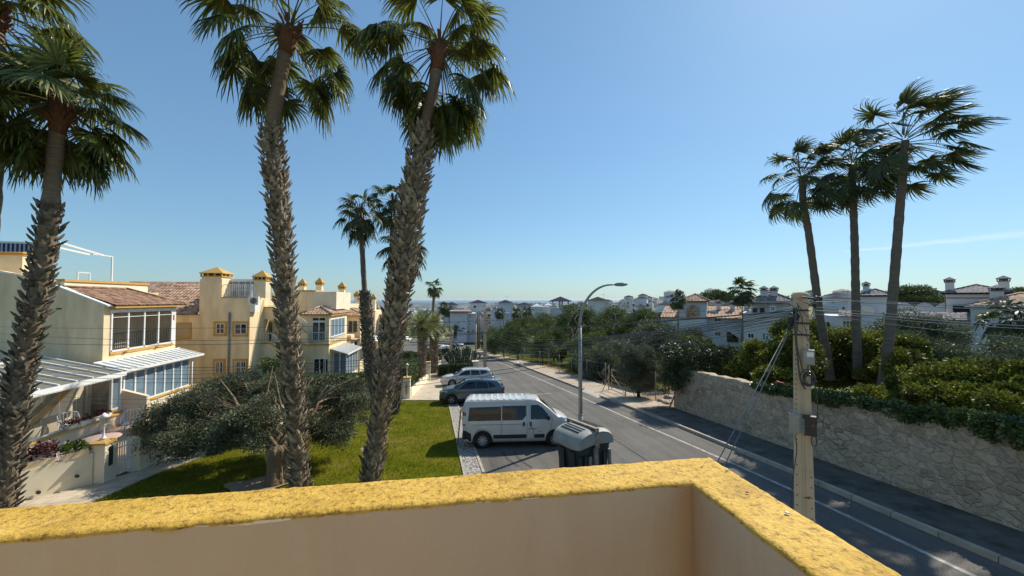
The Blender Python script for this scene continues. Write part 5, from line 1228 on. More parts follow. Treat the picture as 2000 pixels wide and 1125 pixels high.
# minibus
def van_extra(t, half, top):
    lamps(t, half, top, 4.78, .92, 1.3, tail=[(-2.37,.95),(-2.37,1.5),(-2.24,1.48),(-2.27,.95)])
    endbox('rear_window', 'pane', -2.395, -.72, .72, 1.15, 1.66, t); endbox('bumper', 'car_black', -2.40, -.86, .86, .32, .62, t)
    mb = MB()
    for i in range(9):
        x = -2.0+.28*i; mb.box(x-.045, x+.045, -.66, .66, 1.955, 1.985)
    obj('roof_rib', mb, M['white_paint'], t)
    mb = MB(); mb.box(-2.2,.62,-.80,-.775,1.935,1.972); mb.box(-2.2,.62,.775,.80,1.935,1.972); obj('roof_rail', mb, M['white_paint'], t)
    for i, (txt, x, z, s) in enumerate((('RENAULT', .42, .76, .085), ('Trafic', .80, .645, .075))):
        for sg in (1, -1):
            fc = bpy.data.curves.new('lettering', 'FONT'); fc.body = txt; fc.size = s; fc.extrude = .001; tmp = bpy.data.objects.new('lettering', fc)
            COL.objects.link(tmp); dg = bpy.context.evaluated_depsgraph_get(); me = bpy.data.meshes.new_from_object(tmp.evaluated_get(dg)); bpy.data.objects.remove(tmp)
            o = link(me, 'lettering', t); me.materials.clear(); me.materials.append(M['car_black'])
            if sg < 0: o.rotation_euler = (math.pi/2, 0, 0); o.location = (x, -half(x+.2, z)-.006, z)
            else: o.rotation_euler = (math.pi/2, 0, math.pi); o.location = (x+.5, half(x+.2, z)+.006, z)
    mb = MB()
    for sg in (-.35, .35): mb.tube([(1.62,sg,1.30),(1.05,sg*1.6,1.60)], .012, 5)
    obj('wiper', mb, M['car_black'], t)
    endbox('grille', 'car_black', 2.395, -.5, .5, .55, .78, t)
VAN = dict(L=4.78, W=1.90, belt=1.05, tumble=.20, r=.33, paint='silver_paint', fr=.24, rr=.05, zb=.27,
    top=[(-2.39,1.62),(-2.37,1.78),(-2.31,1.90),(-2.18,1.95),(-1,1.96),(.3,1.96),(.42,1.985),(.8,1.96),(1.0,1.87),(1.3,1.64),(1.62,1.36),(1.72,1.27),(2.1,1.10),(2.28,.96),(2.36,.80),(2.39,.60)],
    arch=[(-1.54,.42),(1.56,.42)], mirror=(1.28,1.22), mirror_m='car_black', handles=[.22,.52], hz=.98, hv=True, handle_m='car_black', rim='hub_cap', spokes=9,
    seams=[[(.36,.42),(.36,1.82)],[(.62,.42),(.62,.75),(.45,.98),(.47,1.80)],[(1.38,.42),(1.36,.75),(1.46,1.12),(1.38,1.30)],[(-.72,.42),(-.72,1.12)],[(-2.0,.98),(.34,.98)]],
    panels=[('window', [(-2.16,1.14),(-.74,1.14),(-.74,1.70),(-2.10,1.68)], 'pane'), ('window', [(-.70,1.14),(.16,1.14),(.33,1.32),(.33,1.72),(-.70,1.72)], 'pane'),
            ('window', [(.52,1.16),(1.32,1.16),(1.36,1.26),(1.05,1.62),(.86,1.74),(.54,1.74)], 'pane'),
            ('door_trim', [(-1.08,.40),(.33,.40),(.33,.56),(-1.08,.56)], 'car_black'), ('door_trim', [(.66,.40),(1.10,.40),(1.10,.56),(.66,.56)], 'car_black'), ('rear_corner', [(-2.38,.40),(-2.02,.30),(-2.02,.62),(-2.25,.75),(-2.38,.75)], 'car_black')],
    tops=[('windscreen', .98, 1.66, 'pane', .08)], extra=[van_extra])
p = G(1012, 866); van = car('minibus', 'silver grey minibus parked nose to the road with dark side windows', 'minibus', (2.95, 16.95, PL(16.95)+.01), R_(-7), VAN)
def suv_extra(t, half, top):
    lamps(t, half, top, 4.38, .84, 1.0, tail=[(-2.15,.86),(-2.15,1.10),(-1.9,1.06),(-1.72,.98),(-1.9,.90)])
    endbox('bumper', 'car_black', -2.19, -.8, .8, .3, .52, t); endbox('bumper', 'car_black', 2.19, -.62, .62, .3, .5, t); endbox('grille', 'car_black', 2.195, -.4, .4, .62, .8, t)
    endbox('number_plate', 'white', -2.21, -.26, .26, .74, .85, t); endbox('number_plate', 'white', 2.21, -.26, .26, .44, .55, t)
    for sg in (1,-1):
        mb = MB(); mb.tube([(-1.6,sg*.60,1.54),(-1.3,sg*.61,1.62),(.1,sg*.62,1.66),(.35,sg*.61,1.60)], .018, 6); obj('roof_rail', mb, M['chrome'], t)
    mb = MB(); mb.box(-2.0,-1.62,-.56,.56,1.465,1.50); obj('spoiler', mb, M['white_paint' if t.get('_w') else 'slate_paint'], t)
SUV = dict(L=4.38, W=1.84, belt=.98, tumble=.24, r=.34, paint='slate_paint', fr=.24, rr=.14, zb=.26,
    top=[(-2.19,.72),(-2.16,.95),(-2.05,1.10),(-1.92,1.30),(-1.78,1.46),(-1.5,1.52),(-.4,1.60),(.2,1.58),(.45,1.52),(.9,1.28),(1.22,1.09),(1.8,1.0),(2.02,.92),(2.13,.80),(2.19,.60)],
    arch=[(-1.28,.40),(1.36,.40)], mirror=(.82,1.04), handles=[-.62,.22], hz=.90, spokes=5,
    seams=[[(-.30,.40),(-.28,1.44)],[(1.0,.40),(.98,.98)],[(-.92,.75),(-1.0,1.0)],[(-1.7,.80),(1.6,.74)]],
    panels=[('window', [(-.25,1.02),(.85,1.02),(.52,1.28),(.22,1.43),(-.25,1.46)], 'pane'),('window', [(-1.12,1.03),(-.31,1.02),(-.31,1.46),(-1.0,1.42)], 'pane'),('window', [(-1.62,1.14),(-1.18,1.04),(-1.06,1.42),(-1.34,1.38)], 'pane'),
            ('sill_trim', [(-.86,.28),(.94,.28),(.94,.38),(-.86,.38)], 'car_black'),('wheel_trim', [(-2.17,.3),(-1.7,.28),(-1.72,.5),(-2.17,.55)], 'car_black'),('wheel_trim', [(1.78,.28),(2.1,.3),(2.1,.45),(1.78,.5)], 'car_black')],
    tops=[('windscreen', .46, 1.20, 'pane', .05),('rear_window', -2.06, -1.80, 'pane', .12),('sunroof', -1.1, .1, 'pane', .22)], extra=[suv_extra])
car('parked_car', 'blue grey crossover with roof rails parked between the minibus and the white estate', 'car', (1.42, 26.6, PL(26.6)+.01), R_(180-4), SUV)
def wag_extra(t, half, top):
    lamps(t, half, top, 4.56, .72, .9, tail=[(-2.26,.80),(-2.25,1.02),(-2.02,1.04),(-1.82,.96),(-2.0,.86)])
    endbox('grille', 'car_black', 2.285, -.5, .5, .34, .5, t); endbox('number_plate', 'white', -2.29, -.26, .26, .78, .89, t)
    for sg in (1,-1):
        mb = MB(); mb.tube([(-1.8,sg*.58,1.44),(-1.5,sg*.6,1.50),(-.2,sg*.61,1.54),(.2,sg*.6,1.48)], .016, 6); obj('roof_rail', mb, M['chrome'], t)
    mb = MB(); mb.box(-2.02,-1.78,-.55,.55,1.40,1.43); obj('spoiler', mb, M['white_paint'], t)
WAG = dict(L=4.56, W=1.82, belt=.90, tumble=.24, r=.32, paint='white_paint', fr=.26, rr=.12, zb=.22,
    top=[(-2.28,.60),(-2.26,.88),(-2.16,1.02),(-2.02,1.26),(-1.88,1.40),(-1.5,1.44),(-.4,1.49),(.1,1.46),(.4,1.38),(.9,1.14),(1.25,.98),(1.8,.88),(2.08,.78),(2.22,.66),(2.28,.5)],
    arch=[(-1.30,.37),(1.36,.37)], mirror=(.85,.96), handles=[-.60,.25], hz=.82, spokes=12,
    seams=[[(-.28,.34),(-.26,1.36)],[(1.02,.34),(1.0,.90)],[(-.92,.68),(-1.0,.92)],[(-1.8,.74),(1.6,.66)]],
    panels=[('window', [(-.22,.94),(.92,.94),(.5,1.2),(.2,1.34),(-.22,1.36)], 'pane'),('window', [(-1.1,.95),(-.30,.94),(-.30,1.36),(-1.04,1.33)], 'pane'),('window', [(-1.82,1.10),(-1.16,.96),(-1.10,1.33),(-1.66,1.30)], 'pane')],
    tops=[('windscreen', .42, 1.22, 'pane', .05),('rear_window', -2.14, -1.92, 'pane', .10)], extra=[wag_extra])
car('parked_car', 'white estate car with roof rails parked farthest of the near three vehicles', 'car', (1.33, 34.6, PL(34.6)+.01), R_(180+5), WAG)
# far vehicles at the junction
def farcar(label, cat, px, py, rz, S, paintm, name='parked_car'):
    S = dict(S, paint=paintm); q = G(px, py); return car(name, label, cat, (q.x, q.y, q.z+.02), rz, S, cols=60)
farcar('small grey car standing on the open junction down the road', 'car', 893, 677, R_(-60), WAG, 'grey_paint')
farcar('white car half hidden behind the far concrete pole', 'car', 874, 661, R_(185), WAG, 'white_paint')
farcar('white car at the kerb beyond the clipped far hedge', 'car', 850, 686, R_(170), WAG, 'white_paint')
CAMP = dict(VAN, paint='white_paint', top=[(-2.39,1.9),(-2.35,2.3),(-2.2,2.4),(.5,2.4),(.7,2.3),(1.0,1.9),(1.5,1.4),(2.1,1.1),(2.36,.8),(2.39,.6)], extra=[lambda t, h, tp: endbox('bumper', 'car_black', -2.4, -.8, .8, .3, .6, t)])
farcar('white camper van parked in front of the far white houses', 'camper van', 920, 665, R_(172), CAMP, 'white_paint', 'camper_van')
farcar('second white van tucked behind the camper van', 'van', 931, 662, R_(172), CAMP, 'white_paint', 'parked_van')
# ------------------------------------------------------------------ bins
D('bin_green', (.022,.036,.036), .5, .3, 3, bump=.004, bscale=8); D('bin_lid', (.30,.30,.265), .5, .15, 3); D('bin_strap', (.34,.27,.19), .75, .3, 6, bump=.004, bscale=30); D('bin_grey', (.22,.22,.20), .6, .2, 5)
def waste_bin(label, x, y, rz, s=1.0, near=True, lid='bin_lid'):
    t = thing('waste_container', label, 'waste container', (0,0,0)); w1, d1, zt = .80, .62, 1.12
    mb = MB(); sec = []
    for z, a, b in ((.08,.66,.50),(.16,.70,.53),(1.0,.78,.60),(1.18,.80,.62)): sec += [(-a,-b,z),(-a*.92,-b*1.05,z),(a*.92,-b*1.05,z),(a,-b,z),(a,b,z),(a*.92,b*1.05,z),(-a*.92,b*1.05,z),(-a,b,z)]
    mb.add(sec, [(i*8+j, i*8+(j+1)%8, i*8+8+(j+1)%8, i*8+8+j) for i in range(3) for j in range(8)]+[tuple(range(7,-1,-1))])
    arc = [(.84*math.cos(a), 1.16+.36*math.sin(a)) for a in [math.pi*i/16 for i in range(17)]]
    for yy in (-.64, .60): mb.prism([V(x_*.95, yy, z_-.03) for x_, z_ in arc]+[V(-.8,yy,1.0),V(.8,yy,1.0)], (0,.04,0))
    obj('body', mb, M['bin_green'], t)
    if near:
        for B in ((-.74,-.64,-.70,-.60,.1,.78),(-.50,-.40,-.70,-.60,.1,.78),(.40,.50,-.70,-.60,.1,.78),(-.83,-.72,-.5,-.2,.1,.9),(-.83,-.72,.1,.4,.1,.9)): mb = MB(); mb.box(*B); obj('side_rib', mb, M['bin_green'], t)
        for B in ((-.30,-.17,-.705,-.64,.12,.72),(.66,.76,-.705,-.62,.1,.82)): mb = MB(); mb.box(*B); obj('side_rib', mb, M['bin_grey'], t, label='worn pale grey rib')
    for sg in (-1, 1):
        mb = MB(); vs = []; ny = 12; na = 12
        for i in range(ny+1):
            yy = -.80+1.56*i/ny; e = min(i, ny-i)/ny; k = 1-.16*max(0, 1-e/.22)**2
            for j in range(na+1):
                f = j/na; a = math.pi/2*f; xx = .06+(.90)*math.sin(a)**.9; zz = 1.20+.44*math.cos(a)**.75*k-.10*f*f*.6
                if j == na: zz -= .07
                vs.append((sg*xx*(k if j > 2 else 1), yy, zz))
        w1_ = na+1; fs = [(i*w1_+j, (i+1)*w1_+j, (i+1)*w1_+j+1, i*w1_+j+1) if sg > 0 else (i*w1_+j+1, (i+1)*w1_+j+1, (i+1)*w1_+j, i*w1_+j) for i in range(ny) for j in range(na)]
        mb.add(vs, fs, True); mb.add([vs[j] for j in range(na+1)]+[(sg*.06,-.80,1.16)], [tuple(range(na+2))]); mb.add([vs[ny*w1_+j] for j in range(na+1)]+[(sg*.06,.76,1.16)], [tuple(range(na+2))])
        l = obj('lid', mb, M[lid], t)
        if near:
            mb = MB()
            for q in (.24,.38,.52): 
                a = math.asin(min(1, (q/.9)**(1/.9))); zz = 1.20+.44*math.cos(a)**.75; mb.bar((sg*(q+.06),-.5,zz-.0),(sg*(q+.06),.5,zz-.0),.05,.035)
            obj('lid_groove', mb, M['bin_green'], l)
    if near:
        mb = MB(); mb.box(-.06,.06,-.80,.84,1.66,1.72); mb.box(-.075,.075,-.84,-.78,1.02,1.72); mb.box(-.075,.075,.80,.86,1.02,1.72); obj('lifting_bar', mb, M['bin_strap'], t)
        mb = MB(); mb.box(-.09,.09,-.76,-.68,.1,1.0); obj('bar_guide', mb, M['bin_grey'], t)
        mb = MB(); mb.tube([(0,-.86,1.56),(0,-.84,1.56)], .022, 8); mb.tube([(0,-.86,1.08),(0,-.84,1.08)], .022, 8); obj('bolt', mb, M['dark_metal'], t)
    for sx in (-.5,.5):
        for sy in (-.4,.4): mb = MB(); mb.tube([(sx,sy-.04,.08),(sx,sy+.04,.08)], .085, 10); obj('wheel', mb, M['black_rubber'], t)
    t.location = (x, y, PL(y)+.01); t.rotation_euler = (R_(-2), 0, rz); t.scale = (s,)*3; return t
waste_bin('dark green waste container with pale rounded lids and a rusty lifting bar', 4.68, 13.2, R_(21), .95)
q = G(868, 700); waste_bin('small dark waste container with a white lid at the far junction', q.x, q.y+10, .3, 1.1, False, 'white')
q = G(877, 698); waste_bin('green recycling container standing beside the far dark one', q.x, q.y+11, .3, 1.25, False, 'bin_green')
# ------------------------------------------------------------------ street lamps and poles
D('lamp_metal', (.33,.33,.31), .6, .12, 3, metal=.3)
def street_lamp(label, base, h, reach, dirx, s=1.0, r=.085):
    t = thing('street_lamp', label, 'street lamp', base, 'curved arm street lamps'); b = Vector(base); d = Vector(dirx).normalized()
    mb = MB(); mb.tube([b-V(0,0,.2), b+V(0,0,1.1)], [r*1.45, r*1.35], 12); mb.tube([b+V(0,0,1.1), b+V(0,0,1.15)], [r*1.5, r*1.15], 12)
    mb.tube([b+V(0,0,1.15), b+V(0,0,h*.72)], [r*1.15, r*.85], 12); obj('post', mb, M['lamp_metal'], t)
    mb = MB(); P = [b+V(0,0,h*.72)]+[b+V(0,0,h*.72)+d*reach*(1-math.cos(a))*1.0+V(0,0,h*.26*math.sin(a)) for a in [math.pi/2*i/12 for i in range(1,13)]]
    e = P[-1]; P.append(e+d*.15*s+V(0,0,.01)); mb.tube(P, [r*.85-(r*.4)*i/13 for i in range(14)], 10); obj('arm', mb, M['lamp_metal'], t)
    mb = MB(); c = P[-1]; sd = V(-d.y,d.x,0); vs = []
    for f, w_, z0, z1 in ((0,.06,-.04,.04),(.15,.11,-.07,.07),(.5,.14,-.08,.09),(.8,.11,-.06,.07),(.95,.04,-.02,.04)):
        p = c+d*f*.62*s; vs += [p+sd*w_*s+V(0,0,z0*s), p+sd*w_*s*.8+V(0,0,z1*s), p-sd*w_*s*.8+V(0,0,z1*s), p-sd*w_*s+V(0,0,z0*s)]
    mb.add(vs, [(0,3,2,1),(16,17,18,19)]+[(i*4+j, i*4+(j+1)%4, i*4+4+(j+1)%4, i*4+4+j) for i in range(4) for j in range(4)], True); hd = obj('lamp_head', mb, M['grey_metal'], t)
    mb = MB(); mb.lathe([(.01,-.085*s),(.09*s,-.075*s),(.1*s,-.05*s)], c+d*.34*s, 12); obj('lens', mb, M['lamp_clear'], hd)
    return t
lb = at(1134, 862, 17.4); lb.z = PL(lb.y)
top = at(1195, 550, 17.4); street_lamp('nearest street lamp rising behind the green waste container', lb, top.z-lb.z, 1.45, V(math.cos(YAW),-math.sin(YAW),0))
lb = G(929, 719); street_lamp('dark post street lamp leaning over the road beside the far concrete pole', lb, at(960,603,lb.length*.99).z*1.0-lb.z+.2, 1.9, V(1,-.1,0), 1.3, .10)
lb = G(884, 688); street_lamp('far street lamp on the left of the junction', lb, -at(0,0,1).z*0+(-lb.z-4.6), 1.9, V(1,-.1,0), 1.5, .12)
def cpole(label, base, h, w0, w1, name='utility_pole', m='concrete_pole'):
    t = thing(name, label, 'utility pole', base); b = Vector(base); mb = MB()
    vs = []
    for z, w_ in ((-.3,w0),(h-.12,w1),(h,w1*.75)): vs += [b+V(x*w_/2,y*w_/2*.8,z) for x, y in ((-1,-1),(1,-1),(1,1),(-1,1))]
    mb.add(vs, [(0,3,2,1),(8,9,10,11)]+[(i*4+j, i*4+(j+1)%4, i*4+4+(j+1)%4, i*4+4+j) for i in range(2) for j in range(4)])
    obj('shaft', mb, M[m], t); return t
b = G(947, 722); cpole('far concrete utility pole at the bend beside the pavement', b, -b.z-1.4, .42, .3)
b = G(881, 693); cpole('distant concrete utility pole left of the junction', b, -b.z-5.0, .6, .45)
for i, (px, py) in enumerate(((933,682),(936,680))):
    b = G(px, py); t = thing('utility_pole', ('left', 'right')[i]+' of the two slim timber poles behind the dark lamp post', 'utility pole', b); mb = MB(); mb.tube([b-V(0,0,.2), V(b.x,b.y,-3.0)], [.2,.14], 8); obj('shaft', mb, M['timber_pole'], t)
# near pole with its boxes
PX, PD = 1570, 6.6
pt = at(1563, 575, PD); pb = at(1571, 1010, PD); zt = pt.z; PA = YAW+R_(35); ax = V(math.cos(PA),-math.sin(PA),0); fy = V(math.sin(PA),math.cos(PA),0)
pole = thing('utility_pole', 'nearest square concrete utility pole carrying boxes, coiled cable and many wires', 'utility pole', V(pb.x, pb.y, PL(pb.y)))
zg = PL(pb.y)-.3
def polec(z): f = (z-pb.z)/(pt.z-pb.z); return V(pb.x+(pt.x-pb.x)*f, pb.y+(pt.y-pb.y)*f, z)
def poler(z): f = (z-pb.z)/(pt.z-pb.z); return .138-.035*f
mb = MB(); vs = []; zs_ = [zg, pb.z, -2.0, -1.0, -.15, -.02, zt]
for i, z in enumerate(zs_):
    r_ = poler(z)*(1 if i < 5 else 1.02 if i == 5 else .78); c = polec(z); 
    for k, (a, b_) in enumerate(((-1,-.85),(-.2,-.85),(-.15,-.74),(.15,-.74),(.2,-.85),(1,-.85),(1,.85),(-1,.85))):
        j = .004*noise.noise(Vector((k*3.1, z*5, 0))); vs.append(c+ax*(a*r_+j)+fy*(b_*r_+j))
mb.add(vs, [tuple(range(7,-1,-1)), tuple(8*6+j for j in range(8))]+[(i*8+j, i*8+(j+1)%8, i*8+8+(j+1)%8, i*8+8+j) for i in range(6) for j in range(8)])
c = polec(zt-.04); mb.lathe([(.13,-.03),(.135,.03),(.10,.07),(.04,.085)], c, 10); obj('shaft', mb, M['concrete_pole'], pole)
mb = MB()
for i in range(44):
    z = -.35-.085*i
    if i % 2 or i < 26: 
        for sx in ((-.72,) if 5 < i < 30 else (-.72,.72)): c = polec(z)+ax*poler(z)*sx-fy*(poler(z)*.85+.002); mb.tube([c, c-fy*.003], .011, 6)
obj('peg_hole', mb, M['dark_metal'], pole)
for px, y0_, y1_, px0, px1, m, lab in ((0,683,712,1568,1590,'bin_lid','pale grey junction box'),(0,808,844,1541,1563,'bin_lid','pale grey connector box with studs'),(0,812,850,1570,1594,'dark_metal','black distribution box')):
    a = at(px0, y1_, PD-.2); b_ = at(px1, y0_, PD-.2); w_ = (b_-a).dot(ax); h_ = b_.z-a.z
    mb = MB(); q = [a, a+ax*w_, a+ax*w_+V(0,0,h_), a+V(0,0,h_)]; mb.prism(q, fy*.10); o = obj('cable_box', mb, M[m], pole, label=lab)
    mb = MB(); q = [p-fy*.006 for p in (a+ax*w_*.08+V(0,0,h_*.06), a+ax*w_*.92+V(0,0,h_*.06), a+ax*w_*.92+V(0,0,h_*.94), a+ax*w_*.08+V(0,0,h_*.94))]; mb.prism(q, fy*.006); cv_ = obj('box_cover', mb, M[m], o)
    if 'studs' in lab:
        mb = MB()
        for i in range(8): p = a+ax*w_*1.0+V(0,0,h_*(.1+.1*i))-fy*.005; mb.tube([p-ax*.02, p+ax*.05], .010, 6)
        obj('stud', mb, M['bin_lid'], o)
    if 'black' in lab: mb = MB(); p = a+ax*w_*.62+V(0,0,h_*.5)-fy*.012; mb.prism([p,p+ax*.03,p+ax*.03+V(0,0,.035),p+V(0,0,.035)], fy*.004); obj('sticker', mb, M['red'], o)
    if 'junction' in lab: mb = MB(); p = a+ax*w_*.35+V(0,0,h_*.55)-fy*.012; mb.prism([p,p+ax*.09,p+ax*.09+V(0,0,.08),p+V(0,0,.08)], fy*.004); obj('sticker', mb, M['white'], o)
rr = random.Random(12)
mb = MB(); c0 = at(1580, 742, PD-.22)
for k in range(7):
    r_ = rr.uniform(.07,.125); cc = c0+ax*rr.uniform(-.02,.02)+V(0,0,rr.uniform(-.03,.05)); n = 22
    mb.tube([cc+ax*(r_*math.cos(a)*.8)+V(0,0,r_*1.15*math.sin(a))-fy*.01*math.sin(a*2+k) for a in [2*math.pi*i/n for i in range(n+1)]], .009, 6)
c1 = at(1590, 862, PD-.2); n = 18; mb.tube([c1+ax*(.035*math.cos(a))+V(0,0,.09*math.sin(a)) for a in [2*math.pi*i/n for i in range(n+1)]], .008, 6)
def wig(pts, r_, d=PD-.2): mb.tube(samp([at(x,y,d) for x,y in pts], 24), r_, 6)
wig([(1556,600),(1553,640),(1557,690),(1563,740),(1573,760)], .013); wig([(1560,620),(1556,660),(1562,700),(1572,735)], .009); wig([(1590,745),(1597,790),(1594,835),(1588,850)], .008)
wig([(1556,590),(1572,640),(1588,690)], .006); wig([(1555,640),(1570,655),(1590,668)], .005); wig([(1558,595),(1580,620),(1588,600),(1570,590)], .006)
wig([(1553,850),(1556,880),(1549,930),(1546,985)], .008); wig([(1582,700),(1578,720),(1584,735)], .008); wig([(1566,580),(1590,583),(1600,586)], .012)
obj('coiled_cable', mb, M['wire'], pole)
mb = MB()
for px, py, s in ((1553,607,1),(1556,618,1.1),(1548,632,1),(1594,583,1),(1602,583,.8),(1592,596,.8),(1541,640,.9),(1545,625,1)):
    c = at(px, py, PD-.1); mb.lathe([(.01,-.045*s),(.035*s,-.03*s),(.045*s,0),(.03*s,.035*s),(.01,.045*s)], c, 8); mb.bar(c, polec(c.z), .02)
for z in (-.2,-.42,-.62): c = polec(z); r_ = poler(z)+.006; mb.prism([c+ax*r_*a+fy*r_*b_*.88 for a, b_ in ((-1,-1),(1,-1),(1,1),(-1,1))], (0,0,.03))
obj('insulator', mb, M['dark_metal'], pole)
for z in (-3.35,-3.9,-4.4): mb = MB(); c = polec(z)-fy*(poler(z)*.8+.01)+ax*.03; mb.prism([c-ax*.045,c+ax*.045,c+ax*.045+V(0,0,.05)], -fy*.006); obj('step_plate', mb, M['rust'], pole)
for i, (xa, xb, lab) in enumerate(((1553,1404,'left of the two guy wires slanting from the near pole to the ground'),(1556,1421,'right of the two guy wires slanting from the near pole to the ground'))):
    a = at(xa, 618, PD-.05); b_ = at(xb, 897, 6.0+.25*i); d = (b_-a).normalized(); e = b_+d*((b_.z-PL(6.5)-.0)/-d.z)
    mb = MB(); mb.tube([a, e], .0085, 6); tag(obj('guy_wire', mb, M['wire_light'], loc=e), lab, 'guy wire')
# overhead wires
ORD = 'topmost second third fourth fifth sixth seventh eighth ninth tenth eleventh twelfth thirteenth lowest'.split()
def wire(label, a, b, mid=None, sag=None, r=.009, m='wire', group='overhead wires to the left of the near pole', n=40):
    a = Vector(a); b = Vector(b)
    if mid:                                              # sag found from the pixel the wire passes
        best = None
        ry = ray(*mid); 
        # intersection of the vertical plane through a-b with the view ray
        dv = b-a; nn = Vector((-dv.y, dv.x, 0)); tt = a.dot(nn)/ry.dot(nn) if True else 0; p = ry*(nn.dot(Vector((a.x,a.y,0)))/nn.dot(ry)); f = (p-a).dot(Vector((dv.x,dv.y,0)))/(dv.x**2+dv.y**2)
        f = ((p.x-a.x)*dv.x+(p.y-a.y)*dv.y)/(dv.x**2+dv.y**2); zl = a.z+dv.z*f; sag = (zl-p.z)/(4*f*(1-f)); 
    mb = MB(); mb.tube([a.lerp(b, i/n)-V(0,0,4*sag*(i/n)*(1-i/n)) for i in range(n+1)], r*(.62 if 'light' not in m else 1), 5, caps=False)
    return tag(obj('overhead_wire', mb, M[m], loc=a), label, 'overhead wire', group)
WL = [(598,632,606,(1133,617),.007),(606,636,634,(1133,636),.009),(607,657,653,(1133,648),.012),(612,686,690,(1133,672),.011),(614,693,694,(1133,684),.008),(616,700,699,(1133,690),.008),(620,706,708,(1133,695),.011),
      (622,711,714,(1133,702),.008),(624,733,736,(1133,718),.009),(630,741,745,(1133,726),.008)]
for i, (ya, yb, ym, lampp, r_) in enumerate(WL):
    a = at(1552, ya, PD-.1); b_ = at(-160, yb, 13.5+.25*i); yy = ym
    w_ = wire(ORD[i]+' from the top of the dark wires crossing before the cream houses', a, b_, mid=(880, {0:629,1:652,2:655,3:690,4:694,5:699,6:706,7:712,8:736,9:744}[i]), r=r_)
for i, (ya, xm, ym, r_) in enumerate(((602,1300,642,.012),(605,1300,646,.010),(608,1300,651,.010),(610,1300,656,.012),(613,1300,661,.009),(618,1300,668,.008))):
    a = at(1552, ya, PD-.05); b_ = at(947, 632+5*i, 47); wire(ORD[i]+' from the top of the cables from the near pole to the far pole', a, b_, mid=(1300, ym), r=r_*1.0, group='cables running along the road')
for i, (ya, yb, xm, ym, r_) in enumerate(((586,600,1800,592,.007),(589,601,1800,595,.007),(600,623,1800,618,.008),(606,637,1800,624,.010),(608,640,1800,629,.008),(613,660,1800,641,.007),(584,606,1800,598,.008))):
    a = at(1592, ya, PD); b_ = at(2150, yb+ (yb-ya)*.2, 7.5); wire(ORD[i]+' wire running right from the near pole over the stone wall', a, b_, mid=(xm, ym), r=r_*.8, m='wire_light', group='overhead wires to the right of the near pole')
for i in range(3):
    wire(ORD[i]+' of the thin wires strung between the two distant concrete poles', at(947,625+4*i,46.5), at(881,640+3*i,62), sag=.5, r=.02, group='far street wires')
# ------------------------------------------------------------------ stone wall on the right
def wtop(y):
    pts = [(-8,2.55),(5,2.6),(7,2.55),(9,2.5),(12,2.45),(15,2.42),(18,2.5),(20.4,2.55),(20.9,2.5),(21.5,1.75)]
    return float(np.interp(y, [p[0] for p in pts], [p[1] for p in pts]))
t = thing('stone_wall', 'tall rubble stone retaining wall with ragged mortar along the right pavement', 'wall', (13.6, 10, PL(10)))
mb = MB(); ny, nz_ = 240, 30; vs = []
for i in range(ny+1):
    y = -8+29.5*i/ny; tp = wtop(y)+.05*noise.noise(Vector((y*1.3, 0, 0)))+.04*noise.noise(Vector((y*4.2, 2, 0)))
    for j in range(nz_+1):
        z = PL(y)-.3+(tp+.3)*j/nz_; k = .028*noise.noise(Vector((y*2.2, z*2.6, 3)))+.016*noise.noise(Vector((y*6, z*6, 9))); vs.append((13.42+k-(.03 if j == nz_ else 0)*0+.03*(j/nz_)**8, y, z))
    tz = PL(y)+tp
    for q in (.16,.34,.5): vs.append((13.42+q, y, tz+.03*noise.noise(Vector((y*3, q*9, 5)))))
    vs.append((13.95, y, PL(y)-.3))
w1 = nz_+5; mb.add(vs, [(i*w1+j, i*w1+j+1, (i+1)*w1+j+1, (i+1)*w1+j) for i in range(ny) for j in range(w1-1)], True)
b_ = ny*w1; mb.add([vs[b_+j] for j in range(w1)], [tuple(range(w1))]); obj('masonry', mb, M['stone'], t)
# ------------------------------------------------------------------ olive in the garden
OC = [(330,832,42,42,14.6),(380,850,62,36,13.9),(452,842,62,34,13.5),(400,795,58,32,15),(342,800,34,30,15.4),(500,815,44,34,13.6),(530,765,48,28,15.6),(462,752,52,24,16.4),(420,768,38,24,16),(515,856,46,20,13.2),
      (645,775,48,30,16),(684,803,34,38,15.6),(655,838,44,26,14.6),(612,832,34,26,14.4),(690,762,28,26,16.4),(618,752,36,22,16.8),(590,790,26,20,15)]
ob = G(541, 946)
oc = [PC(*c) for c in OC]; oc = [(c, (r[0], (r[0]+r[2])*.5+.25, r[2])) for c, r in oc]
rg = np.random.default_rng(55); t = thing('olive_tree', 'wide pruned olive tree with a stout sawn trunk and silvery leaves on the lawn', 'olive tree', ob)
mb = MB(); n = 40; prof = [(-.2,.42),(.0,.38),(.3,.29),(.7,.27),(1.0,.31),(1.2,.28),(1.3,.14)]; vs = []
for z, r_ in prof:
    for j in range(n):
        a = 2*math.pi*j/n; q = r_*(1+.14*math.sin(a*3+z*1.2)+.07*math.sin(a*9+2+z)+.05*math.sin(a*15)); vs.append(ob+V(q*math.cos(a)*1.15, q*math.sin(a), z))
mb.add(vs, [(i*n+j, i*n+(j+1)%n, (i+1)*n+(j+1)%n, (i+1)*n+j) for i in range(6) for j in range(n)], True)
cen = ob+V(0,0,1.15)
for i, (c, r_) in enumerate(oc):
    P = limb(mb, cen+V(rg.uniform(-.2,.2),rg.uniform(-.2,.2),-.1), Vector(c)+V(0,0,-.1), .075, .02, i, .10, 9)
    for k in range(9): 
        e2 = Vector(c)+Vector([rg.uniform(-.95,.95)*q for q in r_]); limb(mb, P[5+k%4], e2, .018, .005, i*31+k, .06, 5)
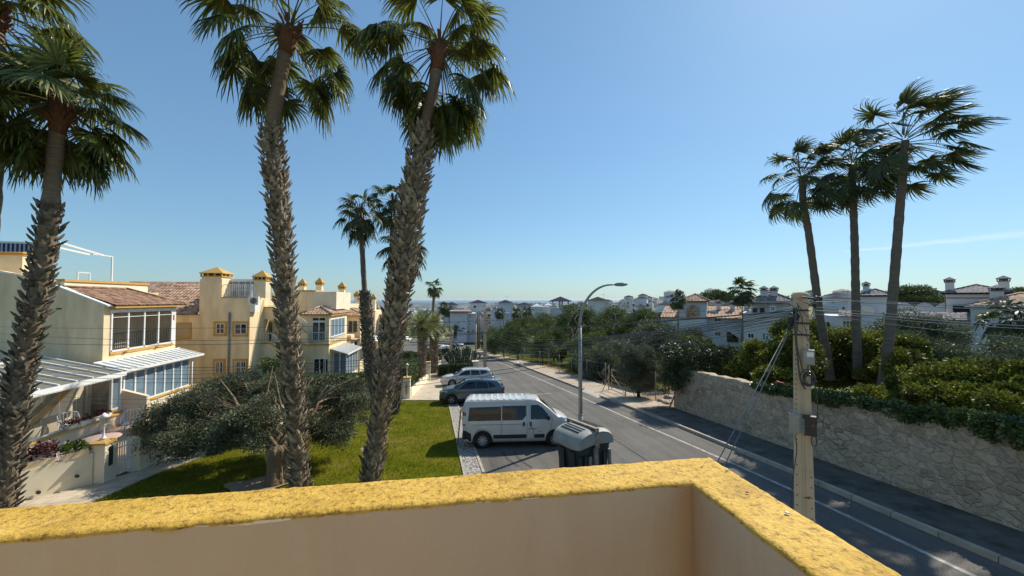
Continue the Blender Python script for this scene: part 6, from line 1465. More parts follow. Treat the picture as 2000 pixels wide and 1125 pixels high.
for (a, b2, c2_) in (((500,850),(520,770),(533,715)),((545,840),(600,800),(640,752)),((600,800),(650,760),(700,735)),((470,800),(455,775),(430,742)),((560,850),(548,790),(536,728))):
    P = [at(*a,14.0), at(*b2,14.4), at(*c2_,15)]; mb.tube(samp([cen]+P, 16), [.09-.07*i/16 for i in range(17)], 7)
obj('trunk', mb, M['olive_bark'], t)
quads('crown', leaves(rg, oc, 190000, .095, .028, sub=40, subr=.40, up=.35, shell=.45), M['olive_leaf'], t)
# bare soil round the trunk
th_ = [2*math.pi*i/26 for i in range(26)]
sheet('soil_patch', [(ob.x-.5+(1.0+.25*math.sin(a*3))*math.cos(a), ob.y-.15+(.75+.15*math.sin(a*5))*math.sin(a)) for a in th_], .075, M['soil'])
# ------------------------------------------------------------------ shrubs and trees behind the stone wall
def shrub(label, L, nl, ln, wd, m, seed, name='shrub', cat='shrub', base=None, tr=.07, dep=1.0, sub=26, subr=.42, group=None, shell=.75):
    cl = [PC(*c) for c in L]; cl = [(c, (r[0], max(r[0],r[2])*dep, r[2])) for c, r in cl]
    m0 = sum((Vector(c[0]) for c in cl), Vector())/len(cl); b = Vector(base) if base else Vector((m0.x, m0.y, H(m0.x, m0.y) if abs(m0.x) > 40 or m0.y > 160 else PL(m0.y)))
    return tree(name, label, cat, b, cl, nl, ln, wd, m, seed, group, tr, sub=sub, subr=subr, stems=2 if name == 'shrub' else 1, shell=shell)
shrub('glossy dark carob bush spilling over the far end of the stone wall', [(1375,703,62,34,23),(1328,722,32,36,22.6),(1418,708,50,30,23),(1345,690,48,26,24.5),(1450,722,36,24,22),(1312,748,18,24,22.4)], 17000, .13, .055, 'carob_leaf', 61)
shrub('bright yellow green shrub behind the wall just left of the near pole', [(1500,700,40,32,20),(1468,718,42,26,20.5),(1540,655,36,32,20),(1530,710,42,36,19),(1558,690,32,46,18.5),(1520,735,40,24,18)], 15000, .15, .07, 'shrub_leaf', 62)
shrub('tall yellow green shrub behind the wall between the near pole and the curved palm', [(1600,660,36,40,23),(1588,702,42,38,22.5),(1640,690,44,44,22.5),(1660,722,46,32,22),(1622,732,42,26,22.5)], 17000, .14, .07, 'shrub_leaf', 63)
shrub('yellow green shrub behind the wall around the rightmost windblown palm', [(1700,690,38,40,21),(1712,735,42,30,20),(1765,722,40,38,17.5),(1775,692,32,34,18.5),(1800,748,46,34,15.6),(1752,765,30,18,15.4)], 18000, .14, .07, 'shrub_leaf', 64)
shrub('broad spreading green shrub above the right end of the wall', [(1850,748,52,34,14.2),(1900,742,50,34,13.6),(1950,748,52,36,13),(2010,745,52,40,12.4),(1880,785,54,30,12.9),(1945,792,56,34,12),(2020,800,60,40,11.2),(1820,775,44,26,13.8),(1700,768,30,14,15)], 32000, .12, .06, 'shrub_leaf', 65)
shrub('dull green pepper tree rising behind the rightmost windblown palm', [(1760,650,46,32,25),(1800,640,46,34,25),(1838,668,44,40,24),(1790,690,56,38,23.5),(1740,640,34,26,25.5),(1850,710,44,34,22),(1725,655,26,30,24)], 15000, .16, .04, 'grey_leaf', 66, 'broadleaf_tree', 'tree', tr=.16)
shrub('loose grey green tree at the right edge before the white house', [(1985,690,30,44,20),(2010,730,40,40,19),(1960,725,28,26,20)], 6000, .15, .04, 'grey_leaf', 67, 'broadleaf_tree', 'tree', tr=.12)
shrub('low grey bush in front of the garage of the right white house', [(1900,705,32,22,27),(1925,715,26,18,26),(1880,725,30,22,25)], 4500, .16, .05, 'grey_leaf', 68)
# ivy along the top of the wall
rg = np.random.default_rng(9); cl = []
for i in range(74):
    y = 4.2+11.0*i/73; k = .20+.10*max(0, (12-y)/6)+.07*math.sin(i*1.7)+.10*math.exp(-((y-12.6)/1.3)**2); z = PL(y)+wtop(y); cl.append(((13.44+rg.uniform(-.10,.2)-k*.25, y, z+.05+rg.uniform(-.3,.12)*(k+.1)*1.6), (k*.85, .26, k*(.8+.5*max(0,(10-y)/5)))))
t = thing('ivy', 'glossy ivy draped over the top of the stone wall right of the near pole', 'ivy', (13.5, 10, PL(10)+2.5))
quads('foliage', leaves(rg, cl, 34000, .085, .07, sub=9, subr=.5, up=.1), M['ivy_leaf'], t)
mb = MB(); mb.bar(onX(1516,745,14.2), onX(1560,757,14.2), .06); tag(obj('red_rail', mb, M['red'], loc=onX(1516,745,14.2)), 'short red metal rail just above the stone wall beside the near pole', 'rail')
# ------------------------------------------------------------------ park trees
def ptree(label, L, base, nl, m, seed, ln=.22, wd=.07, name='park_tree', tr=.13, **k):
    d = L[0][4]; b = G(*base) if len(base) == 2 else Vector(base); return shrub(label, L, nl, ln, wd, m, seed, name, 'tree', b, tr, **k)
ptree('small silvery olive beside the field gate at the pavement edge', [(1243,700,24,26,27.4),(1226,722,22,24,27),(1266,722,22,26,27.6),(1250,744,30,18,27),(1262,690,16,18,27.8),(1232,690,14,16,27.6)], (1247,779), 11000, 'olive_leaf', 71, .13, .035)
ptree('dark feathery tree straight behind the field gate', [(1182,700,36,34,38),(1150,712,30,30,39),(1205,725,26,26,36),(1172,735,34,22,37),(1215,690,28,28,40)], (1180,752), 12000, 'grey_leaf', 72, .2, .05)
ptree('dark feathery tree behind the nearest street lamp', [(1142,690,30,32,43),(1138,708,22,26,44),(1145,735,24,18,42)], (1135,745), 9000, 'park_leaf', 73)
ptree('tall dark tree between the small olive and the carob bush', [(1290,680,30,34,33),(1275,655,32,24,35),(1310,700,22,30,31),(1262,665,26,24,36),(1296,650,26,20,34)], (1290,748), 9000, 'grey_leaf', 74, .2, .05)
ptree('rounded pine with two clear stems on the green park lawn', [(1060,668,26,18,54),(1050,685,18,12,53),(1074,684,20,12,54),(1064,655,18,12,55)], (1060,714), 6500, 'pine_leaf', 75, .2, .05)
ptree('pine on the park lawn just left of the bright sapling', [(1092,655,18,18,58),(1080,648,14,12,60),(1098,668,12,10,57)], (1082,706), 5000, 'pine_leaf', 76, .2, .05)
ptree('dense round pine beside the pavement bend', [(1008,662,28,22,62),(1000,680,24,14,61),(1022,676,20,14,61),(1005,648,20,14,63)], (1012,704), 6500, 'pine_leaf', 77, .22, .06)
ptree('bushy pine nearest the far concrete pole', [(975,668,22,20,66),(985,655,18,14,68),(965,680,16,14,65)], (985,700), 5500, 'park_leaf', 78, .24, .07)
ptree('dark bush behind the slim timber poles', [(955,664,14,18,78),(962,650,12,12,80),(948,675,9,12,76)], (955,690), 3500, 'park_leaf', 79, .26, .08)
ptree('largest round crowned tree in front of the far white tower', [(1125,612,30,22,72),(1105,630,24,20,70),(1145,628,28,22,70),(1128,645,34,18,68),(1110,650,24,16,66)], (1125,705), 11000, 'pine_leaf', 80, .26, .08, tr=.25)
ptree('tree mass left of the largest round tree', [(1060,628,26,16,84),(1036,632,22,16,86),(1082,636,20,16,80),(1050,645,26,14,78)], (1055,685), 7000, 'park_leaf', 81, .28, .09)
ptree('broad dark tree right of the largest round tree', [(1195,625,28,20,64),(1175,640,22,18,62),(1215,640,24,20,60),(1190,655,32,16,58),(1205,612,18,10,66)], (1195,712), 9000, 'pine_leaf', 82, .24, .07, tr=.2)
ptree('dark green tree in front of the white house with arches', [(1248,622,28,18,58),(1232,640,22,18,56),(1270,642,26,20,54),(1252,655,30,14,52),(1285,625,20,16,56),(1262,612,18,10,60),(1300,640,16,18,54)], (1252,718), 9000, 'pine_leaf', 83, .22, .07, tr=.2)
ptree('low tree in front of the white balconies', [(1012,635,18,12,92),(995,640,14,10,94),(1028,645,14,10,88)], (1012,680), 3500, 'park_leaf', 84, .3, .1)
ptree('bright yellow green sapling on the park lawn', [(1097,690,9,9,52),(1094,698,8,7,52)], (1097,712), 1200, 'shrub_leaf', 85, .2, .08, tr=.04)
ptree('hazy tree filling the gap under the cable bundle', [(1160,668,30,18,50),(1130,675,24,14,52),(1190,680,24,14,48)], (1160,722), 7000, 'park_leaf', 86)
ptree('tree at the foot of the white arcade house', [(1330,672,30,20,38),(1350,660,22,16,40),(1310,665,20,16,39),(1375,672,18,12,40)], (1330,735), 5500, 'park_leaf', 87)
ptree('young bushy tree beside the white house entrance on the junction', [(888,643,8,9,120),(885,650,7,8,119)], (886,662), 900, 'park_leaf', 88, .4, .15)
for i, (x, y) in enumerate(((1200,775),(1165,752))): pass
# wire fence of the park
t = thing('wire_fence', 'thin grey posts and wires fencing the park along the far pavement', 'fence', (13.2, 40, PL(40)))
y = 24.0; pts = []
while y < 76: x = lerp_path(OUT, y)+.25; pts.append(V(x, y, PL(y))); y += 3.6
for p in pts: mb = MB(); mb.tube([p-V(0,0,.1), p+V(0,0,2.0)], .03, 6); obj('post', mb, M['grey_metal'], t)
mb = MB()
for a, b in zip(pts, pts[1:]):
    for h in (.3,1.0,1.9): mb.tube([a+V(0,0,h), b+V(0,0,h)], .006, 4)
obj('fence_wire', mb, M['grey_metal'], t)
t = thing('field_gate', 'rusty tube field gate standing open between fence posts by the small olive', 'gate', G(1196,764))
a = G(1195,764); b = G(1222,776); up = V(0,0,1.75)
mb = MB(); mb.tube([a, a+up], .035, 6); mb.tube([b, b+up], .035, 6); mb.tube([a+up*.97, b+up*.97], .028, 6); mb.tube([a+up*.5, b+up*.5], .022, 6); mb.tube([a+up*.08, b+up*.08], .022, 6); mb.tube([a+up*.75, b+up*.1], .02, 6); mb.tube([b+up*.9, b+V(.5,-.6,0)], .025, 6)
obj('gate_frame', mb, M['bin_strap'], t); mb = MB(); mb.tube([a-V(.25,0,0), a-V(.25,0,-2.0)], .045, 6); mb.tube([a-V(.25,0,-1.2), a-V(.9,.2,0)], .03, 6); obj('gate_post', mb, M['bin_strap'], t)
rg2 = random.Random(6)
def lump(name, label, cat, p, s, m, seed, group=None, fl=.7):
    bm_v = []; rr_ = random.Random(seed); n, k = 12, 7; mb = MB()
    for i in range(k+1):
        th = math.pi*i/k
        for j in range(n):
            a = 2*math.pi*j/n; q = s*(1+.25*noise.noise(Vector((math.cos(a)*1.3+seed, math.sin(a)*1.3, th*1.2)))); bm_v.append(Vector(p)+V(q*math.sin(th)*math.cos(a), q*math.sin(th)*math.sin(a), q*fl*math.cos(th)+s*fl*.8))
    mb.add(bm_v, [(i*n+j, (i+1)*n+j, (i+1)*n+(j+1)%n, i*n+(j+1)%n) for i in range(k) for j in range(n)], True)
    return tag(obj(name, mb, M[m], loc=p), label, cat, group)
lump('litter_bag', 'left of two white bags lying on the pavement by the park', 'bag', G(1010,714)+V(0,0,.12), .28, 'white', 1)
lump('litter_bag', 'right of two white bags lying on the pavement by the park', 'bag', G(1019,716)+V(0,0,.12), .24, 'white', 2)
for i, (px, py, s) in enumerate(((1290,784,.22),(1300,789,.26),(1308,788,.2),(1305,778,.3))): lump('rock', 'pale rock in the loose row of rocks by the end of the stone wall', 'rock', G(px,py), s, 'rock', 10+i, 'pale rocks near the end of the stone wall', .5)
a = G(1306,800); mb = MB(); mb.bar(a, a+V(.5,-.1,1.2), .07); tag(obj('wooden_prop', mb, M['bin_strap'], loc=a), 'slanting wooden prop leaning on the end of the stone wall', 'prop')
# street sign post by the lawn, and the wires' thin post
a = G(893,872); mb = MB(); mb.tube([a-V(0,0,.1), at(900,800,a.y*.0+math.hypot(a.x,a.y)*.985)], .03, 8); tag(obj('marker_post', mb, M['bin_strap'], loc=a), 'slim rusty post at the lawn edge beside the rear of the minibus', 'post')
# ------------------------------------------------------------------ hedges and cactus
def hedge(label, x0, x1, y0, y1, h, seed, dens=420, m='hedge_leaf', ln=.09, name='hedge', b=0):
    t = thing(name, label, 'hedge', ((x0+x1)/2,(y0+y1)/2,PL((y0+y1)/2))); mb = MB(); mb.gbox(x0+.08,x1-.08,y0+.08,y1-.08,h-.06); obj('branches', mb, M['hedge_core'], t)
    rg = np.random.default_rng(seed); Q = []; 
    areas = [(x1-x0)*(y1-y0), (x1-x0)*h, (y1-y0)*h, (y1-y0)*h]
    for f, A in enumerate(areas):
        n = int(A*dens); u = rg.random(n); v = rg.random(n); bulge = rg.normal(0,.05,n)
        x = x0+(x1-x0)*u if f < 2 else np.full(n, x1 if f == 2 else x0); y = y0+(y1-y0)*(v if f == 0 else (u if f > 1 else 0*u))
        z = -5.1-.075*y+(h if f == 0 else h*v)
        p = np.c_[x,y,z]; out_ = np.array([(0,0,1),(0,-1,0),(1,0,0),(-1,0,0)][f], float); p = p+out_*bulge[:,None]
        d = nrm(out_+rg.normal(0,.8,(n,3))); s = nrm(np.cross(d, rg.normal(0,1,(n,3)))); l = ln*rg.uniform(.6,1.4,(n,1)); w_ = l*.28
        Q.append(np.stack([p, p+d*l*.45+s*w_, p+d*l, p+d*l*.45-s*w_], 1))
    quads('foliage', np.concatenate(Q), M[m], t); return t
hedge('tall clipped hedge rising behind the stepped cream wall', -4.6, -3.3, 29.6, 38.3, 2.15, 1)
hedge('dark clipped hedge behind the cream wall at the end of the lawn', -12.8, -4.7, 29.3, 30.5, 1.75, 2)
hedge('clipped square hedge under the candelabra cactus', -.3, 2.1, 40.3, 43.6, 1.35, 3)
hedge('lower clipped hedge left of the cactus hedge', -1.35, -.35, 40.8, 43.0, 1.05, 4)
hedge('long low clipped hedge beyond the small lantern pier', -6.5, -1.7, 60, 63, 1.3, 5, 160, ln=.16)
hedge('hedge in front of the far cream terrace houses', -9.5, -5.4, 52, 54.5, 1.9, 6, 160, ln=.16)
hedge('bright hedge under the white awning of the far terrace house', -8.6, -7.2, 50, 57, 2.2, 7, 160, ln=.16, m='shrub_leaf')
shrub('dark bush with yellow flowers at the corner of the yellow house', [(530,722,22,20,29),(512,735,26,16,28),(560,735,24,20,28)], 5000, .12, .05, 'hedge_leaf', 91)
shrub('olive green bush in front of the windows of the yellow house', [(470,745,36,18,24),(430,752,26,14,24),(500,750,24,16,23),(395,760,18,12,24)], 6000, .11, .04, 'olive_leaf', 92)
t = thing('fence_screen', 'pale slatted screen fence below the lower windows of the yellow house', 'fence', (-19,30,-7.3)); mb = MB()
for i in range(8): mb.box(-22,-15.7,29.95,30.0,-6.95+.13*i,-6.86+.13*i)
for x in (-21,-18.4,-15.75): mb.box(x-.04,x+.04,29.93,30.03,-7.6,-5.85)
obj('slats', mb, M['cream_pale'], t)
rg = random.Random(31); t = thing('candelabra_cactus', 'broad candelabra cactus of many upright arms above its square hedge', 'cactus', (1.1,42.3,PL(42.3)))
mb = MB(); c0 = V(1.1,42.3,PL(42.3)+.6)
for i in range(70):
    a = rg.uniform(0,6.28); e = rg.uniform(.1,1)**.6; R__ = 2.0*e; h_ = 2.5-.9*e**2+rg.uniform(-.25,.25); o = V(math.cos(a),math.sin(a)*.8,0)
    P = [c0, c0+o*R__*.45+V(0,0,.35), c0+o*R__*.85+V(0,0,.95), c0+o*R__*1.0+V(0,0,h_*.8), c0+o*R__*1.02+V(0,0,h_)]; mb.tube(samp(P, 12), [.07+.03*math.sin(k*.8) for k in range(12)]+[.03], 6)
obj('arms', mb, M['cactus'], t)
mb = MB(); mb.box(2.25,2.75,40.6,41.1,PL(41)-.3,PL(41)+1.5); mb.box(2.15,2.85,40.5,41.2,PL(41)+1.5,PL(41)+1.62); tag(obj('meter_box', mb, M['cream_pale'], loc=(2.5,40.8,PL(41))), 'pale rounded topped utility cabinet behind the white estate car', 'cabinet')
t = thing('flower_trough', 'red flowers in a trough before the small white conservatory', 'planter', (-9,35.2,-6.9)); mb = MB(); mb.box(-10,-8.2,35.1,35.4,-7.3,-6.95); obj('trough', mb, M['terracotta'], t)
rgn = np.random.default_rng(5); quads('flowers', leaves(rgn, [((-9.6+.35*i,35.25,-6.85),(.2,.2,.14)) for i in range(4)], 500, .07, .06, sub=5), M['red'], t)
# ------------------------------------------------------------------ white houses to the right and ahead (built square to the view)
FC = [0.0]
def fp(px, py, d):
    th = FC[0]; D_ = d/math.cos(th); lx = D_*math.tan(math.atan((px-1000)/F)-th); return V(lx, D_, (585-py)/F*(D_*math.cos(th)-lx*math.sin(th)))
def fw(p): return Matrix.Rotation(-YAW-FC[0], 3, 'Z') @ p
def fb(mb, px0, px1, py0, py1, d, dep, dd=0):
    a = fp(px0, py1, d); b = fp(px1, py0, d); z0, z1 = sorted((fp((px0+px1)/2, py1, d).z, fp((px0+px1)/2, py0, d).z)); return mb.box(a.x, b.x, a.y+dd, a.y+dep, z0, z1)
def fwin(par, px0, px1, py0, py1, d, trim='white_wall_warm', **k):
    a = fp(px0, py1, d); b = fp(px1, py0, d); return window(par, 'S', (a.x, a.y, a.z), b.x-a.x, abs(b.z-a.z), trim=trim, frame_w=max(.05, .0012*d), **dict(dict(tw=.16, mull=1, rails=1), **k))
def froof(par, px0, px1, pe, pp, d, dep, m='tile_pale', over=.3, detail=False, ridge=None, trim='white_wall', pitch=.4, sides='SW'):
    a = fp(px0, pe, d); b = fp(px1, pe, d); c = fp((px0+px1)/2, pe, d); h_ = (pe-pp)/F*(d+dep*.35)
    return hip_roof(par, a.x, b.x, a.y, a.y+dep, c.z, h_, m, over, detail=detail, ridge=ridge, trim=trim, pitch=pitch, sides=sides)
def fchim(par, px, pt_, pb_, d, w_=.55, m='white_wall_warm', cap='tile_dark'): a = fp(px, pb_, d); b = fp(px, pt_+3, d); return chimney(par, a.x, a.y+w_/2, a.z-.4, b.z, w_, m, cap, .3)
def fthing(label, px, d, py=700, name='house', group=None):
    FC[0] = math.atan((px-1000)/F); l = fp(px, py, d); t = thing(name, label, 'house' if name == 'house' else name.replace('_', ' '), l, group); t.location = fw(l); t.rotation_euler = (0,0,-YAW-FC[0]); return t
# arcade house
t = fthing('white house with an arched tower and orange tiled wings', 1400, 50)
mb = MB(); fb(mb,1290,1466,620,760,50,9); fb(mb,1328,1380,590,700,51,6,-1.5); fb(mb,1380,1400,606,700,52,6); obj('wall', mb, M['white_wall'], t)
froof(t,1333,1380,588,574,49.5,6,'tile_pale',.35,detail=True,trim='terracotta')
a = fp(1290,619,50); b = fp(1466,619,50); mb = MB(); c_ = fp(1340,598,55); e_ = fp(1450,597,55); YB = a.y+6; b.z = a.z; mb.add([a-V(0,.4,0),b+V(0,-.4,0),V(b.x,YB,c_.z),V(a.x,YB,c_.z),a+V(0,-.4,-.12),b+V(0,-.4,-.12)], [(0,1,2,3),(0,4,5,1)]); r = obj('roof', mb, M['tile_pale'], t)
mb = MB(); s_ = (V(a.x,YB,c_.z)-(a-V(0,.4,0))).normalized(); tiled(mb, a-V(0,.4,0), V(1,0,0), s_, b.x-a.x, 6.2, lambda x, t_: True, pitch=.4, amp=.06, course=.5); obj('roof_tiles', mb, M['tile_pale'], r)
mb = MB(); q = fp(1352,606,49.45); n = 14; mb.prism([q+V(.75*math.cos(math.pi*i/n),0,.75*math.sin(math.pi*i/n)) for i in range(n+1)]+[q+V(-.75,0,-1.0),q+V(.75,0,-1.0)], (0,-.02,0)); obj('arch', mb, M['tile_pale'], t)
for w_ in ((1366,1379,620,630),(1394,1408,621,628),(1395,1407,648,656),(1366,1377,648,656)): fwin(t,*w_,50)
for px, p0, p1 in ((1403,590,602),(1430,592,602),(1458,590,603)): fchim(t,px,p0,p1,53)
mb = MB()
for (p0, p1) in (((1300,640),(1345,612)),((1420,640),(1450,660))): a_ = fp(*p0,49.8); b2 = fp(*p1,49.8); mb.bar(a_, b2, .15, .6)
obj('stair_wall', mb, M['white_wall_warm'], t)
mb = MB(); fb(mb,1345,1356,622,645,49.9,.05); fb(mb,1418,1440,648,668,49.9,.05); obj('doorway', mb, M['pane'], t)
# twin chimney house
t = fthing('white house with two chimneys and green shutters left of the near pole', 1500, 44)
mb = MB(); fb(mb,1466,1545,590,760,44,8); fb(mb,1448,1580,612,760,43,8,-.0); obj('wall', mb, M['white_wall'], t)
froof(t,1468,1545,588,570,44,8,'tile_dark',.35,detail=True,trim='white_wall'); a = fp(1446,611,43)
mb = MB(); P = [fp(1464,597,43.4),fp(1548,597,43.4),fp(1540,590,44.2),fp(1474,590,44.2)]; mb.add(P, [(0,1,2,3)]); obj('roof_skirt', mb, M['tile_pale'], t)
for px in (1492,1512): fchim(t,px,565,582,44.6,.7)
for w_ in ((1470,1478,602,613),(1484,1492,602,613)): fwin(t,*w_,43.99,trim=None,sash='bin_green',mull=1)
mb = MB(); fb(mb,1469.5,1478.5,601.5,613.5,43.99,.03,-.05); fb(mb,1483.5,1492.5,601.5,613.5,43.99,.03,-.05); obj('shutter', mb, M['bin_green'], t)
for w_ in ((1459,1471,651,660),(1505,1512,600,607),(1504,1510,630,637)): fwin(t,*w_,43)
fwin(t,1487,1500,650,664,43,pane='pane_blue',trim=None)
mb = MB(); fb(mb,1448,1475,633,636,42.9,.1); fb(mb,1485,1503,633,636,42.9,.1); obj('sill', mb, M['white_wall_warm'], t)
# house with arched terrace
t = fthing('white house with a hipped slate tower and arched roof terrace between the palm trunks', 1700, 44)
mb = MB(); fb(mb,1600,1760,618,760,44,8); fb(mb,1682,1738,579,640,45,6,-.6); fb(mb,1738,1762,592,640,44.6,3); fb(mb,1655,1682,590,640,46,5); obj('wall', mb, M['white_wall'], t)
froof(t,1682,1738,577,565,44.5,6,'tile_dark',.4,detail=True,trim='dark_roof',sides='SW'); fchim(t,1692,556,574,45.5,.6)
a = fp(1636,618,43.6); b = fp(1672,618,43.6); b.z = a.z; mb = MB(); mb.add([a,b,b+V(0,2.2,.75),a+V(0,2.2,.75)], [(0,1,2,3)]); r = obj('roof', mb, M['tile_dark'], t); mb = MB(); tiled(mb,a,V(1,0,0),V(0,2.2,.75).normalized(),b.x-a.x,2.3,lambda x,t_:True,pitch=.4,amp=.06,course=.5); obj('roof_tiles', mb, M['tile_dark'], r)
mb = MB(); q = fp(1692,608,44.3); mb.prism([q+V(.65*math.cos(math.pi*i/14),0,.65*math.sin(math.pi*i/14)) for i in range(15)]+[q+V(-.65,0,-.35),q+V(.65,0,-.35)], (0,-.02,0)); obj('arch', mb, M['cream_pale'], t)
fwin(t,1644,1665,627,639,44,mull=2,rails=3); fwin(t,1605,1620,628,640,44)
a = fp(1625,575,45); tag(aerial('tv aerial above the white roofs left of the middle windblown palm', 0,0,0,1.6), None); o = bpy.data.objects['tv_aerial.001']; o.location = fw(fp(1655,590,46))
# scalloped garden wall and lower roof
t = fthing('white scalloped parapet wall with a long slate tiled lean-to roof below', 1800, 39, name='parapet_wall')
mb = MB(); prof = [(1745,603)]
for i in range(41): px = 1745+100*i/40; prof.append((px, 600-9*abs(math.sin((px-1745)/100*math.pi*2.5))))
mb.prism([fp(x,y,40) for x, y in prof]+[fp(1845,640,40),fp(1745,640,40)], (0,.2,0)); fb(mb,1752,1900,622,700,38,1.6); obj('wall', mb, M['white_wall_warm'], t)
a = fp(1752,623,37.4); b = fp(1897,623,37.4); b.z = a.z; mb = MB(); mb.add([a,b,b+V(0,1.9,.75),a+V(0,1.9,.75)], [(0,1,2,3)]); r = obj('roof', mb, M['tile_dark'], t); mb = MB(); tiled(mb,a,V(1,0,0),V(0,1.9,.75).normalized(),b.x-a.x,2.05,lambda x,t_:True,pitch=.34,amp=.07,course=.45); obj('roof_tiles', mb, M['tile_dark'], r)
for i, px in enumerate((1773,1822,1833)): pass
# right hand white house
t = fthing('large white house with two chimneys and a tan roof at the right edge', 1950, 33)
mb = MB(); fb(mb,1847,1990,574,640,37,7); fb(mb,1894,2120,603,790,33,9); obj('wall', mb, M['white_wall'], t)
froof(t,1846,1972,572,556,37,7,'tile_dark',.35,detail=True,trim='dark_roof',pitch=.34); froof(t,1898,2110,598,575,33,8,'tile_pale',.5,detail=True,trim='white_wall',pitch=.34)
fchim(t,1855,549,572,37.2,.62); fchim(t,1961,547,570,37.2,.7); fchim(t,1947,566,578,34,.8)
mb = MB(); fb(mb,1848,1966,581,583,37,.06,-.06); obj('cornice', mb, M['terracotta'], t)
fwin(t,1921,1947,641,652,33,mull=1,rails=2,tw=.22); fwin(t,1978,1999,641,655,33,mull=1,rails=2,tw=.22); fwin(t,1988,2004,606,622,33,trim=None,mull=1); fwin(t,1976,1986,606,623,33,trim=None,mull=0)
fwin(t,1918,1948,673,684,33,mull=0,pane='pane',tw=.15)
mb = MB(); fb(mb,1915,1950,602,618,33,.02,-.03); obj('blank_panel', mb, M['white_wall_warm'], t)
mb = MB(); fb(mb,1860,1893,596,612,36.9,.1,-.05); obj('dark_opening', mb, M['pane'], t)
# white group on the far side of the junction
def dwin(par, L, d, **k):
    for w_ in L: fwin(par, *w_, d, **dict(dict(trim=None, mull=0, rails=1), **k))
t = fthing('white three storey corner house with a dark red eave at the junction', 900, 120, 664)
mb = MB(); fb(mb,879,913,607,668,120,12); fb(mb,913,930,612,668,121,10); fb(mb,893,912,646,668,118,2); obj('wall', mb, M['white_wall'], t)
mb = MB(); P = [fp(878,610,119.6),fp(922,610,119.6),fp(919,604.5,124),fp(884,604.5,124)]; mb.add(P, [(0,1,2,3)]); mb.bar(P[0],P[1],.2,.5); obj('roof', mb, M['tile'], t)
dwin(t, [(889,891.5,614,620),(896,898.5,613,619),(889,891.5,629,634),(896,898.5,628,633),(916,920,613,622),(916,920,629,636),(905,909,646,652),(913,918,644,652),(922,926,642,650)], 119.9)
mb = MB(); mb.add([fp(900,643,117),fp(911,643,117),fp(905.5,639,118)], [(0,1,2)]); mb.bar(fp(894,646,117.5),fp(903,646,117.5),.2,.3); obj('porch_roof', mb, M['dark_roof'], t)
t = fthing('white house with a dark hipped tower and arched windows behind the junction', 940, 135, 664)
mb = MB(); fb(mb,918,950,593,640,135,8); fb(mb,926,978,606,664,137,10); fb(mb,930,948,611,664,132,4); obj('wall', mb, M['white_wall_warm'], t); froof(t,918,949,592,585.5,135,8,'dark_roof',.8,trim='white_wall')
dwin(t, [(924,931,596,602),(936.5,939,595,601),(943,947,596,600.5),(935,938,614,618),(951,959,613,619),(964,967,614,619),(955,960,627,634),(966,970,627,633),(975,977,626,634)], 134.8)
mb = MB(); mb.bar(fp(949,606,134),fp(975,606,134),.3,.9); mb.bar(fp(949,621,134),fp(975,621,134),.3,.5); mb.bar(fp(937,612,131.9),fp(947,622,131.9),.3,.4); obj('tile_trim', mb, M['tile'], t)
t = fthing('white windowless tower with a dark hipped roof and tv aerial', 987, 125, 660)
mb = MB(); fb(mb,974,1000,592,664,125,8); fb(mb,958,975,604,664,126,8); fb(mb,986,1002,611,664,122,4); obj('wall', mb, M['white_wall'], t); froof(t,974,1000,591.5,585.5,125,8,'dark_roof',.6,trim='white_wall'); dwin(t, [(989,992,612,619),(982,985,625,634),(988,992,625,632)], 121.9)
a = fw(fp(991,586,128)); aerial('tv aerial on the windowless white tower', a.x, a.y, a.z, 1.4)
t = fthing('white house with a low dark hipped roof right of the windowless tower', 1023, 122, 655)
mb = MB(); fb(mb,1010,1036,596.5,655,122,8); fb(mb,1037,1075,599,655,118,8); obj('wall', mb, M['white_wall'], t); froof(t,1010,1036,596,591,122,8,'dark_roof',.7,trim='white_wall'); dwin(t, [(1055,1058,602,609),(1062,1064,602,611),(1046,1049,602,607)], 117.9)
for i, (p0, p1, py) in enumerate(((1040,1057,597.5),(1062,1079,596.5))):
    t = fthing(('left','right')[i]+' white pyramid canopy on the flat roofs between the dark hipped roofs', (p0+p1)/2, 120, 598, 'roof_canopy')
    froof(t,p0,p1,py,py-4.5,120,2.6,'white',.0,trim=None,ridge=1.3); 
    for px in (p0+1,p1-1): mb = MB(); mb.bar(fp(px,py+3,120.1),fp(px,py,120.1),.12); obj('post', mb, M['white'], t)
t = fthing('open rooftop gazebo with a dark hipped roof on square white columns', 1095, 108, 640, 'gazebo'); froof(t,1075,1114,588,579,108,6,'dark_roof',.5,trim='dark_roof')
mb = MB(); mb.bar(fp(1079.5,588,108.3),fp(1079.5,616,108.3),.35)
for px in (1093,1098,1110): mb.bar(fp(px,588,111),fp(px,602,111),.5)
obj('column', mb, M['white_wall_warm'], t); mb = MB(); fb(mb,1074,1112,602,650,108.5,6); mb.prism([fp(1085,612,108),fp(1098,600,108),fp(1108,600,108),fp(1108,616,108),fp(1085,618,108)],(0,.3,0)); obj('base_wall', mb, M['white_wall'], t)
t = fthing('tall white house with a dark hipped roof right of the largest round tree', 1167, 100, 640)
mb = MB(); fb(mb,1148,1181,588,650,100,8); fb(mb,1181,1188,590,650,101,7); obj('wall', mb, M['white_wall'], t); froof(t,1148,1187,587.5,579.5,100,8,'dark_roof',.6,trim='white_wall'); a = fw(fp(1179,588,101)); aerial('tv aerial on the tall white house right of the round tree', a.x, a.y, a.z, 2.0)
t = fthing('white house with a dark hipped roof showing behind the distant palms', 880, 150, 660)
mb = MB(); fb(mb,868,894,596,640,150,9); fb(mb,890,906,600,640,148,6); obj('wall', mb, M['white_wall_warm'], t); froof(t,870,894,595.5,590,150,9,'dark_roof',.6,trim='white_wall')
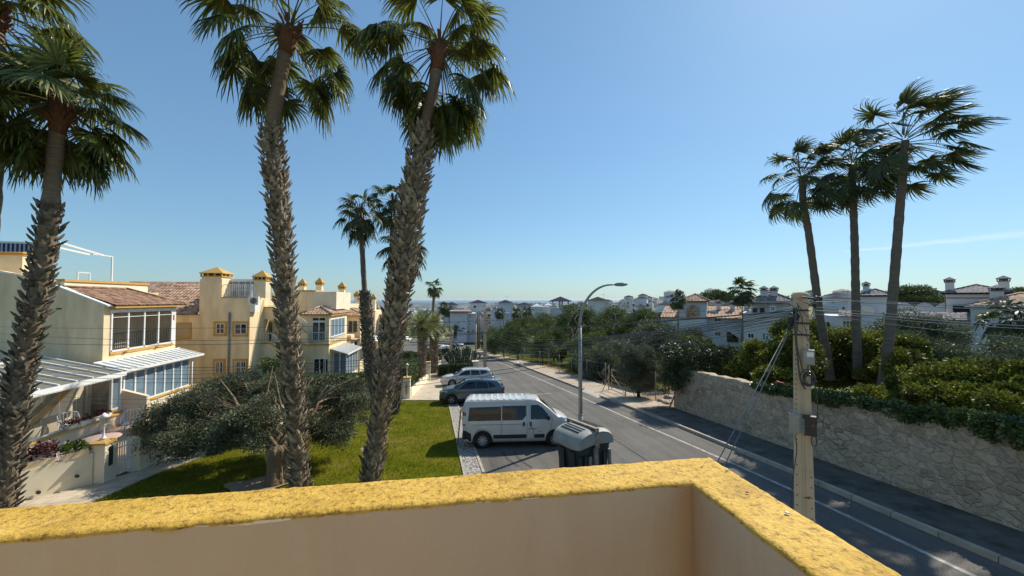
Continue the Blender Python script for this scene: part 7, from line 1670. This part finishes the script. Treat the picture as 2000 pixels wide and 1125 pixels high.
# ------------------------------------------------------------------ distant palms, pines and town
def smallpalm(label, px, pc, pb_, d, r, seed, wind=(0,0,0), tr=.16, group='distant palms'):
    top = at(px, pc, d); bz = at(px, pb_, d); base = V(bz.x, bz.y, bz.z); t = thing('palm_tree', label, 'palm tree', base, group); P = samp([base, (base+top)/2+V(.15,0,0), top], 12)
    mb = MB(); mb.tube(P, [tr*1.25-.02*i for i in range(13)], 8); obj('trunk', mb, M['palm_bark_grey'], t)
    pq, lq = palm_crown(seed, top, pet=r*.5, bl=r*.6, nf=30, wind=wind, droop=.5, n=16); quads('crown', np.concatenate([pq, lq]), M['palm_leaf_far'], t)
smallpalm('lone windblown palm before the orange roofs left of the near pole', 1448, 567, 690, 41, 1.7, 101, (.4,-.1,.1))
smallpalm('short windblown palm before the arched white tower', 1322, 584, 690, 40, 1.0, 102, (.5,-.1,.1), .15)
smallpalm('dark thick trunked palm in front of the right white house', 1963, 620, 705, 29, 1.9, 103, (0,0,0), .42)
smallpalm('small palm before the white balconies', 976, 610, 660, 112, 2.0, 104)
smallpalm('left of two palms before the low dark hipped roof', 1010, 612, 660, 105, 2.0, 105)
smallpalm('right of two palms before the low dark hipped roof', 1030, 610, 660, 104, 2.2, 106)
smallpalm('left dark palm before the white house behind the junction', 866, 600, 650, 130, 2.6, 107)
smallpalm('right dark palm before the white house behind the junction', 877, 606, 650, 128, 2.4, 108)
shrub('cluster of stone pines on the skyline left of the twin chimney house', [(1385,583,16,12,150),(1400,579,16,12,150),(1420,582,14,10,148),(1438,586,14,9,150),(1455,588,14,9,150)], 5000, .6, .25, 'pine_leaf', 111, 'stone_pine', 'tree', at(1420,640,150), .5)
shrub('hilltop stand of dark pines behind the palm trunks', [(1745,580,20,14,95),(1775,572,24,14,95),(1800,572,22,13,95),(1825,582,20,12,95),(1722,585,16,10,95),(1790,588,40,12,94),(1850,594,16,10,94)], 9000, .42, .2, 'pine_leaf', 112, 'stone_pine', 'tree', at(1780,650,95), .4)
shrub('dark pine top at the right edge behind the chimney', [(1990,574,14,10,70),(2010,572,20,12,70),(1975,580,14,8,70)], 2500, .32, .14, 'pine_leaf', 113, 'stone_pine', 'tree', at(1990,640,70), .3)
rg = random.Random(77)
D('town_white', (.58,.58,.57), .9, .08, .1); D('town_cream', (.50,.43,.32), .9, .08, .1)
protos = []
FARL = 'small pale house with a hipped roof in the crowded distant town'
def proto(k):
    t = thing('house', FARL, 'house', (0,0,0), 'pale houses of the distant town'); w_, d_, h_ = (9,8,6.2) if k % 2 else (12,9,5.5)
    mb = MB(); mb.box(-w_/2,w_/2,-d_/2,d_/2,-3,h_); mb.box(-w_*.2,w_*.25,-d_*.3,d_*.4,h_,h_+2.4); obj('wall', mb, M[('town_white','town_white','town_cream','town_white')[k]], t)
    r = hip_roof(t,-w_*.2,w_*.25,-d_*.3,d_*.4,h_+2.4,1.1,('dark_roof','pale_roof','tile_pale','dark_roof')[k],.3,detail=False,trim=None)
    if k > 1: hip_roof(t,-w_/2,-w_*.2,-d_/2,d_/2,h_,1.0,'pale_roof',.3,detail=False,trim=None)
    for i in range(3):
        mb = MB(); x = -w_*.36+w_*.3*i; mb.box(x,x+1.1,-d_/2-.03,-d_/2+.01,3.6,4.9); obj('window', mb, M['pane'], t)
        mb = MB(); mb.box(x,x+1.1,-d_/2-.03,-d_/2+.01,.8,2.3); obj('window', mb, M['pane'], t)
    return t
pr = [proto(k) for k in range(4)]; kids.clear(); used = [False]*4; placed = []
def put(px, d, k, rz):
    p = at(px, 585, d); p.z = H(p.x, p.y)
    if p.y < 60: return
    for (x, y) in placed:
        if (x-p.x)**2+(y-p.y)**2 < 14**2: return
    placed.append((p.x, p.y)); o = pr[k] if not used[k] else copy_tree(pr[k]); used[k] = True
    o.location = p; o.rotation_euler = (0,0,rz)
    o['label'] = ('white house, dark tower roof,','wide white house, pale tower roof,','cream house, tan hipped roofs,','white house, dark and pale roofs,')[k]+' in the '+('nearer' if d < 260 else 'farther')+' town '+('beyond the bushy palms' if px < 905 else 'between the dark hipped towers' if px < 1190 else 'right of the street lamp' if px < 1330 else 'behind the right white houses')
for i in range(330):
    u = rg.random()
    if u < .42: px = rg.uniform(1185, 1330); d = rg.uniform(150, 420)
    elif u < .62: px = rg.uniform(1320, 2050); d = rg.uniform(120, 300)
    elif u < .82: px = rg.uniform(785, 905); d = rg.uniform(330, 1300)
    else: px = rg.uniform(900, 1190); d = rg.uniform(230, 900)
    if len(placed) < 130: put(px, d, rg.randrange(4), rg.uniform(-.5,.5)-YAW)
rgn = np.random.default_rng(21); mb = MB()
for i in range(5200):
    d = 900+5100*rgn.random()**1.2; px = rgn.uniform(560, 1500); p = at(px, 585, d); z = H(p.x, p.y); w_ = rgn.uniform(5,14); h_ = rgn.uniform(4,9)*(3 if rgn.random() > .985 and d > 2500 else 1)
    mb.box(p.x-w_, p.x+w_, p.y-w_*.6, p.y+w_*.6, z-2, z+h_)
tag(obj('distant_town', mb, M['town_white']), 'pale mass of far off buildings spread down to the sea', 'town', kind='stuff')
cl = []
for i in range(520):
    u = rgn.random(); d = 130+1600*rgn.random()**2; px = rgn.uniform(640, 2050) if d < 500 else rgn.uniform(700, 1300); p = at(px, 585, d)
    if p.y < 118: continue
    z = H(p.x, p.y); r_ = rgn.uniform(1.6,3.6)*(1+d/1500); cl.append(((p.x,p.y,z+r_*.9+1),(r_*1.2,r_*1.2,r_)))
rg3 = np.random.default_rng(22); tag(quads('distant_trees', leaves(rg3, cl, 60000, 1.0, .5, sub=6, subr=.6), M['park_leaf']), 'dark tree clumps scattered between the distant houses', 'trees', kind='stuff')
# thin vapour trail high above the right skyline
m = bpy.data.materials.new('vapour'); tt, bs, L = nodes(m); N = tt.nodes.new; S = N('ShaderNodeTexCoord').outputs['Object']
tr = N('ShaderNodeBsdfTransparent'); df = N('ShaderNodeBsdfTranslucent'); df.inputs[0].default_value = (.95,.97,1,1); lw = N('ShaderNodeLayerWeight'); lw.inputs[0].default_value = .5; mx = N('ShaderNodeMixShader')
L(ramp(N, L, lw.outputs['Facing'], [(0, (.17,.17,.17)), (.35, (.11,.11,.11)), (.85, (0,0,0))]), mx.inputs[0]); L(tr.outputs[0], mx.inputs[1]); L(df.outputs[0], mx.inputs[2]); L(mx.outputs[0], tt.nodes['Material Output'].inputs[0])
A_ = at(1650,492,16000); B_ = at(2250,430,16000); mb = MB(); P = [A_.lerp(B_, i/24)+Vector((0,0,60*noise.noise(Vector((i*.5,0,0))))) for i in range(25)]; mb.tube(P, [30+300*(i/24)**.8 for i in range(25)], 24, False); tag(obj('cloud', mb, m, loc=A_), kind='structure')
# ------------------------------------------------------------------ haze
if HAZE:
    mb = MB(); mb.box(-13900, 13900, -58, 57000, -66, 24); hz = tag(obj('haze', mb, M['white']), 'thin pale air between the camera and the sea', 'haze', kind='stuff')
    m = bpy.data.materials.new('haze'); m.use_nodes = True; nt2 = m.node_tree; nt2.nodes.clear(); o = nt2.nodes.new('ShaderNodeOutputMaterial'); v = nt2.nodes.new('ShaderNodeVolumePrincipled')
    v.inputs['Density'].default_value = HAZE; v.inputs['Color'].default_value = (.86,.93,1,1); v.inputs['Anisotropy'].default_value = .3; nt2.links.new(v.outputs[0], o.inputs['Volume']); hz.data.materials.clear(); hz.data.materials.append(m)
